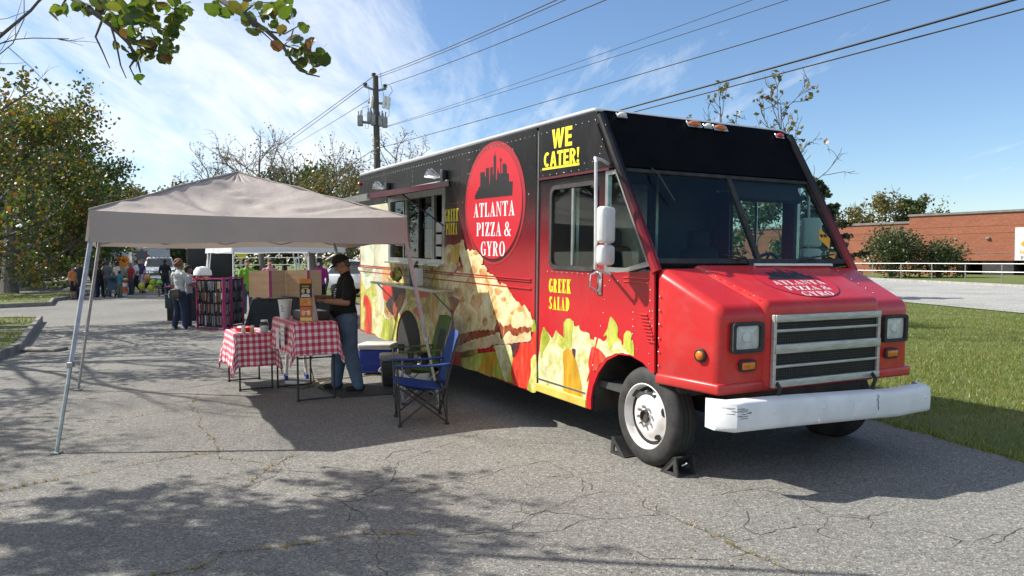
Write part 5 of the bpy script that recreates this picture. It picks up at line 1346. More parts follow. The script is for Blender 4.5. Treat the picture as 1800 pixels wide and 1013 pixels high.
cloth('tablecloth', 'red and white checked cloth on the taller table with the menu stand', T1, E1, E2, 1.2, .5, .955, .36, ['gingham', 'cloth_back'], seed=1, asym=(1.1, 1.25, 1.1, 1), bulge=.2)
cloth('tablecloth', 'red and white checked cloth on the lower table with the red basket', T2, E1, E2, .95, .47, .74, .40, ['gingham', 'cloth_back'], seed=4, asym=(1.05, 1, 1.1, 1), bulge=.2)
def tp(T_, a_, b_, z): return Vector((T_[0] + E1[0] * a_ + E2[0] * b_, T_[1] + E1[1] * a_ + E2[1] * b_, z))
RZ = math.atan2(E1[1], E1[0])
# cash register drawer
p = tp(T1, .42, .30, .960); cb = thing('cash_drawer', 'black cash drawer with white papers on top beside the menu stand', 'cash drawer', p, RZ)
MB().rbox((0, 0, .056), (.46, .36, .11), .008).build('body', 'black_plastic', cb)
MB().box((0, -.181, .05), (.42, .004, .075)).build('drawer_front', 'black_metal', cb, smooth=None)
MB().rbox((0, 0, .1145), (.40, .30, .004), .001, 1).build('paper', 'white_plastic', cb)
m_ = MB(); m_.tube([(-.1, -.05, .122), (0, .03, .125), (.1, -.02, .122), (.16, .06, .12)], .004, 5); m_.build('cable', 'black_plastic', cb)
# tablet on a stand
p = tp(T1, .62, .36, 1.075); tb = thing('tablet', 'black tablet on a tilted stand in front of the cashier', 'tablet', p, math.atan2(-.49, -.87))
rt = Matrix.Rotation(R(28), 3, 'Y')
MB().rbox((0, 0, .16), (.014, .18, .25), .005, 2, rot=rt).build('screen_body', 'black_plastic', tb)
MB().rbox(Vector((0, 0, .16)) + rt @ Vector((-.0078, 0, 0)), (.002, .16, .22), .0006, 1, rot=rt).build('screen', 'glass_dark', tb)
MB().tube([(-.0, 0, 0.003), (0.03, 0, .07), (.0, 0, .15)], .014, 8).build('stand', 'black_metal', tb); MB().rbox((0, 0, .004), (.12, .14, .008), .003).build('base', 'black_metal', tb)
# menu stand: printed strip with a folded white easel back
p = tp(T1, .13, .17, .962); ms = thing('menu_stand', 'narrow orange and black menu stand on the taller table', 'menu sign', p, R(-12))
P('menu_orange', (0.75, 0.24, 0.02), scale=8, rough=.5); P('menu_yellow', (0.80, 0.56, 0.05), scale=8, rough=.5); P('menu_red', (0.62, 0.12, 0.05), scale=8, rough=.5)
def rec(x0, z0, x1, z1, y): return [(x0, y + z * -.0, z) if False else (x, y - .18 * (0) , z) for x, z in ((x0, z0), (x1, z0), (x1, z1), (x0, z1))]
MB().box((0, 0, .26), (.16, .006, .52)).build('board', 'black_print', ms, smooth=None)
for (z0, z1, mt) in ((.462, .52, 'menu_orange'), (.0, .05, 'menu_yellow'), (.05, .18, 'menu_red'), (.19, .29, 'menu_orange')):
    MB().box((0, -.0045, (z0 + z1) / 2), (.158, .003, z1 - z0 - .002)).build('print_band', mt, ms, smooth=None)
for i in range(7):
    z_ = (.43, .405, .315, .33, .305, .12, .03)[i]; w_ = (.10, .07, .12, .09, .12, .10, .12)[i]
    MB().box((0, -.0065, z_), (w_, .002, .008)).build('print_line', 'menu_yellow' if i < 2 else 'white_print', ms, smooth=None)
for x_ in (-.035, .035): m_ = MB(); m_.ell((x_, -.006, .37), (.024, .002, .03), 10, 6); m_.build('print_picture', 'print_crust', ms); m_ = MB(); m_.ell((x_, -.006, .105), (.026, .002, .035), 10, 6); m_.build('print_picture', 'print_cheese', ms)
for x_ in (-.04, 0, .04): m_ = MB(); m_.ell((x_, -.0065, .24), (.014, .002, .035), 8, 6); m_.build('print_picture', 'print_toast', ms)
MB().prism([[(.078, .004, 0), (.078, .16, 0), (.078, .004, .46)]], (-.004, 0, 0)).build('easel_back', 'white_plastic', ms, smooth=None)
MB().prism([[(-.07, .004, 0), (-.07, .16, 0), (-.07, .004, .46)]], (-.004, 0, 0)).build('easel_back', 'white_plastic', ms, smooth=None)
# white paper tub
p = tp(T1, .78, .06, .960); m_ = MB(); m_.lathe([(.062, 0), (.075, .14), (.086, .235), (.092, .24), (.09, .246), (.084, .24), (.06, .01), (0, .008)], (0, 0, 0), 24)
tb_ = m_.build('tip_tub', 'white_plastic', None, label='tall white paper tub on the taller checked table', cat='tub'); tb_.location = p
MB().box((0, -.0, .0), (.001, .001, .001))
mk_ = MB()
for i, l in enumerate(([(0, .06), (-.02, .045), (0, .03), (.018, .015), (-.015, 0)], [(-.02, -.02), (.02, -.03)])):
    mk_.tube([(x - .01, -.0725 - .0012 - .0 * i - .064 * .0 + (-.004), .12 + z) for x, z in l], .003, 4)
mk_.build('marker_writing', 'black_print', tb_)
# hand-written price sheets taped to the cloth
for k_, (a_, z0, z1, w_, lab) in enumerate(((.36, .66, .93, .20, 'hand-written white price sheet hanging on the checked cloth'), (.60, .60, .86, .17, 'smaller white sheet behind the price sheet on the cloth'))):
    p = tp(T1, a_, -.045, 0); q = thing('paper_sheet', lab, 'paper', p, RZ)
    MB().box((0, .026 + .01 * k_, (z0 + z1) / 2), (w_, .002, z1 - z0)).build('sheet', 'white_plastic', q, smooth=None)
    if k_ == 0:
        mm = MB()
        for r_ in range(4):
            x_ = -.07
            while x_ < .05:
                L = random.uniform(.008, .02); mm.tube([(x_, .028, z1 - .04 - r_ * .055), (x_ + L * .5, .028, z1 - .04 - r_ * .055 + random.uniform(-.012, .016)), (x_ + L, .028, z1 - .04 - r_ * .055 + random.uniform(-.01, .01))], .0018, 4); x_ += L + random.choice((.004, .016))
        mm.build('handwriting', 'black_print', q)
# things on the lower table
p = tp(T2, .52, .16, .745); P('basket_red', (0.62, 0.02, 0.018), scale=6, rough=.35)
bk = thing('food_basket', 'shallow red plastic basket on the lower checked table', 'basket', p, RZ)
m_ = MB(); m_.lathe([(.10, 0), (.125, .03), (.135, .055), (.14, .058), (.132, .06), (.118, .03), (.09, .008), (0, .008)], (0, 0, 0), 24, sx=1.25, sy=.85); m_.build('bowl', 'basket_red', bk)
MB().ell((.02, .02, .05), (.09, .05, .02), 12, 6).build('napkins', 'white_plastic', bk)
for i, (a_, b_, c_) in enumerate(((.22, .12, 'white_plastic'), (.14, .22, 'print_toast'))):
    p = tp(T2, a_, b_, .745); sh = thing('shaker', ('glass salt shaker with steel lid', 'glass pepper shaker with steel lid')[i] + ' on the lower checked table', 'shaker', p)
    MB().lathe([(.026, 0), (.028, .03), (.022, .07), (.022, .075)], (0, 0, 0), 14).build('bottle', c_, sh); MB().lathe([(.0235, .074), (.0235, .095), (.015, .105), (0, .107)], (0, 0, 0), 14).build('lid', 'chrome', sh)
p = tp(T2, .12, .37, .745); jr = thing('glass_jar', 'clear glass jar with pale filling beside the shakers', 'jar', p)
MB().lathe([(.05, 0), (.055, .02), (.055, .12), (.042, .145), (.044, .15)], (0, 0, 0), 18).build('jar', 'glass_clear', jr); MB().lathe([(0, .004), (.048, .005), (.05, .09), (0, .095)], (0, 0, 0), 18).build('filling', 'white_plastic', jr); MB().lathe([(.046, .148), (.046, .17), (0, .172)], (0, 0, 0), 18).build('lid', 'steel', jr)
# under the table: power strip, cords, white stand
p = G(521, 676); ps = thing('power_strip', 'white power strip lying on the asphalt under the table', 'power strip', (p.x, p.y, 0), R(-20))
MB().rbox((0, 0, .022), (.34, .06, .04), .008).build('body', 'white_plastic', ps)
for i in range(5): MB().rbox((-.12 + i * .055, 0, .0425), (.035, .036, .004), .001, 1).build('socket', 'cloth_back', ps)
P('cord_yellow', (0.60, 0.40, 0.02), scale=9, rough=.55)
m_ = MB(); pts_ = [G(x, y) + Vector((0, 0, .008)) for x, y in ((540, 681), (560, 672), (585, 668), (620, 664), (650, 661), (680, 658), (705, 655), (735, 640))]
m_.tube(pts_, .007, 6); m_.build('extension_cord', 'cord_yellow', None, label='yellow extension cord running across the asphalt to the truck', cat='cord')
m_ = MB(); pts_ = [G(x, y) + Vector((0, 0, .008)) for x, y in ((500, 668), (486, 674), (500, 681), (530, 684), (552, 680), (556, 676), (545, 675))]; m_.tube(pts_, .005, 6)
m_.build('black_cable', 'black_plastic', None, label='black cable coiled under the checked table', cat='cord')
m_ = MB(); a_ = tp(T1, .3, .32, .93); m_.tube([a_, a_ + Vector((.02, -.02, -.25)), a_ + Vector((-.06, -.05, -.5)), a_ + Vector((-.03, .02, -.75)), Vector((-2.75, 9.7, .01))], .006, 6)
m_.build('hanging_cable', 'black_plastic', None, label='black cable hanging down below the taller table', cat='cord')
P('blue_plastic', (0.02, 0.06, 0.36), (0.015, 0.045, 0.28), scale=7, rough=.38)
p = G(512, 670); ws = thing('folding_stool', 'white folding stool with blue feet under the table', 'stool', (p.x, p.y + .25, 0), R(20))
for x_ in (-.14, .14):
    for y_ in (-.12, .12):
        m_ = MB(); m_.tube([(x_, y_, .05), (x_ * .8, y_ * .8, .44)], .017, 8); lg = m_.build('leg', 'white_plastic', ws); m_ = MB(); m_.lathe([(.024, 0), (.024, .06), (.018, .065)], (x_ * 1.02, y_ * 1.02, 0), 10); m_.build('foot', 'blue_plastic', lg)
MB().rbox((0, 0, .45), (.30, .26, .03), .01).build('seat', 'white_plastic', ws)
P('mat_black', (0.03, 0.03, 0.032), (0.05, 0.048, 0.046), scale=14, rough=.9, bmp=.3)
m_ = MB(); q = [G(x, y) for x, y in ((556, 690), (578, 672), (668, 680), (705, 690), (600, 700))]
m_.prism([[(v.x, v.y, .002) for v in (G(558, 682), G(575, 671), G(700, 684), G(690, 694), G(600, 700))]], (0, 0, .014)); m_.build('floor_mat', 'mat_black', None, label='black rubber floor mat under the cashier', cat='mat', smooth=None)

# ------------------------------------------------------------------ camp chairs
P('fabric_blue', (0.008, 0.045, 0.20), (0.006, 0.032, 0.15), scale=9, rough=.7, bmp=.2, bscale=25)
P('fabric_green', (0.075, 0.13, 0.02), (0.055, 0.095, 0.016), scale=9, rough=.7, bmp=.2, bscale=25)
P('fabric_dark', (0.03, 0.032, 0.03), (0.045, 0.045, 0.04), scale=12, rough=.8)
P('frame_grey', (0.30, 0.31, 0.32), (0.22, 0.23, 0.24), scale=10, rough=.4, metal=.5)
def camp_chair(label, loc, heading, fab, frame, w=.50, d=.46, bh=.92, mesh_back=False, arm_only=False):
    """faces local +x; origin under the seat"""
    r_ = thing('camp_chair', label, 'chair', loc, heading)
    f = {}
    hw = w / 2; FLr, FRr = Vector((d / 2, hw, 0)), Vector((d / 2, -hw, 0)); BL, BR = Vector((-d / 2, hw, 0)), Vector((-d / 2, -hw, 0))
    sF, sB = .42, .36
    def bar(name, a_, b_, r=.0095): m_ = MB(); m_.tube([a_, b_], r, 8); return m_.build(name, frame, r_)
    for F_ in (FLr, FRr):
        s_ = 1 if F_.y > 0 else -1
        bar('leg', F_ + Vector((0, 0, .02)), Vector((d / 2 + .015, F_.y * 1.02, .62)))
    for B_ in (BL, BR):
        bar('leg', B_ + Vector((0, 0, .02)), Vector((-d / 2 - .0, B_.y * 1.0, .62))); bar('back_post', Vector((-d / 2 - .0, B_.y, .40)), Vector((-d / 2 - .13, B_.y * .98, bh)))
    up = Vector((0, 0, .03)); us = Vector((0, 0, sF - .02))
    for a_, b_ in ((FLr, FRr), (BL, BR), (FLr, BL), (FRr, BR)):
        bar('brace', a_ + up, b_ + us); bar('brace', b_ + up, a_ + us)
    for p_ in (FLr, FRr, BL, BR):
        m_ = MB(); m_.rbox(p_ + Vector((0, 0, .014)), (.045, .04, .028), .008); m_.build('foot', 'black_plastic', r_)
    def seat(u, v):
        x = d / 2 + .03 - u * (d + .02); y = (v - .5) * w * .98
        sag_ = .075 * math.sin(math.pi * v) * (.35 + .65 * math.sin(math.pi * min(1, u * 1.1)))
        return Vector((x, y, sF + .03 * (1 - u) - (sF - sB) * u - sag_))
    m_ = MB(); m_.grid(seat, 12, 14); so = m_.build('seat', fab, r_, smooth=180); so.modifiers.new('s', 'SOLIDIFY').thickness = .006
    def back(u, v):
        z = sB + .0 + u * (bh - sB + .02); y = (v - .5) * w * (1.0 + .02 * u)
        return Vector((-d / 2 + .01 - .14 * u - .055 * math.sin(math.pi * v) * (1 - .4 * u) + .02 * math.sin(math.pi * u), y, z + .03 * math.sin(math.pi * v) * u * (1 if not mesh_back else .5)))
    m_ = MB(); m_.grid(back, 12, 14); bo = m_.build('backrest', fab, r_, smooth=180); bo.modifiers.new('s', 'SOLIDIFY').thickness = .006
    if mesh_back:
        m_ = MB(); m_.grid(lambda u, v: back(.12 + .62 * u, .24 + .52 * v) + Vector((.0085, 0, 0)), 8, 8); m_.build('mesh_panel', 'fabric_dark', r_, smooth=180)
    for s_ in (-1, 1):
        m_ = MB(); m_.grid(lambda u, v: Vector((d / 2 + .05 - u * (d + .10), s_ * (hw + .0) + (v - .5) * .085, .635 - .012 * math.sin(math.pi * u))), 8, 3); ao_ = m_.build('armrest', fab, r_, smooth=180); ao_.modifiers.new('s', 'SOLIDIFY').thickness = .014
        if s_ == 1 or mesh_back:
            m_ = MB(); m_.lathe([(.030, -.10), (.042, -.02), (.045, .012), (.038, .012), (.034, -.09), (0, -.095)], (d / 2 - .09, s_ * hw, .638), 14); m_.build('cup_holder', 'fabric_dark', r_)
    return r_
camp_chair('blue folding camp chair with black frame beside the tent leg', (-.98, 7.82, 0), math.atan2(-.23, -.97), 'fabric_blue', 'black_metal', d=.48, w=.52, bh=.90)
camp_chair('green folding camp chair with grey frame behind the blue chair', (-1.16, 9.0, 0), math.atan2(-.34, -.94), 'fabric_green', 'frame_grey', w=.56, d=.46, bh=.98, mesh_back=True)

# ------------------------------------------------------------------ coolers
P('cooler_blue', (0.012, 0.045, 0.36), (0.010, 0.035, 0.28), scale=4, rough=.38)
P('cooler_lid', (0.72, 0.70, 0.66), (0.6, 0.58, 0.55), scale=5, rough=.45)
P('cooler_grey', (0.28, 0.28, 0.29), (0.2, 0.2, 0.21), scale=5, rough=.5)
def cooler(label, loc, rz, body, lid, L=.55, Wd=.36, H=.40, handle=True):
    r_ = thing('cooler', label, 'cooler', loc, rz)
    m_ = MB(); m_.hull([(x * (L / 2 - (.02 if z < .1 else 0)), y * (Wd / 2 - (.02 if z < .1 else 0)), z) for x in (-1, 1) for y in (-1, 1) for z in (.02, H * .82)], .02, 3); m_.build('body', body, r_)
    m_ = MB(); m_.rbox((0, 0, H * .82 + .045), (L + .02, Wd + .02, .085), .025, 3); lo = m_.build('lid', lid, r_)
    for i in range(4): MB().rbox((0, -Wd / 2 - .0 + .012, .07 + i * .025), (L - .06, .012, .008), .003, 1).build('rib', body, r_)
    if handle:
        m_ = MB(); m_.tube([(L / 2 - .12, -Wd / 2 - .0, H * .72), (L / 2 - .12, -Wd / 2 - .03, .16), (L / 2 - .17, -Wd / 2 - .06, .08), (L / 2 - .05, -Wd / 2 - .07, .03), (L / 2 + .1, -Wd / 2 - .06, .05)], .012, 8); m_.build('tow_handle', 'cooler_lid', r_)
        for x_ in (-1, 1): m_ = MB(); m_.lathe([(.05, -.02), (.055, 0), (.05, .02)], (x_ * (L / 2 - .08), Wd / 2 - .02, .055), 14, rot=Matrix.Rotation(R(90), 3, 'X')); m_.build('wheel', 'black_rubber', r_)
    return r_
p = G(655, 661); cooler('blue wheeled cooler with white lid behind the cashier', (p.x + .05, p.y + .22, 0), R(-8), 'cooler_blue', 'cooler_lid', .50, .36, .46)
cooler('black cooler with grey lid behind the green camp chair', (-1.55, 10.05, 0), R(14), 'black_plastic', 'cooler_grey', .48, .34, .42, False)
p = G(722, 690); m_ = MB(); m_.hull([(x * .2, y * .15, z) for x in (-1, 1) for y in (-1, 1) for z in (.0, .02)] + [(x * .24, y * .18, .26) for x in (-1, 1) for y in (-1, 1)], .03, 3)
o = m_.build('storage_tub', 'white_plastic', None, label='white plastic tub on the asphalt under the chairs', cat='tub'); o.location = (p.x, p.y + .3, 0)
# things standing on the truck's fold-out shelf
def on_truck(s, w, z): v = TRUCK_M @ Vector((s, w, z)); return v
p = on_truck(-4.75, -.16, 1.246); nh = thing('napkin_dispenser', 'black and white napkin dispenser on the truck shelf', 'dispenser', p, R(-61.9))
MB().rbox((-.05, 0, .13), (.13, .13, .26), .02).build('body', 'black_plastic', nh); MB().rbox((.055, 0, .125), (.07, .135, .25), .02).build('cover', 'white_plastic', nh)
MB().tube([(-.05, 0, .25), (-.03, 0, .31), (.03, 0, .31), (.05, 0, .25)], .01, 6).build('handle', 'black_plastic', nh)
p = on_truck(-5.55, -.17, 1.246); m_ = MB(); r9 = random.Random(3)
sn = thing('snack_bag', 'crumpled green and red snack bag on the truck shelf', 'bag', p, R(-61.9))
m_.grid(lambda u, v: Vector(((u - .5) * .5, math.sin(v * 6.28) * .07 * math.sin(math.pi * min(.98, max(.05, u))), .13 + .10 * math.cos(v * 6.28) * math.sin(math.pi * min(.98, max(.05, u))) + .03 * wr(u * 3, v * 2))), 14, 16); m_.build('bag', 'print_leaf', sn, smooth=60)
m_ = MB(); m_.ell((.05, -.075, .13), (.06, .02, .05), 10, 6); m_.build('bag_print', 'print_tomato', sn)
p = on_truck(-5.25, -.03, 1.48); q = thing('paper_note', 'small white paper note taped below the serving window', 'paper', p, R(-61.9)); MB().box((0, 0, 0), (.26, .004, .2)).build('sheet', 'white_plastic', q, smooth=None)

# ------------------------------------------------------------------ jewellery stall
P('drape_black', (0.012, 0.014, 0.016), (0.022, 0.024, 0.026), scale=4, rough=.85)
P('cardboard', (0.42, 0.27, 0.15), (0.35, 0.22, 0.12), scale=2, rough=.85, sc=(1, 1, 8))
P('magenta', (0.30, 0.016, 0.13), (0.24, 0.012, 0.10), scale=6, rough=.5)
folding_table('long folding table under the black cloth of the jewellery stall', (-6.45, 18.45), (1, .18), (-.18, 1), 2.3, .7, .78)
cloth('tablecloth', 'black cloth reaching the ground on the jewellery stall table', (-6.45, 18.45), (1, .18), (-.18, 1), 2.3, .7, .79, .76, ['drape_black'], bulge=.32, res=.06, seed=2, floor=1)
cbx = [D(438, 523, 18.55), D(476, 523, 18.35), D(503, 523, 18.7), D(543, 523, 18.5), D(566, 523, 18.75)]
cbr = thing('cardboard_display', 'folding cardboard display boards with pink hinges on the black table', 'display board', (cbx[0].x, cbx[0].y, .795))
for i in range(4):
    a_, b_ = (Vector((q.x - cbx[0].x, q.y - cbx[0].y, 0)) for q in (cbx[i], cbx[i + 1])); t_ = (b_ - a_).normalized(); nn = Vector((-t_.y, t_.x, 0)) * .012
    m_ = MB(); m_.hull([a_ + t_ * .012 + s_ * nn + Vector((0, 0, z)) for s_ in (-1, 1) for z in (0, .66)] + [b_ - t_ * .012 + s_ * nn + Vector((0, 0, z)) for s_ in (-1, 1) for z in (0, .66)]); m_.build('panel', 'cardboard', cbr, smooth=None)
    if i in (1, 3): m_ = MB(); m_.box(a_ + Vector((0, -.015, .33)), (.055, .03, .665)); m_.build('hinge_strip', 'magenta', cbr, smooth=None)
M['trinket'] = leaf_mat('trinket', [(0, (.02, .02, .022)), (.3, (.05, .05, .055)), (.45, (.30, .30, .32)), (.6, (.03, .10, .12)), (.72, (.30, .02, .06)), (.82, (.05, .05, .06)), (.92, (.4, .3, .1)), (1, (.55, .56, .58))], 0.0)
M['trinket_dark'] = leaf_mat('trinket_dark', [(0, (.02, .02, .022)), (.5, (.06, .06, .065)), (.8, (.015, .05, .06)), (.9, (.2, .2, .21)), (1, (.12, .12, .13))], 0.0)
def rack(label, a_, b_, H, seed, right=None):
    a_, b_ = Vector((a_.x, a_.y, 0)), Vector((b_.x, b_.y, 0)); L = (b_ - a_).length; r_ = thing('jewellery_rack', label, 'rack', a_, math.atan2((b_ - a_).y, (b_ - a_).x)); rr = random.Random(seed)
    for x_ in (0, L): m_ = MB(); m_.box((x_, 0, H / 2), (.03, .05, H)); m_.build('frame_post', 'magenta', r_, smooth=None)
    for z_ in (.03, H - .03): m_ = MB(); m_.box((L / 2, 0, z_), (L - .032, .045, .03)); m_.build('frame_rail', 'magenta', r_, smooth=None)
    m_ = MB(); m_.box((L / 2, .02, H / 2), (L - .06, .012, H - .12)); m_.build('backing', 'dark', r_, smooth=None)
    big, small = MB(), MB()
    for row in range(4):
        z1 = H - .10 - row * (H - .16) / 4; x_ = .05
        while x_ < L - .05:
            w_ = rr.uniform(.012, .03) * (1.5 if row == 3 else 1); h_ = rr.uniform(.14, .25) * H / 1.25
            big.box((x_ + w_ / 2, .0 - rr.uniform(0, .015), z1 - h_ / 2), (w_, .015, h_)); x_ += w_ + rr.uniform(.008, .03)
            if rr.random() < .45 and row < 2: small.ell((x_, -.03, z1 - rr.uniform(.02, .2)), (.014, .01, .016), 6, 4)
    big.build('hanging_strands', 'trinket_dark' if seed == 9 else 'trinket', r_, smooth=None, kind='stuff'); small.build('pendants', 'trinket', r_, kind='stuff')
    return r_
rack('magenta framed rack of hanging jewellery beside the woman', G(348, 578), G(394, 581), 1.30, 1)
rack('narrow magenta rack seen edge-on with silver trinkets', G(396, 582), G(404, 579), 1.30, 5)
rack('second magenta jewellery rack behind the black draped table', G(408, 575), G(428, 572), 1.30, 9)
p = D(349, 489, 21.5); sd = thing('sweets_table', 'small dark table behind the jewellery racks', 'table', (p.x, p.y, 0)); MB().rbox((0, 0, .98), (1.7, .7, .04), .01).build('table_top', 'magenta', sd); MB().hull([(x * .8, y * .3, z) for x in (-1, 1) for y in (-1, 1) for z in (0.01, .95)]).build('skirt', 'drape_black', sd, smooth=None)
jr = thing('prize_globe', 'round white dome over colourful toys on the small table', 'toy jar', (p.x, p.y, 1.005)); m_ = MB(); m_.lathe([(.0, .55), (.16, .52), (.24, .42), (.26, .30), (.24, .28)], (0.12, 0, 0), 18); m_.build('dome', 'white_plastic', jr)
m_ = MB()
for _ in range(60): m_.ell((random.uniform(-.25, .3), random.uniform(-.15, .15), random.uniform(.03, .3)), (.05, .05, .05), 7, 5)
M['toys'] = leaf_mat('toys', [(0, (.6, .03, .02)), (.3, (.7, .25, .02)), (.5, (.05, .12, .5)), (.7, (.65, .5, .05)), (1, (.6, .1, .1))], 0.0); m_.build('toy_balls', 'toys', jr, kind='stuff')
# ------------------------------------------------------------------ people
_cm = {}
def cmat(kind, c):
    key = (kind, tuple(c))
    if key not in _cm:
        if kind == 'skin': _cm[key] = pm('skin', c, tuple(x * .85 for x in c), scale=25, rough=.5)
        elif kind == 'hair': _cm[key] = pm('hair', c, tuple(x * .5 for x in c), scale=60, rough=.65, bmp=.6, bscale=90)
        else: _cm[key] = pm('cloth', c, tuple(x * .78 for x in c), scale=9, rough=.85, bmp=.8, bscale=9, bdist=.03)
    return _cm[key]
class Body:
    def __init__(s): s.mb = MB(); s.pr = []
    def cap(s, p0, p1, r0, r1, tag, flat=1.0, side=(1, 0, 0)):
        """capsule; radius along `side` is r, across it r*flat"""
        p0, p1 = Vector(p0), Vector(p1); t = p1 - p0; L = t.length
        t = t / L if L > 1e-6 else Vector((0, 0, 1)); u = Vector(side); u = u - t * u.dot(t)
        u = u.normalized() if u.length > 1e-4 else t.orthogonal().normalized(); w = t.cross(u); n = 14; vs = []; rings = []
        for a_ in (-90, -60, -30, 0): rings.append((p0 + t * r0 * math.sin(R(a_)) * min(1, flat + .2), max(.02, math.cos(R(a_))) * r0))
        for a_ in (0, 30, 60, 90): rings.append((p1 + t * r1 * math.sin(R(a_)) * min(1, flat + .2), max(.02, math.cos(R(a_))) * r1))
        for c, r in rings:
            for j in range(n): q = 2 * math.pi * j / n; vs.append(c + u * r * math.cos(q) + w * r * flat * math.sin(q))
        k = len(rings); fs = [(i * n + j, i * n + (j + 1) % n, (i + 1) * n + (j + 1) % n, (i + 1) * n + j) for i in range(k - 1) for j in range(n)] + [tuple(reversed(range(n))), tuple(range((k - 1) * n, k * n))]
        s.mb.add(vs, fs); s.pr.append((np.array(p0), np.array(p1), r0, r1, np.array(u), np.array(w), flat, tag))
    def ell(s, c, r, tag, rot=None):
        s.mb.ell(c, r, 14, 10, rot=rot); rm = rot if rot is not None else Matrix.Identity(3)
        s.pr.append((np.array(c), None, r, np.array(rm), None, None, None, tag))
    def chain(s, pts, rs, tag, flat=1.0, side=(1, 0, 0)):
        for i in range(len(pts) - 1): s.cap(pts[i], pts[i + 1], rs[i], rs[i + 1], tag, flat, side)
    def finish(s, name, mats, vox, parent, smooth_it=3):
        tags = list(mats.keys())
        me = s.mb.mesh('tmp', [M['dark']], None, True)
        o = bpy.data.objects.new('tmp', me); COL.objects.link(o)
        md = o.modifiers.new('r', 'REMESH'); md.mode = 'VOXEL'; md.voxel_size = vox
        ms_ = o.modifiers.new('s', 'SMOOTH'); ms_.factor = .5; ms_.iterations = smooth_it
        bpy.context.view_layer.update()
        ev = o.evaluated_get(bpy.context.evaluated_depsgraph_get()); m2 = bpy.data.meshes.new_from_object(ev)
        bpy.data.objects.remove(o)
        nf = len(m2.polygons); cen = np.empty(nf * 3); m2.polygons.foreach_get('center', cen); cen = cen.reshape(-1, 3)
        best = np.full(nf, 1e9); idx = np.zeros(nf, dtype=np.int32)
        for p0, p1, r0, r1, u, w, fl, tg in s.pr:
            if p1 is None:
                q = (cen - p0) @ r1; rr = np.array(r0); d = (np.sqrt(((q / rr) ** 2).sum(1)) - 1) * rr.min()
            else:
                t = p1 - p0; L2 = max(1e-9, (t @ t)); h = np.clip(((cen - p0) @ t) / L2, 0, 1); rad = r0 + (r1 - r0) * h
                dv = cen - (p0 + h[:, None] * t); a_ = dv @ u; b_ = (dv @ w) / fl; tt = dv - np.outer(dv @ u, u) - np.outer(dv @ w, w)
                d = (np.sqrt(a_ ** 2 + b_ ** 2 + (tt ** 2).sum(1)) - rad) * min(1, fl)
            m_ = d < best; best[m_] = d[m_]; idx[m_] = tags.index(tg)
        m2.materials.clear()
        for t_ in tags: m2.materials.append(mats[t_])
        m2.polygons.foreach_set('material_index', idx); m2.shade_smooth(); m2.update(); m2.name = name
        return link(name, m2, parent)
def hand(B, wr_, d, nrm_, tag, curl=.5, hi=True, s=1.0, sidev=1):
    """wr_: wrist, d: direction of the fingers, nrm_: out of the back of the hand, sidev: thumb side"""
    d = Vector(d).normalized(); nrm_ = Vector(nrm_); nrm_ = (nrm_ - d * nrm_.dot(d)).normalized(); a_ = d.cross(nrm_) * sidev; w = Vector(wr_)
    B.cap(w, w + d * .075 * s, .026 * s, .036 * s, tag, .42, a_)
    if not hi:
        k0 = w + d * .085 * s; k1 = k0 + (d * math.cos(curl) - nrm_ * math.sin(curl)) * .07 * s; B.cap(k0, k1, .034 * s, .026 * s, tag, .35, a_)
    else:
        for i, (o_, L) in enumerate(((.027, .072), (.009, .080), (-.009, .075), (-.026, .058))):
            p = w + d * .085 * s + a_ * o_ * s; rs = .0092 * s
            for sg, f in ((0, .45), (1, .32), (2, .23)):
                an = curl * (sg + .6); q = p + (d * math.cos(an) - nrm_ * math.sin(an)) * L * f * s; B.cap(p, q, rs, rs * .93, tag); p = q; rs *= .93
    t0 = w + d * .025 * s + a_ * .026 * s; t1 = t0 + (d * .7 + a_ * .6 - nrm_ * .35 * curl).normalized() * .038 * s; t2 = t1 + (d * .95 + a_ * .05 - nrm_ * .5 * curl).normalized() * .03 * s
    B.cap(t0, t1, .0125 * s, .011 * s, tag); B.cap(t1, t2, .011 * s, .0095 * s, tag)
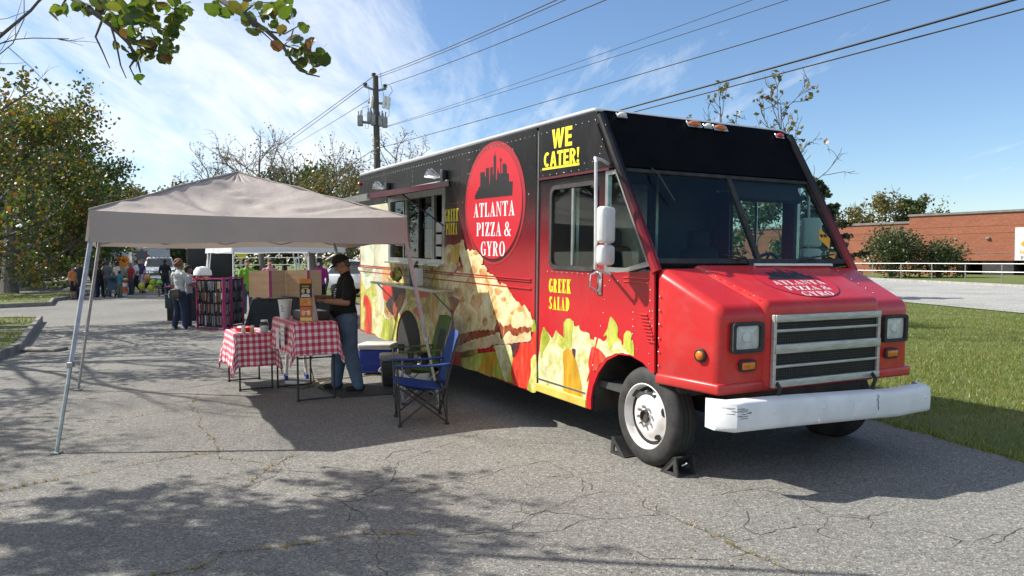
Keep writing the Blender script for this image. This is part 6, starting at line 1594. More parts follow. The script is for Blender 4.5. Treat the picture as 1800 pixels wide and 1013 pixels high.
def person(label, loc, face, H=1.72, shirt=(.3, .3, .3), pants=(.05, .07, .12), skin=(.36, .2, .13), hair=('short', (.02, .015, .012)), shoes=(.03, .03, .03), girth=1.0, shorts=False, sleeve=.5, arms=None, legs=None, vox=.02, head=(0, 0), hi=False, group=None, hem=.86, sock=None, female=False):
    root = thing('person', label, 'person', loc, math.atan2(face[1], face[0]) - math.pi / 2, group)
    k = H / 1.75; B = Body(); g = girth
    V = lambda x, y, z: Vector((x, y, z)) * k
    # legs
    for s_ in (-1, 1):
        hip, knee, ank = V(s_ * .088 * g, 0, .90), V(s_ * .10, .015, .48), V(s_ * .105, -.01, .085)
        if legs: knee, ank = V(*legs[0 if s_ < 0 else 1][0]), V(*legs[0 if s_ < 0 else 1][1])
        B.cap(hip, knee, .103 * g * k, .076 * g * k, 'pants')
        if shorts: B.cap(hip.lerp(knee, .3), hip.lerp(knee, .97), .098 * g * k, .088 * g * k, 'pants'); B.cap(knee, knee.lerp(ank, .45), .054 * k, .056 * k, 'skin'); B.cap(knee.lerp(ank, .45), ank, .055 * k, .038 * k, 'skin')
        else: B.cap(knee, knee.lerp(ank, .45), .075 * g * k, .074 * g * k, 'pants'); B.cap(knee.lerp(ank, .45), ank + V(0, 0, -.02), .073 * g * k, .070 * k, 'pants')
        B.cap(ank + V(0, -.045, -.04), ank + V(s_ * .02, .135, -.052), .042 * k, .036 * k, 'shoes', .8); B.cap(ank + V(0, -.02, -.01), ank + V(0, 0, -.04), .042 * k, .042 * k, 'shoes')
        B.cap(ank + V(0, -.05, -.068), ank + V(s_ * .02, .14, -.068), .046 * k, .042 * k, 'sole' if sock else 'shoes', .32)
    # trunk
    B.cap(V(-.05 * g, 0, .93), V(.05 * g, 0, .93), .115 * g * k, .115 * g * k, 'pants', .95, (0, 1, 0))
    wa = .135 if not female else .122
    tr = [(hem, .165 * g, .70), (.98, .158 * g, .70), (1.10, wa * 1.08 * g, .76 + .1 * (g - 1)), (1.24, .158 * g, .70), (1.36, .172, .62), (1.42, .13, .62)]
    off = [0, .005, .015 * g, .012, 0, -.008]
    for i in range(len(tr) - 1): B.cap(V(0, off[i], tr[i][0]), V(0, off[i + 1], tr[i + 1][0]), tr[i][1] * k, tr[i + 1][1] * k, 'shirt', (tr[i][2] + tr[i + 1][2]) / 2)
    if g > 1.1: B.ell(V(0, .06, 1.06), (.15 * g * k, .125 * g * k, .17 * k), 'shirt')
    if female: 
        for s_ in (-1, 1): B.ell(V(s_ * .075, .085, 1.27), (.075 * k, .065 * k, .075 * k), 'shirt')
    B.cap(V(-.14, -.01, 1.405), V(.14, -.01, 1.405), .062 * k, .062 * k, 'shirt')
    # arms
    arms = arms or (((-.25, -.02, 1.13), (-.25, .06, .87), (0, .2, -1), (-1, 0, 0)), ((.25, -.02, 1.13), (.25, .06, .87), (0, .2, -1), (1, 0, 0)))
    for s_, (el, wr_, fd, nb) in zip((-1, 1), arms):
        sh = V(s_ * .178, -.01, 1.395); el, wr_ = V(*el), V(*wr_)
        B.cap(sh, el, .056 * k, .045 * k, 'skin'); B.cap(el, el.lerp(wr_, .4), .045 * k, .044 * k, 'skin'); B.cap(el.lerp(wr_, .4), wr_, .044 * k, .029 * k, 'skin')
        if sleeve <= 1: e2 = sh.lerp(el, sleeve * 1.25 if sleeve < .8 else 1); B.cap(sh, e2, .068 * k, .066 * k, 'shirt')
        else: B.cap(sh, el, .066 * k, .055 * k, 'shirt'); B.cap(el, wr_, .054 * k, .040 * k, 'shirt')
        hand(B, wr_, fd, nb, 'skin', .45, hi, k * 1.05, -s_)
    # head
    hc = V(0, .03 + .04 * math.sin(R(head[1])), 1.632 - .02 * abs(math.sin(R(head[1]))))
    rot = Matrix.Rotation(R(head[0]), 3, 'Z') @ Matrix.Rotation(R(-head[1]), 3, 'X')
    h_ = lambda x, y, z: hc + rot @ V(x, y, z)
    B.cap(V(0, -.01, 1.42), h_(0, -.02, -.05), .062 * k * (1 + .25 * (g - 1)), .055 * k * (1 + .4 * (g - 1)), 'skin')
    B.ell(h_(0, -.012, .025), (.074 * k, .094 * k, .092 * k), 'skin', rot); B.ell(h_(0, .022, -.045), (.056 * k, .066 * k, .068 * k), 'skin', rot)
    B.cap(h_(0, .06, -.098), h_(0, .062, -.095), .026 * k, .024 * k, 'skin')
    B.cap(h_(0, .082, .018), h_(0, .106, -.026), .009 * k, .015 * k, 'skin'); B.cap(h_(-.03, .078, .028), h_(.03, .078, .028), .014 * k, .014 * k, 'skin')
    B.cap(h_(-.016, .082, -.062), h_(.016, .082, -.062), .011 * k, .011 * k, 'lips')
    for s_ in (-1, 1):
        B.ell(h_(s_ * .077, -.012, -.005), (.012 * k, .022 * k, .034 * k), 'skin', rot); B.ell(h_(s_ * .034, .070, -.075 + .02), (.02 * k, .018 * k, .02 * k), 'skin', rot)
    mats = dict(skin=cmat('skin', skin), shirt=cmat('cloth', shirt), pants=cmat('cloth', pants), shoes=cmat('cloth', shoes), lips=cmat('skin', (skin[0] * .8, skin[1] * .6, skin[2] * .6)), sole=cmat('cloth', sock or shoes))
    B.finish('body', mats, vox * k, root, 2 if hi else 1)
    if vox < .018:
        for s_ in (-1, 1):
            m_ = MB(); m_.ell(h_(s_ * .031, .0815, .004), (.013 * k, .009 * k, .009 * k), 10, 6, rot=rot); eo = m_.build('eye', 'white_plastic', root); m_ = MB(); m_.ell(h_(s_ * .031, .0895, .003), (.0055 * k, .003 * k, .006 * k), 8, 6, rot=rot); m_.build('iris', 'dark', eo)
            m_ = MB(); m_.tube([h_(s_ * .015, .092, .032), h_(s_ * .035, .090, .038), h_(s_ * .052, .078, .032)], .005 * k, 6); m_.build('eyebrow', cmat('hair', hair[1]), root)
    st, hcx_ = hair[0], hair[1]
    if st not in ('none',):
        HB = Body()
        if st in ('short', 'cap', 'long', 'bun'):
            HB.ell(h_(0, -.03, .030), (.083 * k, .092 * k, .092 * k), 'hair', rot); HB.ell(h_(0, .0, .062), (.078 * k, .090 * k, .065 * k), 'hair', rot); HB.ell(h_(0, -.055, -.03), (.07 * k, .055 * k, .06 * k), 'hair', rot)
        if st == 'long':
            HB.cap(h_(0, -.06, .0), h_(0, -.085, -.20), .08 * k, .07 * k, 'hair', .55)
            for s_ in (-1, 1): HB.cap(h_(s_ * .07, -.02, .03), h_(s_ * .085, -.03, -.17), .035 * k, .03 * k, 'hair')
        if st == 'bun': HB.ell(h_(0, -.07, .10), (.05 * k, .05 * k, .05 * k), 'hair')
        if st == 'afro':
            rr = random.Random(2)
            for _ in range(60):
                a_, b_ = rr.uniform(0, 6.28), rr.uniform(-.5, 1.4); r_ = .095
                q = Vector((math.cos(a_) * math.cos(b_) * r_, -.045 + math.sin(a_) * math.cos(b_) * r_ * .95, .055 + math.sin(b_) * r_))
                if q.y > .045 and q.z < .07: continue
                HB.ell(h_(*q), (.034 * k, .034 * k, .034 * k), 'hair')
            HB.ell(h_(0, -.035, .05), (.095 * k, .095 * k, .10 * k), 'hair', rot)
        HB.finish('hair', dict(hair=cmat('hair', hcx_)), max(.008, vox * .7) * k, root, 1)
    if st == 'cap':
        c = hair[2]; m_ = MB(); dome = []
        m_.grid(lambda u, v: h_(.094 * math.sin(u * 1.57) * math.cos(v * 6.2832), -.012 + .110 * math.sin(u * 1.57) * math.sin(v * 6.2832), .045 + .088 * math.cos(u * 1.57) ** .8 - .012 * u * (1 - math.sin(v * 6.2832))), 10, 28)
        co = m_.build('cap', cmat('cloth', c), root, smooth=180)
        m_ = MB(); m_.grid(lambda u, v: h_((v - .5) * .17 * (1 - .25 * u * u), .085 + u * .085 * math.sin(math.pi * (.12 + .76 * v)) - .02 * (2 * v - 1) ** 2 * 1.5, .048 - .012 * u - .02 * (2 * v - 1) ** 2), 8, 14); br_ = m_.build('brim', cmat('cloth', c), co, smooth=180); br_.modifiers.new('s', 'SOLIDIFY').thickness = .005
        m_ = MB(); m_.ell(h_(0, -.012, .135), (.008 * k, .008 * k, .005 * k), 8, 5); m_.build('button', cmat('cloth', c), co)
    if st == 'long' and False: pass
    return root
# cashier in the black shirt
SK1 = (.42, .21, .13)
man_loc = (-2.17, 9.68, .016)
mf = Vector((-.94, -.34, 0)).normalized()
man = person('man in black t-shirt, black cap and jeans holding a phone at the checked table', man_loc, mf, 1.765, (.010, .010, .011), (.11, .17, .25), SK1, ('cap', (.12, .11, .10), (.012, .012, .013)), (.015, .014, .014), 1.27, sleeve=.62,
    arms=(((-.27, .02, 1.14), (-.17, .27, 1.16), (.3, 1, .02), (-.25, .1, -1)), ((.27, .12, 1.16), (.14, .39, 1.20), (-.2, 1, .05), (.3, 0, 1))),
    legs=(((-.13, -.03, .48), (-.15, -.12, .085)), ((.12, .08, .48), (.14, .12, .085))), vox=.0075, head=(2, 31), hi=True, hem=.80)
bpy.context.view_layer.update()
bd = [c for c in man.children if c.name.startswith('body')][0]
lg = MB()
for (x_, z_, w_, h_2) in ((-.075, 1.315, .03, .022), (-.075, 1.285, .05, .01), (-.07, 1.262, .045, .01), (-.078, 1.238, .05, .012), (-.072, 1.215, .035, .012)):
    ok, co_, no_, _i = bd.ray_cast(Vector((x_, .8, z_)), Vector((0, -1, 0)))
    if ok:
        u_ = Vector((0, 0, 1)).cross(no_).normalized(); v_ = no_.cross(u_); c_ = co_ + no_ * .004
        lg.add([c_ + u_ * a_ * w_ / 2 + v_ * b_ * h_2 / 2 for a_, b_ in ((-1, -1), (1, -1), (1, 1), (-1, 1))], [(0, 1, 2, 3)])
lg.build('shirt_print', 'white_print', man, smooth=None)
MW = Matrix.Translation(man_loc) @ Matrix.Rotation(math.atan2(mf.y, mf.x) - math.pi / 2, 4, 'Z')
ph = thing('smartphone', 'black smartphone held in the cashier\'s hand', 'phone', MW @ Vector((-.138, .37, 1.185)), math.atan2(mf.y, mf.x) - math.pi / 2 - .3)
MB().rbox((0, 0, 0), (.075, .15, .009), .004, 2).build('case', 'black_plastic', ph); MB().box((0, 0, .0052), (.066, .138, .0012)).build('screen', 'glass_dark', ph, smooth=None)
# woman at the jewellery rack
wl_ = G(317, 579)
wf = Vector((.45, .89, 0)).normalized()
person('woman with curly auburn hair, pale grey top and dark jeans seen from behind', (wl_.x, wl_.y, 0), wf, 1.72, (.50, .51, .50), (.022, .04, .085), (.26, .13, .075), ('afro', (.22, .075, .025)), (.60, .60, .60), 1.05, sleeve=.62,
    arms=(((-.27, .02, 1.13), (-.24, .12, .90), (0, .3, -1), (-1, 0, 0)), ((.28, .10, 1.15), (.20, .32, 1.20), (0, 1, .2), (.5, 0, 1))),
    legs=(((-.12, .02, .48), (-.17, -.03, .085)), ((.12, .03, .48), (.15, .02, .085))), vox=.014, female=True, sock=(.75, .75, .73), hem=.90, head=(-8, 6))
WW = Matrix.Translation((wl_.x, wl_.y, 0)) @ Matrix.Rotation(math.atan2(wf.y, wf.x) - math.pi / 2, 4, 'Z')
P('leather_brown', (0.045, 0.028, 0.02), (0.03, 0.02, 0.014), scale=12, rough=.5)
hb_ = thing('handbag', 'dark brown shoulder bag hanging on the woman in grey', 'bag', WW @ Vector((.10, -.20, .78)), math.atan2(wf.y, wf.x) - math.pi / 2)
m_ = MB(); m_.hull([(x * .18, y * .05, z) for x in (-1, 1) for y in (-1, 1) for z in (0, .12)] + [(x * .15, y * .03, .24) for x in (-1, 1) for y in (-1, 1)], .025, 3); m_.build('pouch', 'leather_brown', hb_)
m_ = MB(); m_.tube([(-.16, .0, .2), (-.20, .02, .45), (-.22, .05, .68), (-.16, .20, .73), (-.10, .30, .62)], .012, 6); m_.build('strap', 'leather_brown', hb_)
m_ = MB(); m_.tube([(-.15, -.045, .2), (-.17, -.06, .1), (-.15, -.06, .02)], .014, 5); m_.build('tassel', 'cooler_lid', hb_)
q = WW @ Vector((-.30, .50, 0))
person('dark-haired person in a pale shirt standing in front of the woman in grey', (q.x, q.y, 0), (.8, .6), 1.60, (.42, .42, .42), (.03, .035, .05), (.2, .11, .07), ('short', (.015, .012, .01)), (.45, .45, .45), vox=.02, arms=(((-.26, -.02, 1.13), (-.27, -.05, .87), (0, .0, -1), (-1, 0, 0)), ((.26, .1, 1.15), (.2, .3, 1.1), (0, 1, .2), (.5, 0, 1))))
q = G(292, 578); P('bag_teal', (0.035, 0.06, 0.068), (0.025, 0.045, 0.05), scale=8, rough=.6)
cg = thing('cooler_bag', 'dark teal insulated bag carried beside the woman in grey', 'bag', (q.x - .02, q.y + .35, .50), R(20)); MB().rbox((0, 0, .17), (.26, .34, .34), .03, 3).build('body', 'bag_teal', cg); MB().rbox((0, 0, .345), (.27, .35, .03), .012).build('lid', 'bag_teal', cg)
m_ = MB(); m_.tube([(0, -.12, .35), (0, -.08, .46), (0, .08, .46), (0, .12, .35)], .012, 6); m_.build('handle', 'black_plastic', cg)
# sellers behind the stall
def seller(label, px, ytop, Y, **kw):
    t_ = D(px, ytop, Y); return person(label, (t_.x, t_.y, 0), (random.uniform(-.2, .2) + kw.pop('fx', 0), -1), t_.z, vox=.02, **kw)
seller('seller in lime green top behind the cardboard displays', 434, 457, 24, fx=.5, shirt=(.16, .38, .02), skin=(.42, .24, .17), hair=('short', (.22, .14, .08)), female=True)
seller('seller in pale pink top with tied red-brown hair behind the stall', 474, 456, 24.5, fx=.2, shirt=(.55, .25, .28), skin=(.5, .29, .22), hair=('bun', (.10, .03, .015)), female=True)
sm_ = seller('seller in magenta top wearing a white face mask', 562, 455, 22.4, fx=-.3, shirt=(.40, .02, .26), pants=(.01, .01, .012), skin=(.085, .045, .03), hair=('short', (.01, .01, .01)), female=True, girth=1.1)
m_ = MB(); m_.ell((0, .105, 1.585), (.058, .03, .055), 12, 8); m_.build('face_mask', 'white_plastic', sm_)
# the far group
FAR = [
 (129, 527, 468, 'person in orange t-shirt and black shorts at the left of the far group', (.62, .20, .06), (.012, .012, .013), (1, -.2), dict(shorts=True, skin=(.3, .17, .11))),
 (141, 525, 462, 'person in dark clothes beside the orange t-shirt', (.02, .03, .035), (.02, .025, .05), (.3, -1), {}),
 (167, 523, 464, 'person in black top and dark jeans with back turned', (.012, .012, .014), (.02, .03, .07), (.2, 1), dict(sleeve=1.2)),
 (177, 522, 466, 'slim person in black behind the group near the tent leg', (.015, .015, .016), (.015, .015, .02), (-.2, 1), {}),
 (184, 521, 461, 'person in mustard yellow sleeves beside the stroller', (.42, .26, .02), (.10, .11, .12), (.4, 1), dict(sleeve=1.2)),
 (190, 522, 459, 'man in grey t-shirt and cap pushing the stroller', (.10, .11, .12), (.10, .12, .13), (.2, 1), dict(hair=('cap', (.02, .02, .02), (.04, .045, .05)), girth=1.1)),
 (207, 519, 459, 'woman in pale cream top beyond the stroller', (.62, .56, .50), (.03, .03, .04), (.6, 1), dict(hair=('long', (.015, .012, .01)), skin=(.15, .08, .05))),
 (211, 523, 476, 'boy in teal t-shirt beside the stroller', (.03, .17, .24), (.12, .14, .08), (.3, 1), dict(skin=(.16, .09, .06))),
 (231, 518, 462, 'person in red top in the middle of the far group', (.36, .03, .035), (.05, .06, .08), (-.5, -1), dict(hair=('short', (.25, .22, .18)))),
 (241, 517, 458, 'man in white t-shirt and dark trousers walking past the balloons', (.72, .72, .74), (.02, .022, .03), (-.8, -.6), dict(legs=(((-.10, .18, .50), (-.10, .22, .085)), ((.10, .0, .46), (.10, -.28, .12))), girth=1.1)),
 (252, 515, 456, 'man in navy polo and pale lilac shorts beside the pickup', (.035, .03, .11), (.46, .40, .50), (-.7, -.7), dict(shorts=True, girth=1.15, hair=('short', (.3, .25, .2)), skin=(.46, .26, .18))),
 (291, 517, 456, 'person in black standing in front of the white pickup', (.012, .012, .013), (.015, .015, .018), (-.3, 1), dict(skin=(.1, .06, .04)))]
for i, (px, yf, yh, lab, sh, pa, fc_, kw) in enumerate(FAR):
    g0 = G(px, yf); Hh = D(px, yh, g0.y).z
    random.seed(i); a_ = random.uniform(-.05, .05)
    kw.setdefault('skin', (.28, .16, .10))
    arms_ = (((-.27, .0, 1.13), (-.22, .16 + a_, .95), (0, .6, -1), (-1, 0, 0)), ((.27, .02, 1.13), (.20, .22 - a_, 1.05 + a_), (0, 1, 0), (1, 0, 0))) if i % 2 else None
    person(lab, (g0.x, g0.y, 0), fc_, max(1.1, Hh), sh, pa, vox=.026, group='people standing in the far group', arms=arms_, **kw)
random.seed(11)
# ------------------------------------------------------------------ far things on the lot
P('car_white', (0.70, 0.71, 0.73), (0.62, 0.63, 0.65), scale=2, rough=.25, coat=.5)
P('car_dark', (0.03, 0.032, 0.036), (0.02, 0.022, 0.025), scale=2, rough=.25, coat=.5)
P('trailer_white', (0.66, 0.66, 0.66), (0.55, 0.55, 0.55), scale=1.5, rough=.4)
P('trailer_black', (0.012, 0.013, 0.014), (0.02, 0.02, 0.022), scale=1.5, rough=.35)
P('teal_paint', (0.05, 0.25, 0.32), scale=3, rough=.5)
def small_wheel(par, c, r=.38, w=.22, ax='X'):
    rot = Matrix.Rotation(R(90), 3, 'Y') if ax == 'X' else Matrix.Rotation(R(90), 3, 'X')
    m_ = MB(); m_.lathe([(r * .6, -w / 2), (r, -w / 2 + .02), (r, w / 2 - .02), (r * .6, w / 2)], c, 24, rot=rot); wo_ = m_.build('wheel', 'black_rubber', par)
    m_ = MB(); m_.lathe([(0, -w / 2 + .01), (r * .6, -w / 2 + .012), (r * .6, w / 2 - .012), (0, w / 2 - .01)], c, 16, rot=rot); m_.build('rim', 'steel', wo_)
def pickup(label, loc, rz):
    r_ = thing('pickup_truck', label, 'pickup truck', loc, rz)   # faces local -y
    m_ = MB(); m_.hull([(x, y, z) for x in (-.98, .98) for y, z in ((-2.9, .55), (-2.9, 1.10), (-2.75, 1.20), (-1.3, 1.32), (2.9, 1.32), (2.9, .55))], .06, 3); m_.build('body', 'car_white', r_)
    m_ = MB(); m_.hull([(x * (.92 if z < 1.4 else .74), y, z) for x in (-1, 1) for y, z in ((-1.5, 1.30), (-.75, 1.98), (.9, 1.98), (1.1, 1.30))], .06, 3); m_.build('cab', 'car_white', r_)
    m_ = MB(); m_.hull([(x * .80, -1.44 - .01, 1.36) for x in (-1, 1)] + [(x * .68, -.86, 1.90) for x in (-1, 1)] + [(x * .80, -1.40, 1.36) for x in (-1, 1)] + [(x * .68, -.80, 1.90) for x in (-1, 1)]); wso = m_.build('windshield', 'glass_dark', r_, smooth=None)
    for s_ in (-1, 1):
        m_ = MB(); m_.hull([(s_ * .925, -1.1, 1.38), (s_ * .925, .8, 1.38), (s_ * .79, -.65, 1.88), (s_ * .79, .7, 1.88), (s_ * .90, -1.1, 1.38), (s_ * .90, .8, 1.38)]); m_.build('side_window', 'glass_dark', r_, smooth=None)
        m_ = MB(); m_.rbox((s_ * .76, -2.91, .98), (.30, .06, .26), .03); m_.build('headlight', 'chrome', r_)
        m_ = MB(); m_.rbox((s_ * 1.16, -1.0, 1.42), (.26, .12, .32), .04); m_.build('mirror', 'black_plastic', r_)
        for y_ in (-1.95, 1.9): small_wheel(r_, (s_ * .86, y_, .40), .40, .26)
    m_ = MB(); m_.rbox((0, -2.92, .97), (1.16, .05, .38), .03); go = m_.build('grille', 'chrome', r_)
    for i in range(3): MB().box((0, -2.95, .88 + i * .09), (1.05, .02, .035)).build('bar', 'dark', go, smooth=None)
    MB().rbox((0, -3.02, .62), (1.96, .22, .26), .05).build('bumper', 'chrome', r_); MB().box((0, -3.05, .40), (1.6, .1, .14)).build('air_dam', 'black_plastic', r_, smooth=None)
    for x_ in (-.5, -.25, 0, .25, .5): MB().rbox((x_, -.72, 2.0), (.12, .1, .05), .015).build('roof_light', 'amber', r_)
    return r_
p = D(276, 500, 47); pickup('white pickup truck facing the camera beside the white trailer', (p.x - 1.2, p.y + 3, 0), R(24))
def trailer(label, loc, rz, L, Wd, H, mat, extra=None):
    r_ = thing('food_trailer', label, 'trailer', loc, rz)
    m_ = MB(); m_.rbox((0, 0, .5 + (H - .5) / 2), (Wd, L, H - .5), .05, 2); m_.build('body', mat, r_)
    for s_ in (-1, 1):
        for y_ in (-.45, .45): small_wheel(r_, (s_ * (Wd / 2 - .12), y_, .34), .34)
    MB().box((0, -L / 2 - .5, .45), (.12, 1.0, .1)).build('hitch', 'black_metal', r_, smooth=None)
    MB().box((0, -L / 2 - .012, H - .06), (Wd - .1, .02, .06)).build('trim', 'alu', r_, smooth=None)
    return r_
p = D(262, 500, 56); t_ = trailer('white box trailer with round emblem behind the pickup', (p.x - 1.3, p.y + 3, 0), R(27), 6, 2.6, 2.75, 'trailer_white')
m_ = MB(); m_.lathe([(.40, 0), (.40, .012), (.30, .012), (.30, 0)], (-.62, -3.02, 2.15), 28, rot=Matrix.Rotation(R(90), 3, 'X')); m_.build('emblem_ring', 'menu_red', t_); m_ = MB(); m_.lathe([(0, .008), (.295, .008), (.295, 0)], (-.62, -3.015, 2.15), 24, rot=Matrix.Rotation(R(90), 3, 'X')); m_.build('emblem_disc', 'teal_paint', t_)
for i in range(8): a_ = i * .785; MB().box((-.62 + .45 * math.cos(a_), -3.02, 2.15 + .45 * math.sin(a_)), (.09, .02, .09)).build('emblem_tooth', 'black_print', t_, smooth=None)
MB().box((-.62, -3.03, 2.12), (.5, .02, .09)).build('emblem_band', 'menu_red', t_, smooth=None)
m_ = MB(); m_.rbox((.1, -1.6, 2.95), (.9, 1.0, .34), .1, 3); m_.build('air_conditioner', 'white_plastic', t_)
p = D(335, 500, 43); t_ = trailer('black food trailer behind the white canopy', (p.x - .2, p.y + 3.2, 0), R(24), 6.5, 2.5, 3.0, 'trailer_black')
MB().box((-1.28, .3, 2.0), (.02, 1.6, .7)).build('menu_board', 'menu_red', t_, smooth=None); m_ = MB(); m_.hull([(-1.26, -.9, 2.75), (-1.26, 1.7, 2.75), (-2.4, -.9, 2.45), (-2.4, 1.7, 2.45), (-1.26, -.9, 2.72), (-1.26, 1.7, 2.72), (-2.4, -.9, 2.42), (-2.4, 1.7, 2.42)]); m_.build('awning', 'canvas_grey', t_, smooth=None)
p = D(205, 500, 60); t_ = trailer('silver concession trailer with raised awning at the far end', (p.x - 1.5, p.y + 4, 0), R(34), 6, 2.4, 2.5, 'alu')
m_ = MB(); m_.ell((-.4, -3.03, 1.75), (.55, .03, .5), 18, 8); m_.build('round_sign', 'menu_orange', t_); m_ = MB(); m_.hull([(-1.2, -2.5, 2.5), (-1.2, 2, 2.5), (-2.8, -2.5, 2.85), (-2.8, 2, 2.85), (-1.2, -2.5, 2.46), (-1.2, 2, 2.46), (-2.8, -2.5, 2.81), (-2.8, 2, 2.81)]); m_.build('awning', 'canvas_grey', t_, smooth=None)
for y_ in (-2.4, 1.9): m_ = MB(); m_.tube([(-1.22, y_, 1.2), (-2.7, y_, 2.8)], .03, 6); m_.build('awning_arm', 'alu', t_)
def car(label, loc, rz, mat, suv=True, group=None):
    r_ = thing('parked_car', label, 'car', loc, rz, group); h = 1.72 if suv else 1.45
    m_ = MB(); m_.hull([(x * (.90 if z > .5 else .86), y, z) for x in (-1, 1) for y, z in ((-2.3, .35), (-2.35, .75), (-1.2, 1.0), (2.2, 1.05), (2.3, .7), (2.25, .35))], .08, 3); m_.build('body', mat, r_)
    m_ = MB(); m_.hull([(x * (.84 if z < 1.2 else .66), y, z) for x in (-1, 1) for y, z in ((-1.2, .98), (-.45, h), (1.6, h), (2.15, 1.0))], .07, 3); m_.build('cabin', mat, r_)
    for s_ in (-1, 1):
        m_ = MB(); m_.hull([(s_ * .845, -.9, 1.06), (s_ * .845, 1.9, 1.06), (s_ * .695, -.38, h - .1), (s_ * .695, 1.5, h - .1), (s_ * .8, -.9, 1.06), (s_ * .8, 1.9, 1.06)]); m_.build('side_window', 'glass_dark', r_, smooth=None)
        m_ = MB(); m_.rbox((s_ * .68, -2.32, .72), (.36, .08, .14), .03); m_.build('headlight', 'chrome', r_); m_ = MB(); m_.rbox((s_ * .74, 2.27, .82), (.2, .08, .3), .03); m_.build('tail_light', 'red_lens', r_)
        for y_ in (-1.45, 1.4): small_wheel(r_, (s_ * .80, y_, .33), .33, .2)
    m_ = MB(); m_.hull([(x * .74, -1.20, 1.06) for x in (-1, 1)] + [(x * .6, -.52, h - .08) for x in (-1, 1)] + [(x * .74, -1.1, 1.06) for x in (-1, 1)] + [(x * .6, -.44, h - .08) for x in (-1, 1)]); m_.build('windshield', 'glass_dark', r_, smooth=None)
    m_ = MB(); m_.hull([(x * .74, 2.17, 1.08) for x in (-1, 1)] + [(x * .6, 1.66, h - .08) for x in (-1, 1)] + [(x * .74, 2.1, 1.08) for x in (-1, 1)] + [(x * .6, 1.58, h - .08) for x in (-1, 1)]); m_.build('rear_window', 'glass_dark', r_, smooth=None)
    return r_
p = G(-8, 503); car('dark car parked beyond the trees at the left edge', (p.x, p.y, 0), R(60), 'car_dark', False)
p = D(655, 495, 35); car('white car parked behind the truck beyond the stall', (p.x, p.y, 0), R(75), 'car_white')
# stroller, balloons, cone, chair of the far group
p = G(198, 523); st_ = thing('stroller', 'dark blue baby stroller in front of the man in grey', 'stroller', (p.x, p.y, 0), R(10)); P('stroller_blue', (0.03, 0.06, 0.10), (0.02, 0.04, 0.07), scale=8, rough=.7)
MB().hull([(x * .22, y, z) for x in (-1, 1) for y, z in ((-.15, .35), (.25, .40), (.05, .75), (.30, .95), (.35, .55))], .04, 2).build('seat', 'stroller_blue', st_)
m_ = MB(); m_.grid(lambda u, v: Vector(((v - .5) * .5, .28 - .42 * math.sin(u * 1.7), .80 + .26 * math.cos(u * 1.7 - .6))), 8, 4); m_.build('hood', 'stroller_blue', st_, smooth=180)
for s_ in (-1, 1):
    MB().tube([(s_ * .24, -.38, .12), (s_ * .23, .1, .55), (s_ * .22, .48, 1.05)], .014, 6).build('frame_tube', 'frame_grey', st_); MB().tube([(s_ * .24, .36, .12), (s_ * .23, -.1, .6)], .014, 6).build('frame_tube', 'frame_grey', st_)
    for y_ in (-.38, .36): small_wheel(st_, (s_ * .24, y_, .11), .11, .04)
MB().tube([(-.22, .48, 1.05), (.22, .48, 1.05)], .02, 6).build('handlebar', 'black_rubber', st_)
p = G(262, 518)
for i, (dx, z, c, nm) in enumerate(((-.25, .30, (.62, .58, .02), 'yellow'), (.05, .22, (.60, .60, .03), 'pale yellow'), (.10, .50, (.30, .55, .02), 'lime green'), (-.10, .70, (.70, .22, .03), 'orange'), (.30, .45, (.36, .58, .03), 'bright green'))):
    m_ = MB(); m_.lathe([(.012, -.225), (.02, -.215), (.09, -.15), (.15, -.04), (.16, .05), (.12, .14), (.05, .185), (0, .19)], (0, 0, 0), 16); o = m_.build('balloon', pm('balloon_' + nm.split()[0] + str(i), c, rough=.25, coat=.4), None, smooth=180, label=nm + ' balloon in the bunch beside the sign stand', cat='balloon', group='balloons in the bunch'); o.location = (p.x + dx * 1.5, p.y + .05 * i, z + .12)
af = thing('sign_stand', 'low wooden stand with balloons tied to it', 'stand', (p.x, p.y, 0))
for s_ in (-1, 1): MB().tube([(s_ * .45, 0, 0), (s_ * .12, 0, .85)], .025, 5).build('leg', 'cardboard', af)
MB().box((0, 0, .84), (.4, .05, .06)).build('top_bar', 'cardboard', af, smooth=None)
p = G(220, 513); P('cone_orange', (.65, .10, .02), rough=.5); cn = thing('traffic_cone', 'orange traffic cone with white band among the far group', 'traffic cone', (p.x, p.y, 0))
MB().lathe([(.16, .03), (.05, .70), (.03, .72), (0, .72)], (0, 0, 0), 16).build('cone', 'cone_orange', cn); MB().lathe([(.122, .30), (.090, .48)], (0, 0, 0), 16).build('band', 'white_plastic', cn); MB().rbox((0, 0, .015), (.4, .4, .03), .01).build('base', 'cone_orange', cn)
p = G(289, 521); camp_chair('blue folding chair beside the person in black at the pickup', (p.x, p.y, 0), R(200), 'fabric_blue', 'black_metal')
p = D(425, 455, 56); sn_ = thing('warning_sign', 'small yellow road sign seen under the white canopy', 'road sign', (p.x, p.y, .9)); MB().tube([(0, 0, 0), (0, 0, 2.0)], .04, 6).build('post', 'galv', sn_); MB().box((0, -.06, 1.35), (.75, .02, .75), rot=Matrix.Rotation(R(45), 3, 'Y')).build('plate', 'yellow_print', sn_, smooth=None)

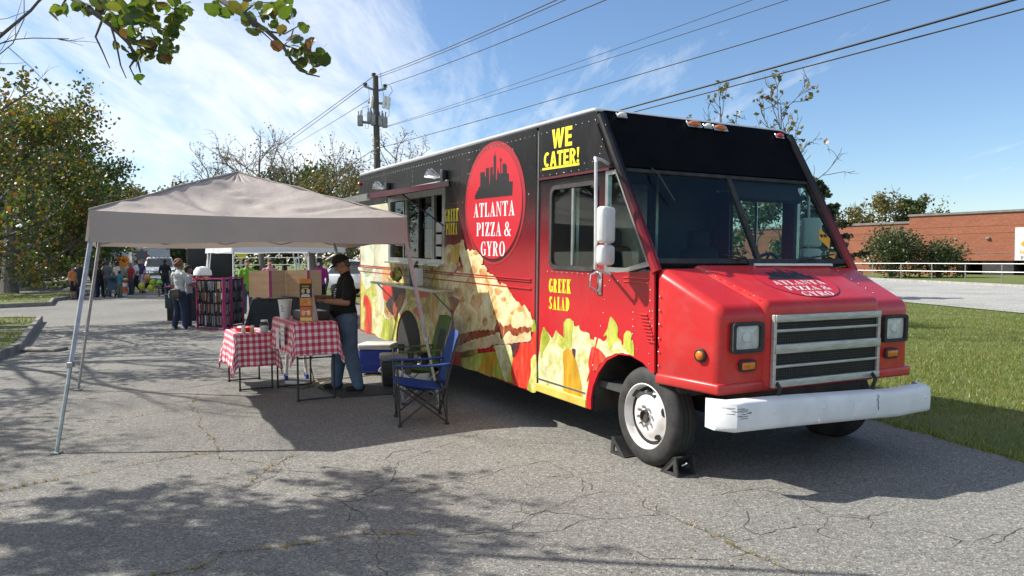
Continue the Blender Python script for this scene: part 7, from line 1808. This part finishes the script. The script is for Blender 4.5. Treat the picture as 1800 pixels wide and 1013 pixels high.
# ------------------------------------------------------------------ utility pole and wires
P('pole_wood', (0.115, 0.10, 0.08), (0.07, 0.06, 0.05), scale=5, rough=.9, sc=(4, 4, .4), bmp=.4)
P('pole_hardware', (0.30, 0.31, 0.33), (0.2, 0.21, 0.22), scale=7, rough=.5, metal=.4)
P('wire_black', (0.02, 0.02, 0.022), scale=7, rough=.5)
PY = 40.0
pl = D(664, 300, PY); pole = thing('utility_pole', 'tall wooden utility pole with crossarms and switchgear behind the truck', 'utility pole', (pl.x, pl.y, 0))
def pz(px, py): q = D(px, py, PY); return Vector((q.x - pl.x, 0, q.z))
tp_ = pz(660, 134); m_ = MB(); m_.tube([(0.1, 0, -.1), (0, 0, 5), tp_ * .6 + Vector((0, 0, 5 * .4 - 5 * .4)), tp_], [.21, .19, .175, .15], 12); m_.build('pole', 'pole_wood', pole)
def hw(name, pts, r, mat='pole_hardware', n=6): m_ = MB(); m_.tube([pz(*p_) if len(p_) == 2 else pz(p_[0], p_[1]) + Vector((0, p_[2], 0)) for p_ in pts], r, n); return m_.build(name, mat, pole)
hw('crossarm', [(641, 152), (662, 160), (679, 156)], .065); hw('crossarm', [(647, 180), (662, 181), (686, 184)], .07); hw('crossarm', [(631, 214), (664, 218), (681, 214)], .08)
for x_, y_ in ((657, 131), (642, 148), (677, 151)):
    c_ = pz(x_, y_); m_ = MB()
    for i in range(3): m_.lathe([(.05, 0), (.14, .03), (.05, .06)], c_ + Vector((0, 0, i * .06 - .1)), 8)
    m_.build('insulator', 'pole_hardware', pole)
for x_, y_ in ((654, 180), (676, 180), (683, 182)):
    c_ = pz(x_, y_); m_ = MB(); m_.tube([c_ + Vector((.05, -.1, .3)), c_ + Vector((-.03, -.1, -.32))], .10, 8); m_.build('fuse_cutout', 'white_plastic', pole)
for x_, y_ in ((634, 213), (651, 207), (657, 212), (671, 214), (677, 216)):
    c_ = pz(x_, y_); m_ = MB(); m_.rbox(c_ + Vector((0, -.12, 0)), (.28, .24, .58), .04); m_.tube([c_ + Vector((.03, -.12, .25)), c_ + Vector((.06, -.12, .55))], .04, 6); m_.tube([c_ + Vector((-.07, -.12, .25)), c_ + Vector((-.09, -.12, .5))], .035, 6); m_.build('switch_unit', 'pole_hardware', pole)
for pts_ in ([(669, 128), (670, 145), (674, 165), (676, 176)], [(686, 150), (690, 160), (682, 172)], [(648, 150), (649, 170), (650, 178)], [(637, 205), (637, 190), (650, 186)], [(640, 204), (652, 195), (658, 205)], [(684, 190), (684, 203), (676, 210)], [(642, 219), (642, 226), (647, 226), (648, 218)]):
    hw('jumper_wire', pts_, .012, 'wire_black', 5)
def wire(label, p0, p1, far, r=.016, sag=.4, n=24):
    a_, b_ = D(*p0), (p1 if isinstance(p1, Vector) else D(*p1)); m_ = MB()
    pts_ = [a_.lerp(b_, i / n) - Vector((0, 0, sag * 4 * (i / n) * (1 - i / n))) for i in range(n + 1)]
    m_.tube(pts_, r, 5); return m_.build('power_line', 'wire_black', None, label=label, cat='power line', group='power lines over the lot')
def ext(p0, p1, f): return (p0[0] + (p1[0] - p0[0]) * f, p0[1] + (p1[1] - p0[1]) * f)
for lab, a_, b_, r in (('topmost power line from the pole to the upper edge', (659, 134), (960, 0), .016), ('second power line from the pole to the upper edge', (662, 137), (975, 0), .014), ('third power line leaving the right crossarm', (677, 151), (1045, 0), .016),
     ('thin upper cable from below the pole switchgear', (680, 222), (1300, 0), .010), ('thin lower cable from below the pole switchgear', (681, 223), (1360, 0), .012), ('single black cable from the lower pole crossing behind the roof', (668, 260), (1537, 0), .018)):
    q = ext(a_, b_, 2.4); q3 = D(q[0], q[1], 12.0); wire(lab, (a_[0], a_[1], PY), q3, 0, r, .15)
for lab, a_, b_, r in (('thick paired cable rising right above the truck roof', (1085, 190), (1770, 0), .030), ('thinner cable just below the thick cable over the roof', (1110, 193), (1800, 12), .020)):
    q = ext(a_, b_, -.62); q2 = ext(a_, b_, 1.7); wire(lab, (q[0], q[1], PY), D(q2[0], q2[1], 12.5), 0, r, .1)
for lab, a_, b_ in (('power line running left from the pole top to the distance', (657, 134), (425, 300)), ('second line running left from the pole to the distance', (642, 150), (436, 300)), ('lower line running left from the pole to the bare tree', (660, 168), (530, 246))):
    q = ext(a_, b_, 1.15); wire(lab, (a_[0], a_[1], PY), (q[0], q[1], 110.0), 0, .02, .1)
wire('guy wire slanting down behind the truck roof', (677, 232, PY), (740, 285, 36.0), 0, .014, .02)

# ------------------------------------------------------------------ trees
P('bark_grey', (0.13, 0.115, 0.10), (0.07, 0.06, 0.052), scale=6, rough=.9, bmp=.6, bscale=18, sc=(3, 3, .7))
P('bark_pale', (0.20, 0.18, 0.16), (0.12, 0.105, 0.09), scale=6, rough=.9, bmp=.5, bscale=18, sc=(3, 3, .7))
M['leaf_autumn'] = leaf_mat('leaf_autumn', [(0, (.035, .065, .013)), (.45, (.065, .10, .02)), (.74, (.15, .16, .03)), (.90, (.22, .13, .025)), (.97, (.26, .07, .02)), (1, (.12, .08, .03))], .35)
M['leaf_near'] = leaf_mat('leaf_near', [(0, (.045, .085, .012)), (.5, (.075, .125, .02)), (.8, (.13, .16, .03)), (.94, (.10, .05, .025)), (1, (.20, .10, .03))], .42)
M['leaf_green'] = leaf_mat('leaf_green', [(0, (.03, .06, .014)), (.6, (.06, .10, .022)), (1, (.12, .13, .04))], .3)
M['leaf_dark'] = leaf_mat('leaf_dark', [(0, (.018, .036, .013)), (.6, (.035, .06, .02)), (1, (.06, .08, .03))], .2)
M['leaf_olive'] = leaf_mat('leaf_olive', [(0, (.06, .07, .02)), (.5, (.12, .12, .035)), (.8, (.20, .16, .05)), (1, (.14, .08, .04))], .3)
def _lb():
    m = M['leaf_near'].copy(); m.name = 'leaf_bough'; n = m.node_tree
    oi = n.nodes.new('ShaderNodeObjectInfo')
    for l in list(n.links):
        if l.from_socket.name == 'Random Per Island': to = l.to_socket; n.links.remove(l); n.links.new(oi.outputs['Random'], to)
    M['leaf_bough'] = m
_lb()
def leaves(points, size, seed, per=4, up=.4):
    r = np.random.default_rng(seed); P_ = np.asarray(points); n = len(P_)
    a_ = r.normal(size=(n, 3)); a_ /= np.linalg.norm(a_, axis=1)[:, None] + 1e-9
    nn = r.normal(size=(n, 3)); nn[:, 2] += up; nn -= (nn * a_).sum(1)[:, None] * a_; nn /= np.linalg.norm(nn, axis=1)[:, None] + 1e-9
    b_ = np.cross(nn, a_); s = (size * r.uniform(.6, 1.25, n))[:, None]
    if per == 4:
        v = np.empty((n * 4, 3)); v[0::4] = P_ - a_ * s * .5; v[1::4] = P_ + b_ * s * .36; v[2::4] = P_ + a_ * s * .5; v[3::4] = P_ - b_ * s * .36; return v
    ang = np.array([0, 50, 100, 150, 180, 210, 260, 310]) * math.pi / 180; rad = np.array([.62, .5, .46, .46, .40, .46, .46, .5]); v = np.empty((n * 8, 3))
    for k_ in range(8): v[k_::8] = P_ + a_ * s * (rad[k_] * math.cos(ang[k_])) + b_ * s * (rad[k_] * math.sin(ang[k_])) + nn * s * (.10 * abs(math.sin(ang[k_])))
    return v
def rvec(rr): return Vector((rr.gauss(0, 1), rr.gauss(0, 1), rr.gauss(0, 1)))
def tree(name, label, base, H, tr, spread, leafmat, nleaf, lsize, seed, bark='bark_grey', start=.22, nl1=11, nl2=6, nl3=4, up=.35, leader=True, leafz=(0, 1), clump=.22, group=None, tipr=.006, cat='tree', bias=None, flat=1.0):
    rr = random.Random(seed); root = thing(name, label, cat, base, 0, group); mb_ = MB(); tips = []
    def limb(p, d, L, r0, r1, seg, trop, wig):
        pts = [p]; d = d.normalized()
        for i in range(seg):
            d = (d + rvec(rr) * wig + Vector((0, 0, trop))).normalized(); p = p + d * (L / seg); pts.append(p)
        rs = [r0 + (r1 - r0) * i / seg for i in range(seg + 1)]; return pts, rs
    def at(pts, t): f = t * (len(pts) - 1); i = min(len(pts) - 2, int(f)); return pts[i].lerp(pts[i + 1], f - i), (pts[i + 1] - pts[i]).normalized()
    th = H * (.92 if leader else .5)
    tpts, trs = limb(Vector((0, 0, -.1)), Vector((rr.gauss(0, .03), rr.gauss(0, .03), 1)), th, tr, tr * (.16 if leader else .55), 9, .06, .07)
    trs[0] *= 1.35; mb_.tube(tpts, trs, 10)
    for i in range(nl1):
        t = start + (1 - start) * (i + rr.random() * .7) / nl1; p, d0 = at(tpts, min(.98, t)); az_ = i * 2.4 + rr.uniform(-.4, .4)
        prof = math.sin(math.pi * min(1, max(.12, (t - start) / (1 - start) * .8 + .22))) if leader else 1
        d = Vector((math.cos(az_), math.sin(az_), up + .5 * t)); L = spread * (.55 + .45 * prof) * rr.uniform(.8, 1.12)
        if bias: L *= 1 + bias[2] * (math.cos(az_) * bias[0] + math.sin(az_) * bias[1])
        r0 = tr * .42 * (1 - .5 * t); p1, r1 = limb(p, d, L, r0, r0 * .25, 7, .05 * flat, .13); mb_.tube(p1, r1, 6)
        for j in range(nl2):
            tt = .25 + .75 * (j + rr.random()) / nl2; q, dq = at(p1, min(.99, tt)); dd = (dq + rvec(rr) * .75 + Vector((0, 0, .15))).normalized(); L2 = L * rr.uniform(.28, .5) * (1.15 - .4 * tt)
            ra = max(tipr * 1.6, r0 * .30 * (1 - .5 * tt)); p2, r2 = limb(q, dd, L2, ra, tipr, 5, .05, .2); mb_.tube(p2, r2, 4, cap=False)
            for k_ in range(nl3):
                q3, d3 = at(p2, rr.uniform(.2, 1)); d4 = (d3 + rvec(rr) * .7 + Vector((0, 0, .1))).normalized(); L3 = L2 * rr.uniform(.25, .5); p3, r3 = limb(q3, d4, L3, tipr * 1.1, tipr * .5, 3, .05, .22); mb_.tube(p3, r3, 3, cap=False)
                tips.append((p3, (p3[0].z / H)))
    mb_.build('trunk', bark, root, fix=False)
    if nleaf:
        good = [t for t in tips if leafz[0] <= t[1] <= leafz[1]] or tips; pts = []
        wts = [rr.random() ** 1.5 + .05 for _ in good]
        for t, _z in rr.choices(good, wts, k=nleaf):
            q = t[rr.randrange(len(t))].lerp(t[-1], rr.random()); pts.append(tuple(q + rvec(rr) * clump * .6))
        link('crown', tri_mesh('crown', leaves(pts, lsize, seed), leafmat, 4), root)
    return root
# row of trees on the left islands
def gb(px, py): q = G(px, py); return (q.x, q.y, .1)
b_ = gb(17, 518); tree('street_tree', 'nearest thick-trunked leafy tree at the left with orange tinged leaves', (b_[0], b_[1], .1), 10.0, .36, 6.0, 'leaf_autumn', 17000, .22, 21, nl1=18, nl2=7, start=.08, up=.12, clump=.55, bark='bark_pale', group='trees along the left islands')
b_ = gb(38, 509); tree('street_tree', 'second leafy tree of the row with pale trunk', b_, 10.5, .36, 6.2, 'leaf_green', 15000, .24, 22, nl1=17, nl2=6, start=.08, up=.12, clump=.6, bark='bark_pale', group='trees along the left islands')
b_ = gb(57, 498); tree('street_tree', 'third leafy tree of the row, darker crown over the kerb', (b_[0] * .92, b_[1] * .92, 0), 10, .38, 6.5, 'leaf_green', 13000, .34, 23, nl1=15, start=.10, up=.15, clump=.6, group='trees along the left islands')
b_ = gb(79, 490); tree('street_tree', 'fourth tree of the row in front of the dark brick building', (b_[0] * .85, b_[1] * .85, 0), 10, .42, 7, 'leaf_green', 11000, .38, 24, nl1=14, start=.10, up=.15, clump=.6, group='trees along the left islands')
tree('street_tree', 'half-bare tree at the upper left reaching bare twigs into the sky', (-13.4, 13.2, .1), 9.2, .22, 5.2, 'leaf_autumn', 3800, .12, 31, nl1=17, nl2=8, nl3=6, start=.25, leafz=(0, .55), tipr=.008, clump=.25, bias=(.9, .3, .25), up=.45)
tree('street_tree', 'leafy tree over the stepped kerb island at the left', (-14.8, 18.5, .1), 6.2, .24, 4.2, 'leaf_autumn', 9000, .13, 32, nl1=13, nl2=6, nl3=4, start=.25, clump=.3, bias=(1, 0, .2))
tree('street_tree', 'shade tree beside the kerb left of the tent', (-13.0, 9.2, .1), 7.0, .2, 4.0, 'leaf_autumn', 7000, .12, 33, nl1=12, nl2=6, nl3=4, start=.3, clump=.28)
# bare trees behind the tent
def mid(px, Y): q = D(px, 455, Y); return (q.x, q.y, bank(q.x, q.y))
tree('bare_tree', 'wide bare tree with few leaves behind the tan tent peak', mid(545, 38), 9.6, .28, 5.0, 'leaf_olive', 1500, .12, 41, nl1=14, nl2=9, nl3=7, start=.28, up=.45, clump=.2, tipr=.0095, leader=False, bark='bark_pale')
tree('bare_tree', 'smaller bare tree left of the utility pole', mid(462, 44), 8.4, .2, 4.2, 'leaf_olive', 700, .12, 42, nl1=12, nl2=8, nl3=6, start=.3, tipr=.0095, bark='bark_pale')
tree('bare_tree', 'distant bare treetop showing left of the tent peak', mid(372, 62), 10.4, .2, 3.8, 'leaf_olive', 400, .16, 43, nl1=10, nl2=6, nl3=5, start=.4, tipr=.014)
tree('bare_tree', 'thin bare tree between the pole and the truck roof', mid(690, 46), 8.9, .16, 3.4, 'leaf_olive', 400, .12, 44, nl1=11, nl2=7, nl3=5, start=.35, tipr=.009, bark='bark_pale')
tree('leafy_tree', 'dense olive leaved tree beside the rear of the truck', mid(612, 36), 5.6, .2, 3.0, 'leaf_olive', 7500, .15, 45, nl1=12, nl2=6, start=.15, clump=.4)
# background trees seen under the canopies and behind the lot
for i, (px, Y, H_, mt, lab) in enumerate(((425, 66, 8, 'leaf_green', 'green tree on the bank under the left part of the white canopy'), (500, 70, 9, 'leaf_dark', 'dark evergreen tree on the bank behind the pink seller'), (560, 64, 8, 'leaf_green', 'green tree on the bank behind the masked seller'), (330, 78, 9, 'leaf_dark', 'dark tree behind the black trailer'), (270, 82, 9, 'leaf_green', 'green tree behind the white trailer'), (215, 80, 9, 'leaf_olive', 'olive tree behind the silver trailer'), (160, 84, 9, 'leaf_dark', 'dark tree between the tent leg and the far group'), (110, 95, 10, 'leaf_green', 'green tree in front of the dark brick building'), (20, 100, 11, 'leaf_dark', 'dark tree at the far left behind the row'))):
    q = D(px, 455, Y); tree('background_tree', lab, (q.x, q.y, bank(q.x, q.y)), H_, .25, 5.2, mt, 5200, .42, 60 + i, nl1=10, nl2=5, nl3=3, start=.08, clump=.8, group='background trees', tipr=.015)
# trees to the right
q = D(1265, 455, 17); tree('sapling', 'slender nearly bare sapling rising behind the truck roof', (q.x, q.y, 0), 5.75, .05, 1.35, 'leaf_olive', 90, .12, 71, nl1=9, nl2=4, nl3=2, start=.35, up=1.3, tipr=.005, clump=.05, leafz=(.6, 1))
q = D(1385, 455, 16); tree('sapling', 'bare multi-stemmed sapling with drooping leaves right of the roof', (q.x, q.y, 0), 5.4, .05, 1.6, 'leaf_olive', 160, .12, 72, nl1=14, nl2=5, nl3=2, start=.25, up=1.4, tipr=.005, clump=.06, leafz=(.7, 1))
q = D(1345, 455, 19); tree('leafy_shrub', 'leafy green shrub seen through the truck windshield', (q.x, q.y, 0), 3.2, .06, 1.7, 'leaf_green', 3500, .13, 73, nl1=12, nl2=5, nl3=3, start=.1, clump=.2, cat='shrub')
def conifer(label, base, H, Rr, seed, n=9000):
    rr = random.Random(seed); root = thing('evergreen_tree', label, 'tree', base); mb_ = MB(); mb_.tube([(0, 0, -.1), (0, 0, H)], [.14, .02], 8); pts = []
    for i in range(46):
        t = i / 46; z = H * (.06 + .92 * t); L = Rr * (1 - t) ** .8 * rr.uniform(.75, 1.15) + .15; az_ = i * 2.4
        a_ = Vector((0, 0, z)); e = Vector((math.cos(az_) * L, math.sin(az_) * L, z + L * .12)); mb_.tube([a_, a_.lerp(e, .5) + Vector((0, 0, -.04)), e], [.03, .018, .006], 4)
        for _ in range(n // 46): s_ = rr.random() ** .6; p_ = a_.lerp(e, s_); w_ = .22 * L * (1 - s_ * .6) + .05; pts.append((p_.x + rr.gauss(0, w_ * .6), p_.y + rr.gauss(0, w_ * .6), p_.z + rr.gauss(0, .06)))
    mb_.build('trunk', 'bark_grey', root); link('crown', tri_mesh('crown', leaves(pts, .17, seed, up=.2), 'leaf_dark', 4), root)
q = D(1432, 455, 30); conifer('dark evergreen tree with horizontal sprays behind the right mirror', (q.x, q.y, -.05), 4.9, 2.1, 81)
for i, (px, Y, H_, sp_, lab) in enumerate(((1560, 92, 8.4, 5, 'distant tree with thinning leaves above the brick roof'), (1606, 90, 8.0, 3.2, 'small dark distant tree at the roof step'), (1505, 96, 7.6, 4, 'pale distant tree above the low brick roof'))):
    q = D(px, 455, Y); tree('distant_tree', lab, (q.x, q.y, 0), H_, .2, sp_, ('leaf_olive', 'leaf_green', 'leaf_olive')[i], 3200, .38, 90 + i, start=.2, clump=.5, tipr=.015, group='trees behind the brick building')
def bush(label, px, Y, w, h, seed, n=6500):
    q = D(px, 455, Y); rr = random.Random(seed); root = thing('bush', label, 'bush', (q.x, q.y, -.05), 0, 'bushes in front of the brick wall'); pts = []; mb_ = MB()
    lob = [(rr.uniform(-.33, .33) * w, rr.uniform(-.25, .25) * w, rr.uniform(.2, .75) * h, rr.uniform(.22, .36) * h) for _ in range(17)]
    for x, y, z, r in lob:
        mb_.tube([(0, 0, 0), (x * .5, y * .5, z * .5), (x, y, z)], [.06, .04, .015], 5)
        for _ in range(n // 17): v = rvec(rr).normalized() * r * rr.uniform(.55, 1.12); pts.append((x + v.x * 1.25, y + v.y * 1.2, max(.05, z + v.z)))
    mb_.build('stems', 'bark_grey', root); link('foliage', tri_mesh('foliage', leaves(pts, .2, seed), 'leaf_bush', 4), root)
M['leaf_bush'] = leaf_mat('leaf_bush', [(0, (.025, .045, .015)), (.6, (.05, .075, .022)), (.95, (.085, .10, .03)), (1, (.16, .09, .04))], .2)
bush('large dark green rounded bush in front of the brick wall', 1566, 57, 4.4, 3.9, 3)
bush('second looser green bush right of the large one', 1650, 56, 3.4, 3.0, 4, 3800)

# ------------------------------------------------------------------ the tree overhead: its trunk stands left of the view, its boughs hang in at the top
nt_ = Vector((-6.9, 5.35, 0)); root = thing('overhanging_tree', 'pear tree whose leafy boughs hang in at the upper left', 'tree', nt_); rr = random.Random(5); mb_ = MB(); pts = []
mb_.tube([Vector((0, 0, -.1)), Vector((.03, .02, 1.2)), Vector((.1, 0, 2.6)), Vector((.15, .05, 3.8)), Vector((.2, .1, 4.7))], [.24, .19, .16, .11, .05], 12)
def twig(pl_, r0, r1, n=4): mb_.tube(pl_, [r0 + (r1 - r0) * i / (len(pl_) - 1) for i in range(len(pl_))], n)
def wig(a_, b_, n, amp): return [a_.lerp(b_, i / n) + (rvec(rr) * amp if 0 < i < n else Vector((0, 0, 0))) for i in range(n + 1)]
fork = [Vector((.1, 0, 2.9)), Vector((.13, .03, 3.5)), Vector((.16, .06, 4.0)), Vector((.19, .09, 4.5))]
sh_px = [(90, 885), (170, 880), (250, 872), (290, 882), (200, 920), (300, 920), (380, 912), (420, 900), (450, 930), (500, 930), (350, 960), (250, 960), (150, 950), (60, 960), (20, 1000), (120, 1000), (300, 1000), (420, 990), (520, 982), (600, 995), (690, 990), (615, 858), (690, 852), (650, 880), (722, 880), (640, 912), (740, 905), (680, 960), (770, 950), (580, 920), (540, 908), (470, 1005), (230, 985)]
for i, (px, py) in enumerate(sh_px):
    g0 = G(px + rr.uniform(-8, 8), py); z = rr.uniform(4.2, 5.4); c_ = g0 + SUN * (z / SUN.z) - nt_
    f_ = rr.choice(fork); mid_ = f_.lerp(c_, .55) + Vector((0, 0, .25)); pl_ = wig(f_, mid_, 3, .05) + wig(mid_, c_, 4, .06)[1:]; twig(pl_, .026, .006, 5)
    for _ in range(7):
        e = c_ + rvec(rr) * .30; twig(wig(c_ + rvec(rr) * .05, e, 3, .03), .007, .003, 3)
        for _k in range(22): q = c_.lerp(e, rr.uniform(.2, 1.1)) + rvec(rr) * .055; pts.append(tuple(q))
# boughs in view, traced along their real run at about four metres
def hang(px, Y, r0, r1): pl_ = [D(x, y, Y + dy) - nt_ for x, y, dy in px]; twig(pl_, r0, r1, 6); return pl_
v1 = hang([(-160, -120, .6), (60, -60, .3), (120, -8, .1), (165, 22, 0), (195, 45, 0), (225, 75, 0), (240, 100, 0), (247, 128, 0)], 3.95, .022, .004)
f1 = v1[0]; twig(wig(fork[0], f1, 4, .05), .05, .022, 6)
for l in ([(180, 35, 0), (168, 65, .02), (180, 90, .02), (193, 120, .03)], [(195, 45, 0), (205, 80, -.05), (212, 115, -.05), (222, 138, -.05)], [(120, -8, .1), (108, 12, .1), (118, 30, .1)], [(195, 45, 0), (250, 40, .1), (300, 55, .1), (312, 50, .1)], [(165, 22, 0), (220, 10, .1), (280, 5, .1), (325, 25, .1)], [(225, 75, 0), (270, 85, 0), (295, 105, 0)], [(240, 100, 0), (228, 118, 0), (236, 135, 0)]): hang(l, 3.95, .007, .0025)
v2 = hang([(230, -160, .8), (330, -60, .3), (385, -2, .1), (425, 25, 0), (470, 55, 0), (495, 78, 0), (515, 110, 0), (540, 130, 0), (562, 135, 0)], 4.0, .02, .0035)
twig(wig(fork[1], v2[0], 4, .05), .045, .02, 6)
for l in ([(470, 55, 0), (500, 60, .05), (535, 40, .05)], [(425, 25, 0), (450, 5, 0), (505, 5, 0)], [(495, 78, 0), (530, 90, 0), (560, 105, 0)], [(515, 110, 0), (545, 100, 0), (570, 100, 0)], [(385, -2, .1), (372, 12, .1)], [(440, 40, 0), (465, 60, 0), (480, 74, 0)]): hang(l, 4.0, .006, .0025)
vis = []
def clus(px, py, Y, n, sx, sy):
    for _ in range(n): vis.append(tuple(D(px + rr.gauss(0, sx), py + rr.gauss(0, sy), Y + rr.gauss(0, .12)) - nt_))
for a_ in ((105, 20, 3.95, 6, 8, 8), (150, 10, 3.95, 10, 14, 8), (190, 20, 3.95, 14, 14, 12), (230, 25, 3.95, 22, 18, 14), (270, 30, 3.95, 26, 18, 16), (305, 35, 3.95, 18, 12, 16), (320, 20, 3.95, 8, 6, 12), (225, 55, 3.95, 12, 14, 10), (250, 75, 3.95, 16, 14, 10), (285, 70, 3.95, 14, 12, 12), (300, 85, 3.95, 8, 6, 8), (255, 98, 3.95, 9, 10, 6), (290, 100, 3.95, 8, 7, 8), (238, 100, 3.95, 4, 5, 5), (243, 136, 3.95, 2, 2, 2), (200, 5, 3.95, 12, 20, 6), (270, 5, 3.95, 16, 25, 6),
   (368, 14, 4.0, 3, 4, 5), (392, 22, 4.0, 4, 6, 6), (430, 15, 4.0, 6, 8, 8), (470, 20, 4.0, 12, 12, 9), (500, 15, 4.0, 12, 10, 10), (490, 40, 4.0, 8, 10, 8), (440, 38, 4.0, 6, 8, 6), (450, 55, 4.0, 5, 6, 5), (515, 75, 4.0, 8, 10, 7), (535, 50, 4.0, 3, 3, 3), (535, 78, 4.0, 6, 6, 6), (515, 95, 4.0, 3, 4, 4), (545, 100, 4.0, 6, 8, 5), (565, 102, 4.0, 6, 5, 6), (527, 118, 4.0, 2, 4, 3), (552, 120, 4.0, 2, 3, 3)): clus(*a_)
mb_.build('trunk', 'bark_grey', root, fix=False)
link('crown', tri_mesh('crown', leaves(pts, .075, 3, 8), 'leaf_near', 8), root)
lv_ = leaves([(0, 0, 0)] * 4, 1.0, 8, 8, up=.1); lms = []
for i in range(4):
    me = bpy.data.meshes.new('leaf'); q = lv_[i * 8:i * 8 + 8]; c_ = q.mean(0); ax = q[0] - q[4]; ax /= np.linalg.norm(ax)
    vv = [tuple(x) for x in q] + [tuple(c_ - (q[0] - c_) * .0)]; st_ = q[4]; up_ = np.cross(q[2] - q[6], ax); up_ /= np.linalg.norm(up_)
    vv += [tuple(st_ - ax * .45 + up_ * .05 + (q[2] - q[6]) * .012), tuple(st_ - ax * .45 + up_ * .05 - (q[2] - q[6]) * .012)]
    me.from_pydata(vv, [], [(k_, (k_ + 1) % 8, 8) for k_ in range(8)] + [(4, 9, 10)]); me.materials.append(M['leaf_bough']); me.update(); lms.append(me)
for i, p_ in enumerate(vis[:298]):
    o = link('leaf', lms[i % 4], root); o.location = p_; s_ = rr.uniform(.058, .098); o.scale = (s_, s_, s_); o.rotation_euler = (rr.uniform(0, 6.28), rr.uniform(0, 6.28), rr.uniform(0, 6.28))
